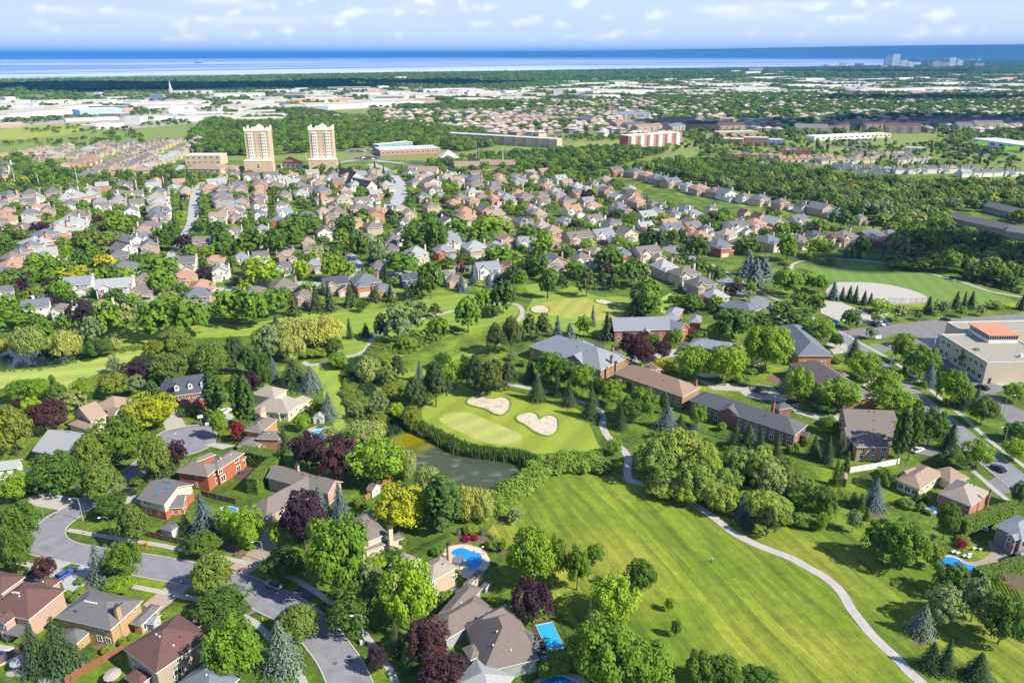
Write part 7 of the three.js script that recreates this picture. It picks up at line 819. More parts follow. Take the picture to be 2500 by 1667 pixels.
structure('patio', sheet(closedSmooth(pts('D', [[1680, 640], [1720, 595], [1830, 595], [1930, 640], [2040, 620], [2100, 560], [2080, 480], [2140, 490], [2260, 640], [2130, 650], [2080, 690], [1980, 730], [1780, 710]]), 4), 0.05), mTanPave);
pool('curving blue pool beside the mauve house patio', 'D', [[1705, 640], [1730, 612], [1790, 606], [1850, 625], [1900, 655], [1960, 672], [2015, 680], [2010, 705], [1965, 722], [1890, 715], [1800, 700], [1720, 675]], mWater, 0.5, true);
structure('patio', sheet(closedSmooth(pts('A', [[-60, 1270], [60, 1285], [140, 1300], [130, 1340], [60, 1400], [-60, 1460]]), 4), 0.05), mConc);
pool('round blue pool with white diving board', 'A', [[-110, 1340], [-40, 1325], [40, 1330], [85, 1352], [75, 1385], [20, 1420], [-60, 1450], [-130, 1440]], mWater, 0.4, true);
pool('turquoise pool beyond the purple maples', 'F', [[505, 640], [540, 628], [610, 632], [620, 690], [570, 715], [510, 690]], mWater2, 0.6, false);
pool('narrow blue pool below the red brick house', 'E', [[1690, 1225], [1760, 1215], [1810, 1228], [1810, 1255], [1720, 1258]], mWater, 0.5, false);
structure('patio', sheet(pts('F', [[470, 620], [540, 595], [640, 600], [650, 650], [600, 700], [500, 660]]), 0.05), mConc);
structure('patio', sheet(closedSmooth(pts('A', [[40, 1510], [110, 1430], [220, 1440], [250, 1490], [160, 1520]]), 4), 0.05), mStone); structure('patio', sheet(closedSmooth(pts('A', [[280, 1550], [420, 1590], [580, 1540], [645, 1440], [630, 1390], [560, 1480], [420, 1520]]), 4), 0.05), mStone);
structure('patio', sheet(closedSmooth(pts('A', [[1130, 1270], [1240, 1330], [1330, 1270], [1420, 1260], [1500, 1300], [1380, 1330], [1160, 1420], [1100, 1380]]), 4), 0.02), mat(0.36, 0.29, 0.22, { map: texSand }));
// the swimmer's garden: flat patches of clipped lawn stripes
structure('lawn', sheet(pts('K', [[1240, 960], [1300, 870], [1370, 830], [1450, 900], [1330, 990]]), 0.02), mMow(texMow2, 0.8, 0.30, 0.42, 0.06));

// ---------- fences ----------
function fence(label, z, list, h, m, kind, group, every = 2.4) { const l = pts(z, list), g = thing('fence', label, 'fence', group, l[0].clone()), o = l[0]; for (let i = 1; i < l.length; i++) { const a = l[i - 1].clone().sub(o), b = l[i].clone().sub(o), len = a.distanceTo(b), n = Math.max(1, Math.round(len / every)), turn = Math.atan2(-(b.z - a.z), b.x - a.x); for (let k = 0; k < n; k++) { const p = a.clone().lerp(b, k / n), q = part(g, 'post', boxGeo, m); q.scale.set(0.14, h + 0.08, 0.14); q.position.copy(p); const c = a.clone().lerp(b, (k + 0.5) / n), w = len / n; const T = new Tris();
      if (kind === 'wood') { const nb = Math.round(w / 0.16); for (let j = 0; j < nb; j++) { const x = (j + 0.5) / nb * w - w / 2; T.box(x - 0.072, 0.05, -0.02, x + 0.072, h - 0.06 + 0.03 * ((j * 7) % 3), 0.02); } T.box(-w / 2, h - 0.02, -0.05, w / 2, h + 0.04, 0.05).box(-w / 2, 0.3, 0.02, w / 2, 0.4, 0.06); }
      else if (kind === 'panel') T.box(-w / 2 + 0.07, 0.05, -0.03, w / 2 - 0.07, h - 0.05, 0.03).box(-w / 2, h - 0.05, -0.06, w / 2, h + 0.05, 0.06);
      else { T.box(-w / 2, h - 0.1, -0.025, w / 2, h - 0.04, 0.025).box(-w / 2, 0.12, -0.025, w / 2, 0.18, 0.025); const nb = Math.round(w / 0.3); for (let j = 1; j < nb; j++) { const x = j / nb * w - w / 2; T.box(x - 0.02, 0.15, -0.015, x + 0.02, h - 0.07, 0.015); } }
      const e = part(g, kind === 'iron' ? 'railing' : 'panel', T.geo(), m); e.position.copy(c); e.rotation.y = turn; } } return g; }
const mFenceRed = mat(0.30, 0.12, 0.055, { map: texWood }), mFenceBrown = mat(0.17, 0.12, 0.085, { map: texWood }), mIron = mat(0.02, 0.022, 0.02), mWhiteFence = mat(0.75, 0.75, 0.73), mFenceOrange = mat(0.45, 0.19, 0.07, { map: texWood });
fence('red-brown board fence between the stone house and the big spruces', 'A', [[955, 1320], [780, 1420], [640, 1500], [500, 1585]], 1.8, mFenceRed, 'wood'); fence('weathered board fence behind the round pool', 'A', [[230, 1275], [130, 1350], [-60, 1460]], 1.8, mFenceBrown, 'wood'); fence('weathered board fence along the street behind the grass strip', 'A', [[1095, 440], [1240, 478], [1420, 518]], 1.8, mFenceBrown, 'wood'); fence('weathered board fence below the red brick house', 'E', [[1540, 1130], [1660, 1160], [1805, 1195]], 1.8, mFenceBrown, 'wood'); fence('bright cedar board fence by the little white shed', 'F', [[915, 1170], [1000, 1110], [1040, 1060], [1125, 1010]], 1.8, mFenceOrange, 'wood');
fence('black iron fence from the golden tree to the flower bed', 'B', [[1210, 615], [1400, 520], [1580, 440]], 1.4, mIron, 'iron'); fence('black iron fence behind the garden conifers', 'B', [[1620, 320], [1780, 400], [1960, 500], [2100, 600]], 1.4, mIron, 'iron'); fence('black iron fence beside the cream bungalow lawn', 'D', [[930, 110], [1010, 200]], 1.4, mIron, 'iron'); fence('black iron fence behind the cedar columns', 'D', [[1280, 225], [1420, 185]], 1.4, mIron, 'iron'); fence('dark green fence behind the charcoal roofed townhouse', 'G', [[1600, 1110], [1720, 1150], [1810, 1180]], 1.5, mIron, 'iron'); fence('white vinyl fence below the stepped townhouse', 'H', [[1020, 1425], [1210, 1395], [1400, 1355]], 1.9, mWhiteFence, 'panel'); fence('white vinyl fence under the light green locusts', 'G', [[1585, 680], [1640, 695], [1740, 690]], 1.7, mWhiteFence, 'panel'); fence('white vinyl fence by the slate townhouse hedge', 'G', [[1890, 640], [1990, 610], [2090, 590]], 1.7, mWhiteFence, 'panel'); fence('dark chain fence along the school field', 'H', [[1400, 210], [1700, 200], [2000, 180], [2352, 165]], 1.8, mIron, 'iron', undefined, 4); fence('ball diamond backstop fence behind home plate', 'L', [[1312, 912], [1460, 917]], 3, mat(0.2, 0.2, 0.2), 'iron', undefined, 3); fence('ball diamond side fence near the spruces', 'L', [[1480, 917], [1620, 908]], 3, mat(0.2, 0.2, 0.2), 'iron', undefined, 3); fence('dark fence below the sage house wood deck', 'C', [[455, 1000], [560, 1200], [660, 1300]], 1.5, mIron, 'iron'); fence('bright cedar fence beside the grey roofed house', 'I', [[1780, 515], [1840, 510]], 1.8, mFenceOrange, 'wood');

// ---------- cars ----------
const tyre = (() => { const g = new THREE.CylinderGeometry(0.33, 0.33, 0.22, 14); g.rotateX(Math.PI / 2); return g; })(), hub = (() => { const g = new THREE.CylinderGeometry(0.19, 0.19, 0.24, 10); g.rotateX(Math.PI / 2); return g; })();
function extr(list, w, bev) { const s = new THREE.Shape(list.map(([x, y]) => new THREE.Vector2(x, y))), g = new THREE.ExtrudeGeometry(s, { depth: w - 2 * bev, bevelEnabled: true, bevelSize: bev, bevelThickness: bev, bevelSegments: 2 }); g.translate(0, 0, -(w - 2 * bev) / 2); return g; }
const carGeo = { car: [extr([[-2.2, 0.35], [2.15, 0.35], [2.22, 0.62], [2.1, 0.85], [1.1, 0.98], [-1.6, 1.0], [-2.2, 0.92], [-2.25, 0.6]], 1.78, 0.07), extr([[0.95, 0.95], [0.25, 1.42], [-1.0, 1.45], [-1.75, 1.0]], 1.56, 0.06), extr([[0.2, 1.40], [0.1, 1.47], [-0.9, 1.49], [-1.0, 1.43]], 1.4, 0.03)], suv: [extr([[-2.2, 0.4], [2.15, 0.4], [2.24, 0.75], [2.1, 1.0], [1.1, 1.1], [-2.1, 1.12], [-2.24, 0.7]], 1.84, 0.08), extr([[1.0, 1.06], [0.4, 1.62], [-1.7, 1.64], [-2.08, 1.1]], 1.6, 0.06), extr([[0.4, 1.6], [0.2, 1.69], [-1.6, 1.71], [-1.72, 1.62]], 1.42, 0.03)] };
const lampGeo = new THREE.BoxGeometry(0.08, 0.16, 0.34), mTyre = mat(0.02, 0.02, 0.02), mHub = mat(0.4, 0.4, 0.42, { rough: 0.4, metal: 0.7 }), mHead = mat(0.75, 0.75, 0.72, { rough: 0.2 }), mTail = mat(0.35, 0.01, 0.01, { rough: 0.3 }), mCarGlass = mat(0.02, 0.025, 0.03, { rough: 0.06 });
const paint = { s: ['silver', 0.42, 0.43, 0.45], k: ['black', 0.012, 0.013, 0.018], b: ['blue', 0.03, 0.10, 0.32], w: ['white', 0.72, 0.72, 0.72], r: ['red', 0.38, 0.02, 0.025], n: ['navy', 0.012, 0.02, 0.07], g: ['grey', 0.15, 0.155, 0.165] };
const paintMat = {}; for (const k in paint) paintMat[k] = new THREE.MeshPhysicalMaterial({ color: new THREE.Color().setRGB(...paint[k].slice(1)), roughness: 0.35, metalness: k === 's' || k === 'g' ? 0.5 : 0, clearcoat: 0.8, clearcoatRoughness: 0.1 });
function car(p, turn, col, type, label, group, parts = true) { const g = thing('car', label, 'car', group, p, turn), G = carGeo[type], b = part(g, 'body', G[0], paintMat[col]); part(g, 'windows', G[1], mCarGlass).name = 'window_band'; part(g, 'roof', G[2], paintMat[col]); if (parts) { for (const x of [-1.38, 1.38]) for (const z of [-0.82, 0.82]) { const w = part(g, 'wheel', tyre, mTyre); w.position.set(x, 0.33, z); part(w, 'hub', hub, mHub); } for (const z of [-0.62, 0.62]) { const h = part(g, 'headlight', lampGeo, mHead); h.position.set(2.2, 0.72, z); const t = part(g, 'tail_light', lampGeo, mTail); t.position.set(-2.22, 0.8, z); } } return g; }
const heading = (z, a, b) => { const p = at(z, ...a), q = at(z, ...b); return [p.clone().lerp(q, 0.5), Math.atan2(-(q.z - p.z), q.x - p.x)]; };
for (const [z, a, b, c, t, l] of [['B', [255, 855], [170, 818], 's', 'suv', 'silver estate car parked against the street kerb'], ['A', [215, 800], [275, 730], 'k', 'suv', 'black car under the small purple maple'], ['A', [470, 775], [525, 740], 'b', 'suv', 'blue car on the concrete driveway'], ['E', [1025, 1125], [935, 1108], 'k', 'car', 'black car beside the skylight house'], ['E', [210, 1100], [260, 1085], 'n', 'car', 'navy car on the pale wide driveway'], ['E', [1690, 515], [1755, 480], 'w', 'suv', 'white car beside the paired columnar trees'], ['E', [1595, 590], [1620, 560], 'w', 'car', 'white car at the edge of the turning circle'], ['G', [2035, 805], [2085, 790], 'k', 'suv', 'dark car on the townhouse forecourt'], ['G', [940, 490], [995, 470], 'n', 'car', 'navy car beside the far townhouse driveway'], ['G', [1200, 480], [1235, 495], 'n', 'car', 'navy car between the two purple maples'], ['H', [2195, 1425], [2120, 1380], 'k', 'car', 'black car driving on the avenue'], ['H', [2075, 795], [2005, 765], 'k', 'car', 'black car with red lights in the school drive'], ['H', [1690, 545], [1740, 558], 'w', 'car', 'white car stopped beside the school'], ['H', [1190, 290], [1235, 310], 'k', 'suv', 'black car in the row by the school entrance'], ['H', [1235, 280], [1285, 308], 'w', 'suv', 'white car in the row by the school entrance'], ['H', [1270, 270], [1320, 300], 'b', 'suv', 'blue car in the row by the school entrance'], ['H', [1720, 255], [1785, 262], 'n', 'car', 'navy car by the far school wall'], ['H', [1100, 195], [1145, 185], 's', 'car', 'silver car in the gravel lot'], ['I', [1540, 320], [1570, 312], 'r', 'car', 'bright red car in front of the brown gabled house'], ['I', [1075, 318], [1130, 312], 'w', 'car', 'white car beside the clipped column'], ['J', [335, 518], [365, 512], 'w', 'car', 'white car by the grey garage'], ['J', [775, 320], [805, 318], 's', 'car', 'grey car on the sunny street bend'], ['J', [1640, 395], [1670, 390], 'r', 'car', 'dark red car by the double garage'], ['H', [1200, 865], [1250, 862], 'w', 'car', 'white car beside the brown roofed townhouse'], ['H', [550, 895], [600, 885], 'k', 'car', 'black car behind the charcoal townhouse chimney'], ['K', [2040, 395], [2085, 390], 's', 'suv', 'silver car in front of the slate house'], ['H', [1520, 1270], [1560, 1255], 'w', 'car', 'white car in the tree shade below the twin columns']]) { const [p, r] = heading(z, a, b); p.y = 0.05; car(p, r, c, t, l); }
// car parks far off
{ const lots = [['P', [960, 770], [1180, 760], 4, 14, 'parked in front of the white shop row', 'cars by the shop row'], ['P', [1780, 830], [1980, 870], 6, 14, 'parked beside the supermarket', 'cars beside the supermarket'], ['P', [860, 800], [1220, 815], 2, 18, 'parked along the road before the shops', 'cars along the shop road'], ['N', [800, 600], [950, 595], 2, 12, 'parked beside the community centre', 'cars beside the community centre'], ['N', [840, 650], [940, 660], 3, 8, 'parked below the community centre', 'cars below the community centre'], ['N', [1240, 690], [1420, 690], 1, 10, 'parked before the pyramid-roofed hall', 'cars before the hall'], ['M', [330, 360], [480, 350], 2, 12, 'parked beside the pale blue shed', 'cars beside the blue shed']]; const ck = 'swkgbrn'; for (const [z, a, b, rows, n, w, gname] of lots) { const A = at(z, ...a), B = at(z, ...b), X = B.clone().sub(A), L = X.length(); X.normalize(); const N = V3(-X.z, 0, X.x), tt = Math.atan2(-X.z, X.x) + Math.PI / 2; structure('parking_lot', sheet([A.clone().addScaledVector(N, 8).addScaledVector(X, -6), B.clone().addScaledVector(N, 8).addScaledVector(X, 6), B.clone().addScaledVector(N, -rows * 9).addScaledVector(X, 6), A.clone().addScaledVector(N, -rows * 9).addScaledVector(X, -6)], 0.05), mAsphaltMid); for (let j = 0; j < rows; j++) for (let i = 0; i < n; i++) { if (rh() < 0.22) continue; const p = A.clone().addScaledVector(X, (i + 0.5) / n * L).addScaledVector(N, -j * 8.5), c = ck[Math.floor(rh() * 7)]; p.y = 0.06; car(p, tt, c, 'car', `small ${paint[c][0]} car ${w}`, gname, false); } } }

// cars standing on the streets beyond
{ let n = 0; for (const [z, list] of [['M', [[1310, 1400], [1400, 1270], [1465, 1150], [1482, 1000]]], ['I', [[640, 705], [1000, 668], [1500, 600], [1900, 570], [2230, 540]]], ['J', [[870, 440], [1300, 460], [1760, 415], [2352, 345]]], ['N', [[1140, 800], [1185, 870], [1110, 1030]]], ['K', [[560, 500], [1100, 490], [1330, 480]]], ['K', [[1900, 390], [2352, 385]]], ['J', [[300, 262], [740, 300], [830, 380]]]]) { const l = pts(z, list); for (let i = 1; i < l.length; i++) { const a = l[i - 1], b = l[i], k = Math.min(6, Math.floor(a.distanceTo(b) / 14)); for (let j = 0; j < k; j++) { if (rh() < 0.35) continue; const p = a.clone().lerp(b, (j + rh()) / k), t = Math.atan2(-(b.z - a.z), b.x - a.x); p.x += Math.sin(t) * 2.6; p.z += Math.cos(t) * 2.6; p.y = 0.05; const c = 'swkgbrn'[Math.floor(rh() * 7)]; car(p, t, c, rh() < 0.4 ? 'suv' : 'car', `${paint[c][0]} car standing on a street beyond the middle fairway`, `${paint[c][0]} cars on the streets beyond the fairway`, false); n++; } } } }
// manhole covers and drain grates in the foreground street
{ const disc = new THREE.CylinderGeometry(0.42, 0.42, 0.03, 18), ring = new THREE.TorusGeometry(0.44, 0.05, 5, 20); ring.rotateX(Math.PI / 2); for (const [z, b] of [['A', [1852, 835]], ['B', [625, 1208]], ['B', [800, 1398]], ['B', [682, 1420]], ['A', [1402, 812]], ['A', [392, 300]], ['E', [1455, 670]], ['A', [700, 600]]]) { const p = at(z, ...b); p.y = 0.04; const g = thing('manhole_cover', 'round iron manhole cover set in the foreground street', 'manhole cover', 'manhole covers in the foreground street', p); part(g, 'lid', disc, mat(0.09, 0.085, 0.08)); part(g, 'rim', ring, mat(0.12, 0.115, 0.11)); } }
// planting beds of bark mulch
{ const mMulch = mat(0.17, 0.11, 0.075, { map: texSand }); for (const [z, l] of [['B', [[1590, 490], [1640, 445], [1760, 430], [1850, 465], [1990, 560], [1960, 585], [1800, 495], [1660, 498]]], ['B', [[1165, 400], [1200, 430], [1225, 500], [1190, 530], [1160, 480]]], ['A', [[700, 1290], [790, 1270], [890, 1310], [860, 1340], [760, 1320]]], ['D', [[1180, 270], [1230, 255], [1280, 275], [1250, 305], [1190, 300]]], ['D', [[1500, 1260], [1560, 1235], [1600, 1255], [1560, 1290]]], ['A', [[560, 850], [640, 800], [690, 830], [600, 900]]], ['A', [[1650, 520], [1760, 505], [1880, 590], [1850, 615], [1700, 540]]], ['E', [[180, 670], [280, 650], [270, 680], [190, 690]]], ['E', [[1370, 480], [1480, 470], [1520, 500], [1400, 510]]], ['C', [[60, 290], [140, 300], [130, 345], [70, 320]]], ['G', [[2180, 660], [2330, 700], [2250, 740], [2120, 720]]]]) structure('garden_bed', sheet(closedSmooth(pts(z, l), 4), 0.035), mMulch); }
// ---------- lamps, poles, signs ----------
const mPole = mat(0.34, 0.35, 0.36, { rough: 0.6 }), mLampHead = mat(0.6, 0.6, 0.6);
function lamp(z, b, h, side, label) { const p = at(z, ...b), g = thing('street_lamp', label, 'street lamp', undefined, p); const c = new THREE.CylinderGeometry(0.07, 0.13, h, 8); c.translate(0, h / 2, 0); part(g, 'pole', c, mPole); const path = new THREE.CatmullRomCurve3([V3(0, h, 0), V3(side * 0.5, h + 0.5, 0.1), V3(side * 1.3, h + 0.6, 0.2), V3(side * 1.9, h + 0.45, 0.3)]); part(g, 'arm', new THREE.TubeGeometry(path, 10, 0.05, 6), mPole); const hg = new THREE.SphereGeometry(0.32, 10, 8); hg.scale(1.3, 0.55, 0.8); const H = part(g, 'lamp_head', hg, mLampHead); H.position.set(side * 2.1, h + 0.4, 0.3); }
lamp('A', [635, 332], 6.8, -1, 'curved street lamp at the corner of the side street'); lamp('A', [858, 470], 6.4, -1, 'curved street lamp on the strip before the wood fence'); lamp('A', [2018, 640], 5.6, -1, 'curved street lamp beside the tan driveway'); lamp('B', [905, 1272], 7.4, -1, 'curved street lamp on the bend by the small purple maple'); lamp('E', [1418, 800], 6.5, -1, 'curved street lamp in the turning circle'); lamp('H', [1335, 600], 8, -1, 'street lamp beside the yellow warning sign'); lamp('H', [1335, 360], 9, 1, 'tall lamp by the school parking row'); lamp('H', [1875, 660], 5, 1, 'small lamp on the school walk'); lamp('H', [2190, 1255], 8, -1, 'street lamp at the end of the avenue verge'); lamp('H', [2185, 1020], 9, 1, 'tall lamp on the school grass loop'); lamp('L', [375, 850], 8, -1, 'street lamp below the blue spruces');
function post(name, label, cat, z, b, h, m, board, w, bh) { const p = at(z, ...b), g = thing(name, label, cat, undefined, p, 0.1); const q = part(g, 'post', boxGeo, mPole); q.scale.set(0.1, h, 0.1); const s = part(g, 'board', boxGeo, m); s.scale.set(w, bh, 0.08); s.position.set(0, h - bh, 0.09); return g; }
post('street_sign', 'green street name sign on the corner lawn', 'sign', 'A', [330, 300], 3, mat(0.02, 0.30, 0.16), 0, 1.0, 0.35); post('warning_sign', 'yellow diamond warning sign on the avenue verge', 'sign', 'H', [1338, 575], 3.2, mat(0.80, 0.50, 0.01), 0, 0.8, 0.8).children[1].rotation.z = Math.PI / 4; post('school_sign', 'blue school sign board on the grass by the entrance', 'sign', 'H', [908, 290], 2.2, mat(0.02, 0.30, 0.75), 0, 3.4, 1.5); post('school_sign', 'white school notice board on the grass island', 'sign', 'H', [1238, 405], 2.0, mat(0.75, 0.77, 0.8), 0, 2.6, 1.5); post('stop_sign', 'small red stop sign at the school exit', 'sign', 'H', [1003, 385], 2.4, mat(0.55, 0.02, 0.02), 0, 0.75, 0.75); post('garden_sign', 'small white sign on the shaded lawn', 'sign', 'B', [450, 745], 0.7, mat(0.7, 0.7, 0.7), 0, 0.6, 0.4); post('park_sign', 'blue park sign beside the avenue', 'sign', 'L', [495, 850], 1.6, mat(0.03, 0.2, 0.6), 0, 2.2, 0.9);
{ const p = at('H', 1665, 465), g = thing('flagpole', 'white flagpole with a red and white flag before the school', 'flagpole', undefined, p), c = new THREE.CylinderGeometry(0.07, 0.12, 10, 8); c.translate(0, 5, 0); part(g, 'pole', c, mat(0.8, 0.8, 0.8)); const f = part(g, 'flag', new THREE.BoxGeometry(0.35, 1.0, 0.05), mat(0.6, 0.05, 0.04)); f.position.set(0.22, 8.6, 0); }
// basketball hoops
for (const [z, b, l] of [['E', [1540, 590], 'portable basketball hoop at the turning circle lawn'], ['A', [605, 140], 'portable basketball hoop on the side street'], ['D', [1668, 445], 'basketball hoop behind the white blossom shrub']]) { const p = at(z, ...b), g = thing('basketball_hoop', l, 'basketball hoop', undefined, p, 0.4); const q = part(g, 'post', boxGeo, mPole); q.scale.set(0.12, 3.2, 0.12); const s = part(g, 'backboard', boxGeo, mat(0.75, 0.78, 0.8)); s.scale.set(1.7, 1.1, 0.06); s.position.set(0, 2.9, 0.4); const r = part(g, 'rim', new THREE.TorusGeometry(0.23, 0.025, 6, 14), mat(0.6, 0.1, 0.02)); r.rotation.x = Math.PI / 2; r.position.set(0, 3.05, 0.7); const bs = part(g, 'base', boxGeo, mTyre); bs.scale.set(1, 0.25, 1.2); }
// umbrellas
function umbrella(z, b, h, r, m, label) { const p = at(z, ...b), g = thing('patio_umbrella', label, 'umbrella', undefined, p), cg = new THREE.ConeGeometry(r, r * 0.36, 10, 1, true); const c = part(g, 'canopy', cg, m); c.position.y = h; c.rotation.x = 0.12; const k = new THREE.CylinderGeometry(0.04, 0.04, h, 6); k.translate(0, h / 2, 0); part(g, 'pole', k, mPole); const bs = new THREE.CylinderGeometry(0.4, 0.45, 0.12, 12); part(g, 'base', bs, mTyre); for (let i = 0; i < 5; i++) { const a = i / 5 * 6.283, rib = part(g, 'rib', new THREE.CylinderGeometry(0.015, 0.015, r, 4), mPole); rib.rotation.z = 1.23; rib.position.set(Math.cos(a) * r / 2, h - 0.05, Math.sin(a) * r / 2); rib.rotation.order = 'YZX'; rib.rotation.y = -a; } }
const mCanvas = mat(0.30, 0.295, 0.33, { side: THREE.DoubleSide }), mCanvas2 = mat(0.34, 0.30, 0.27, { side: THREE.DoubleSide }); umbrella('A', [150, 1465], 2.4, 1.6, mCanvas, 'grey patio umbrella beside the weathered fence'); umbrella('A', [870, 1568], 2.4, 1.7, mCanvas2, 'beige patio umbrella below the red-brown fence'); umbrella('C', [395, 1300], 2.2, 0.35, mat(0.07, 0.07, 0.08), 'folded dark umbrella beside the rectangular pool'); umbrella('B', [1815, 585], 2.4, 0.3, mat(0.7, 0.66, 0.55), 'folded cream umbrella by the kidney-shaped pool'); umbrella('K', [1485, 830], 2.4, 1.5, mat(0.7, 0.68, 0.62, { side: THREE.DoubleSide }), 'white umbrella behind the grey roofed house');
{ const p = at('A', 80, 1330), g = thing('diving_board', 'white diving board at the round pool', 'diving board', undefined, p, 0.55), b = part(g, 'board', boxGeo, mat(0.8, 0.8, 0.8)); b.scale.set(2.6, 0.12, 0.5); b.position.y = 0.5; for (const x of [-0.9, 0.2]) { const s = part(g, 'stand', boxGeo, mPole); s.scale.set(0.3, 0.5, 0.4); s.position.x = x; } }
// garden sheds and shelters
function shed(label, z, A, B, C, h, wall, roof, t = 'gx', p = 0.6, win = true) { const f = frameOf(z, A, B, C, h), g = thing('garden_shed', label, 'shed', undefined, f.p, f.turn), S = new Shell(); S.mass(new THREE.Matrix4(), f.w - 0.4, f.d - 0.4, 0, h, t, p, 0.2); S.emit(g, { wall, roof }); if (win) { doorOn(g, 0, 0.95, f.d / 2 - 0.18, 0, 0.9, 1.9, mat(0.12, 0.12, 0.14)); windowOn(g, f.w / 2 - 0.19, h * 0.6, 0, Math.PI / 2, 0.8, 0.7); } block(f.p.x, f.p.z, 3); }
shed('little white playhouse shed by the turquoise pool', 'F', [508, 535], [592, 535], [630, 505], 2.3, WL.white, RF.lgrey, 'gz'); shed('little white shed inside the cedar fence', 'F', [918, 1080], [965, 1098], [1035, 1045], 2.2, WL.white, RF.taupe); shed('red cedar shed on the lawn below the white fence', 'H', [953, 1470], [1005, 1480], [1062, 1445], 2.6, mat(0.45, 0.17, 0.07, { map: texWood }), RF.rust, 'gz'); shed('long beige pool shed with dark hipped roof', 'B', [1655, 822], [1700, 840], [1905, 748], 2.7, WL.beige, RF.taupe, 'hip', 0.4); shed('grey plastic garden box by the yellow brick house', 'A', [1112, 1115], [1175, 1120], [1250, 1085], 2.0, mat(0.4, 0.4, 0.42), RF.blue); shed('dark roofed cabana with white striped curtains', 'A', [1215, 385], [1310, 410], [1390, 350], 2.5, mat(0.6, 0.62, 0.68, { map: texWood }), RF.grey, 'hip', 0.5, false); shed('low dark storage box behind the pool shed', 'B', [1800, 835], [1838, 850], [1875, 830], 1.4, mat(0.35, 0.36, 0.4), RF.dark, 'gx', 0.2, false);
function shelter(label, z, b, w, d, h, m, slats) { const p = at(z, ...b), g = thing('patio_canopy', label, 'canopy', undefined, p, -0.25); for (const x of [-w / 2, w / 2]) for (const zz of [-d / 2, d / 2]) { const q = part(g, 'post', boxGeo, m); q.scale.set(0.16, h, 0.16); q.position.set(x, 0, zz); } if (slats) { for (let i = 0; i < 14; i++) { const s = part(g, 'slat', boxGeo, m); s.scale.set(w + 0.8, 0.16, 0.10); s.position.set(0, h + 0.16, lerp(-d / 2 - 0.3, d / 2 + 0.3, i / 13)); } for (let i = 0; i < 9; i++) { const s = part(g, 'rafter', boxGeo, m); s.scale.set(0.10, 0.16, d + 0.8); s.position.set(lerp(-w / 2 - 0.3, w / 2 + 0.3, i / 8), h, 0); } } else { const s = part(g, 'roof', boxGeo, m); s.scale.set(w + 0.5, 0.15, d + 0.5); s.position.y = h; } }
shelter('brown slatted pergola beyond the clipped hedge', 'D', [2320, 890], 6, 5, 3.0, mat(0.25, 0.16, 0.13), true); shelter('dark patio canopy against the pink brick house', 'A', [150, 1240], 3.6, 3.0, 2.7, mat(0.12, 0.12, 0.13), false); shelter('dark square awning beside the kidney-shaped pool', 'B', [1610, 690], 2.6, 2.6, 2.6, mat(0.13, 0.14, 0.17), false);
// garden furniture
function lounger(z, b, t, label, group, m) { const p = at(z, ...b), g = thing('sun_lounger', label, 'lounger', group, p, t); const s = part(g, 'seat', boxGeo, m); s.scale.set(1.2, 0.1, 0.6); s.position.set(0, 0.32, 0); const k = part(g, 'backrest', boxGeo, m); k.scale.set(0.7, 0.1, 0.6); k.position.set(-0.85, 0.4, 0); k.rotation.z = -0.6; for (const x of [-0.5, 0.5]) for (const zz of [-0.25, 0.25]) { const l = part(g, 'leg', boxGeo, mPole); l.scale.set(0.05, 0.32, 0.05); l.position.set(x, 0, zz); } }
const mCush = mat(0.62, 0.62, 0.62), mCushD = mat(0.08, 0.08, 0.09); for (const b of [[1815, 570], [1850, 580], [1900, 600], [1940, 590], [1935, 610], [1975, 545], [2025, 550]]) lounger('D', b, 0.5, 'pale sun lounger around the curving pool', 'sun loungers at the curving pool', mCush); for (const b of [[555, 605], [575, 604], [595, 603]]) lounger('F', b, 1.3, 'dark lounge chair behind the turquoise pool', 'lounge chairs at the turquoise pool', mCushD); for (const b of [[1600, 860], [1625, 870], [1610, 900]]) lounger('B', b, 0.8, 'small pale patio chair below the beige house', 'patio chairs below the beige house', mCush);
{ const p = at('E', 1850, 960), g = thing('barbecue', 'dark barbecue grill on the deck of the red brick house', 'barbecue', undefined, p, 0.4); const b = part(g, 'body', boxGeo, mat(0.05, 0.05, 0.055)); b.scale.set(1.5, 0.9, 0.7); const l = part(g, 'lid', new THREE.CylinderGeometry(0.36, 0.36, 1.3, 12, 1, false, 0, Math.PI), mat(0.08, 0.08, 0.09)); l.rotation.z = Math.PI / 2; l.position.y = 0.9; structure('patio', sheet(pts('E', [[1775, 975], [1890, 905], [1950, 925], [1880, 1000], [1810, 1010]]), 0.08), mDeck); }
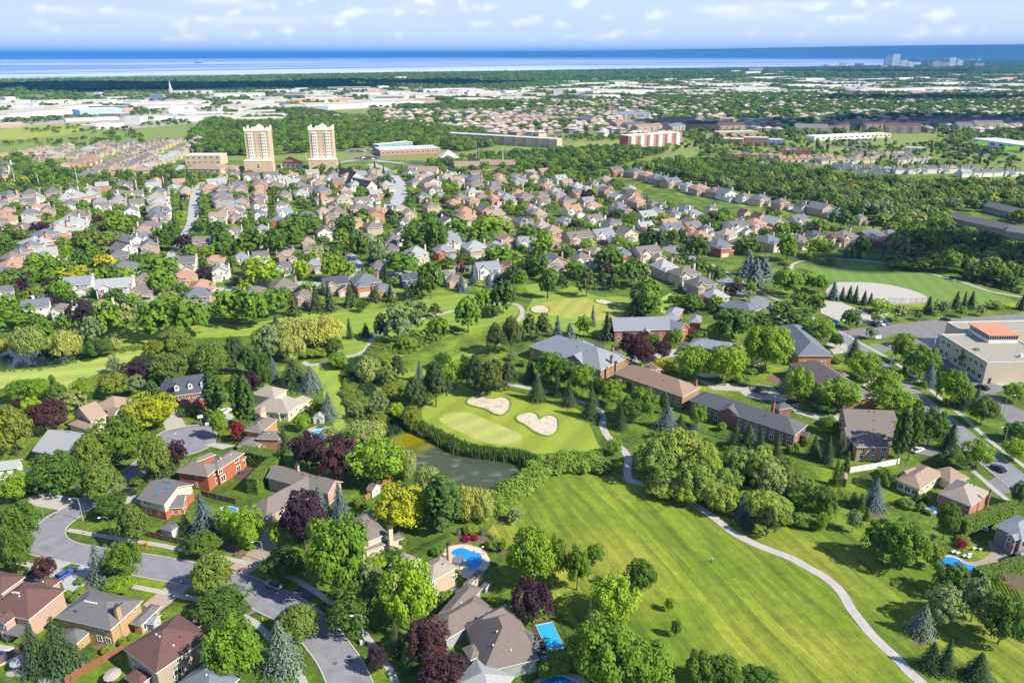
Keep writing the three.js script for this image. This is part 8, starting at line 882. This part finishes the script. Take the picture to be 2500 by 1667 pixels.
// hydrant, benches, bins, post
{ const p = at('B', 125, 1090), g = thing('fire_hydrant', 'orange and yellow fire hydrant on the grass strip', 'hydrant', undefined, p), m = mat(0.62, 0.25, 0.02); const b = new THREE.CylinderGeometry(0.16, 0.18, 0.65, 10); b.translate(0, 0.33, 0); part(g, 'body', b, m); const d = part(g, 'dome', new THREE.SphereGeometry(0.18, 10, 6), m); d.position.y = 0.66; const n = part(g, 'nozzle', new THREE.CylinderGeometry(0.07, 0.07, 0.5, 8), m); n.rotation.z = Math.PI / 2; n.position.y = 0.45; }
{ const p = at('A', 1075, 540), g = thing('barrier', 'orange wooden tree barrier on the grass strip', 'barrier', undefined, p, 0.35), m = mat(0.55, 0.20, 0.06, { map: texWood }); for (const [x, z2, w, t] of [[0, 1.2, 3.0, 0], [0, -1.2, 3.0, 0], [1.5, 0, 2.4, Math.PI / 2], [-1.5, 0, 2.4, Math.PI / 2]]) for (const y of [0.45, 0.85]) { const b = part(g, 'rail', boxGeo, m); b.scale.set(w, 0.14, 0.06); b.position.set(x, y, z2); b.rotation.y = t; } for (const x of [-1.5, 1.5]) for (const z2 of [-1.2, 1.2]) { const q = part(g, 'post', boxGeo, m); q.scale.set(0.12, 1.1, 0.12); q.position.set(x, 0, z2); } }
{ const p = at('S', 1738, 1373), g = thing('marker_post', 'slim blue marker post standing on the fairway', 'post', undefined, p); const b = new THREE.CylinderGeometry(0.14, 0.22, 1.15, 8); b.translate(0, 0.57, 0); part(g, 'post', b, mat(0.07, 0.17, 0.45)); const c = part(g, 'cap', new THREE.SphereGeometry(0.16, 8, 6), mat(0.55, 0.6, 0.65)); c.position.y = 1.18; }
{ const p = at('B', 885, 1272), g = thing('utility_box', 'small pale utility box at the foot of the bend lamp', 'utility box', undefined, p, 0.3); const b = part(g, 'cabinet', boxGeo, mat(0.55, 0.58, 0.55)); b.scale.set(0.6, 0.95, 0.5); const l = part(g, 'lid', boxGeo, mat(0.5, 0.53, 0.5)); l.scale.set(0.66, 0.06, 0.56); l.position.y = 0.95; }
// spa tubs with covers
{ const p = at('D', 1650, 265), g = thing('hot_tub', 'covered pale blue hot tub below the rose brick house', 'hot tub', undefined, p, 0.3); const b = part(g, 'tub', boxGeo, mat(0.2, 0.22, 0.26)); b.scale.set(3.2, 0.8, 2.6); const c = part(g, 'cover', boxGeo, mat(0.45, 0.55, 0.75)); c.scale.set(3.4, 0.15, 2.8); c.position.y = 0.8; }
// power line poles short of the towers
for (const [z, b, h, l] of [['M', [600, 880], 22, 'tall pale power pole beside the hedge row'], ['M', [118, 860], 18, 'wooden power pole in the green belt'], ['M', [300, 880], 15, 'short wooden power pole in the green belt'], ['M', [1160, 730], 18, 'power pole at the end of the grey rows'], ['N', [470, 745], 20, 'power pole in front of the nearer tower'], ['N', [1765, 700], 27, 'tall pale power pole beside the tan terrace'], ['N', [1785, 700], 20, 'shorter power pole beside the tall pale pole'], ['N', [1970, 690], 20, 'power pole at the edge of the terrace wood'], ['O', [85, 950], 19, 'power pole below the beige apartments'], ['P', [1655, 840], 30, 'tall power pole by the petrol kiosk'], ['P', [1085, 790], 24, 'tall power pole before the shop row'], ['P', [1965, 720], 24, 'tall power pole over the dark apartment rows'], ['P', [700, 760], 17, 'power pole beside the taupe roofed apartments']]) { const p = at(z, ...b), g = thing('power_pole', l, 'power pole', undefined, p); const c = new THREE.CylinderGeometry(0.22, 0.36, h, 7); c.translate(0, h / 2, 0); part(g, 'pole', c, mat(0.55, 0.52, 0.47)); for (const y of [0.9, 0.8]) { const a = part(g, 'crossarm', boxGeo, mat(0.4, 0.38, 0.35)); a.scale.set(3.4, 0.2, 0.2); a.position.y = h * y; } }
// the freighter
{ const p = ground(483, 153.5), s = p.length() / 9000, g = thing('cargo_ship', 'dark cargo ship with pale bridge far out on the lake', 'ship', undefined, p); const b = part(g, 'hull', boxGeo, mat(0.05, 0.08, 0.16)); b.scale.set(85 * s, 9 * s, 14 * s); const c = part(g, 'bridge', boxGeo, mat(0.7, 0.7, 0.7)); c.scale.set(10 * s, 20 * s, 12 * s); c.position.set(26 * s, 0, 0); }
// church spire
{ const p = ground(417, 231), g = thing('church', 'white church with slender spire in the dark tree belt', 'church', undefined, p); const b = part(g, 'nave', boxGeo, mat(0.5, 0.52, 0.55)); b.scale.set(30, 10, 14); b.position.x = 18; const t = part(g, 'tower', boxGeo, mat(0.55, 0.56, 0.58)); t.scale.set(8, 18, 8); const s = new THREE.ConeGeometry(4.6, 26, 8); s.translate(0, 31, 0); part(g, 'spire', s, mat(0.45, 0.48, 0.52)); }
// ---------- cumulus clouds that shade the far tree belt, the apartment rows and the wood ----------
const mCloud = mat(0.9, 0.9, 0.92, { rough: 1 });
function cloud(sx, sy, w, d, alt, label) { const t = ground(sx, sy), p = t.clone().addScaledVector(sunDir, alt / sunDir.y), g = thing('cloud', label, 'cloud', 'fair-weather clouds overhead', p), r = rng(Math.round(sx + sy * 3)), list = []; const n = Math.round(14 + w / 60); for (let i = 0; i < n; i++) { const a = new THREE.IcosahedronGeometry(1, 2), q = a.attributes.position, R = lerp(0.16, 0.34, r()) * d, s = r(); for (let k = 0; k < q.count; k++) { const v = V3(q.getX(k), q.getY(k), q.getZ(k)), f = 1 + 0.3 * perlin.noise(v.x * 2 + s * 9, v.y * 2, v.z * 2); q.setXYZ(k, v.x * f * R * 1.3, v.y * f * R * 0.6, v.z * f * R); } a.translate((r() + r() - 1) * w * 0.46, R * 0.3 + r() * 30, (r() + r() - 1) * d * 0.36); list.push(a); } part(g, 'puff', mergeGeometries(list), mCloud); }
cloud(180, 214, 1100, 620, 1000, 'white cumulus whose shadow lies on the far tree belt by the church'); cloud(620, 212, 1200, 560, 1000, 'white cumulus whose shadow lies on the tree belt behind the white sheds'); cloud(1050, 203, 1100, 520, 1000, 'white cumulus whose shadow lies on the lake-side tree belt'); cloud(1950, 312, 560, 190, 900, 'small cumulus whose shadow lies on the gabled apartment rows'); cloud(2350, 300, 420, 240, 900, 'small cumulus whose shadow lies on the dark terraces'); cloud(2300, 243, 700, 230, 900, 'small cumulus whose shadow lies on the wood before the sheds'); cloud(2440, 640, 130, 70, 700, 'smallest cumulus whose shadow lies on the wood beside the playing field'); cloud(2150, 176, 1500, 500, 1000, 'white cumulus whose shadow lies on the trees before the high-rises');
// ---------- tree labels name what each stands beside ----------
for (const t of treeRecs) { let best = null, bd = 1e9; for (const l of landmarks) { const d = Math.hypot(l.x - t.x, l.z - t.z); if (d < l.r && d < bd) { bd = d; best = l; } } const size = t.H < 4.5 ? 'small' : t.H > 12 ? 'tall' : t.H > 8 ? 'large' : 'medium-sized', w = t.K.w.replace(/^(small|tall) /, ''); t.g.userData.label = t.g.userData.group = best ? `${size} ${w} beside ${/^(cream|.*brick|white|navy)/.test(best.t) ? 'a ' : 'the '}${best.t}`.replace('the the', 'the') : `${size} ${t.where.replace(/^(small|tall) /, '')}`; }
shadows(scene);
renderer.render(scene, camera);
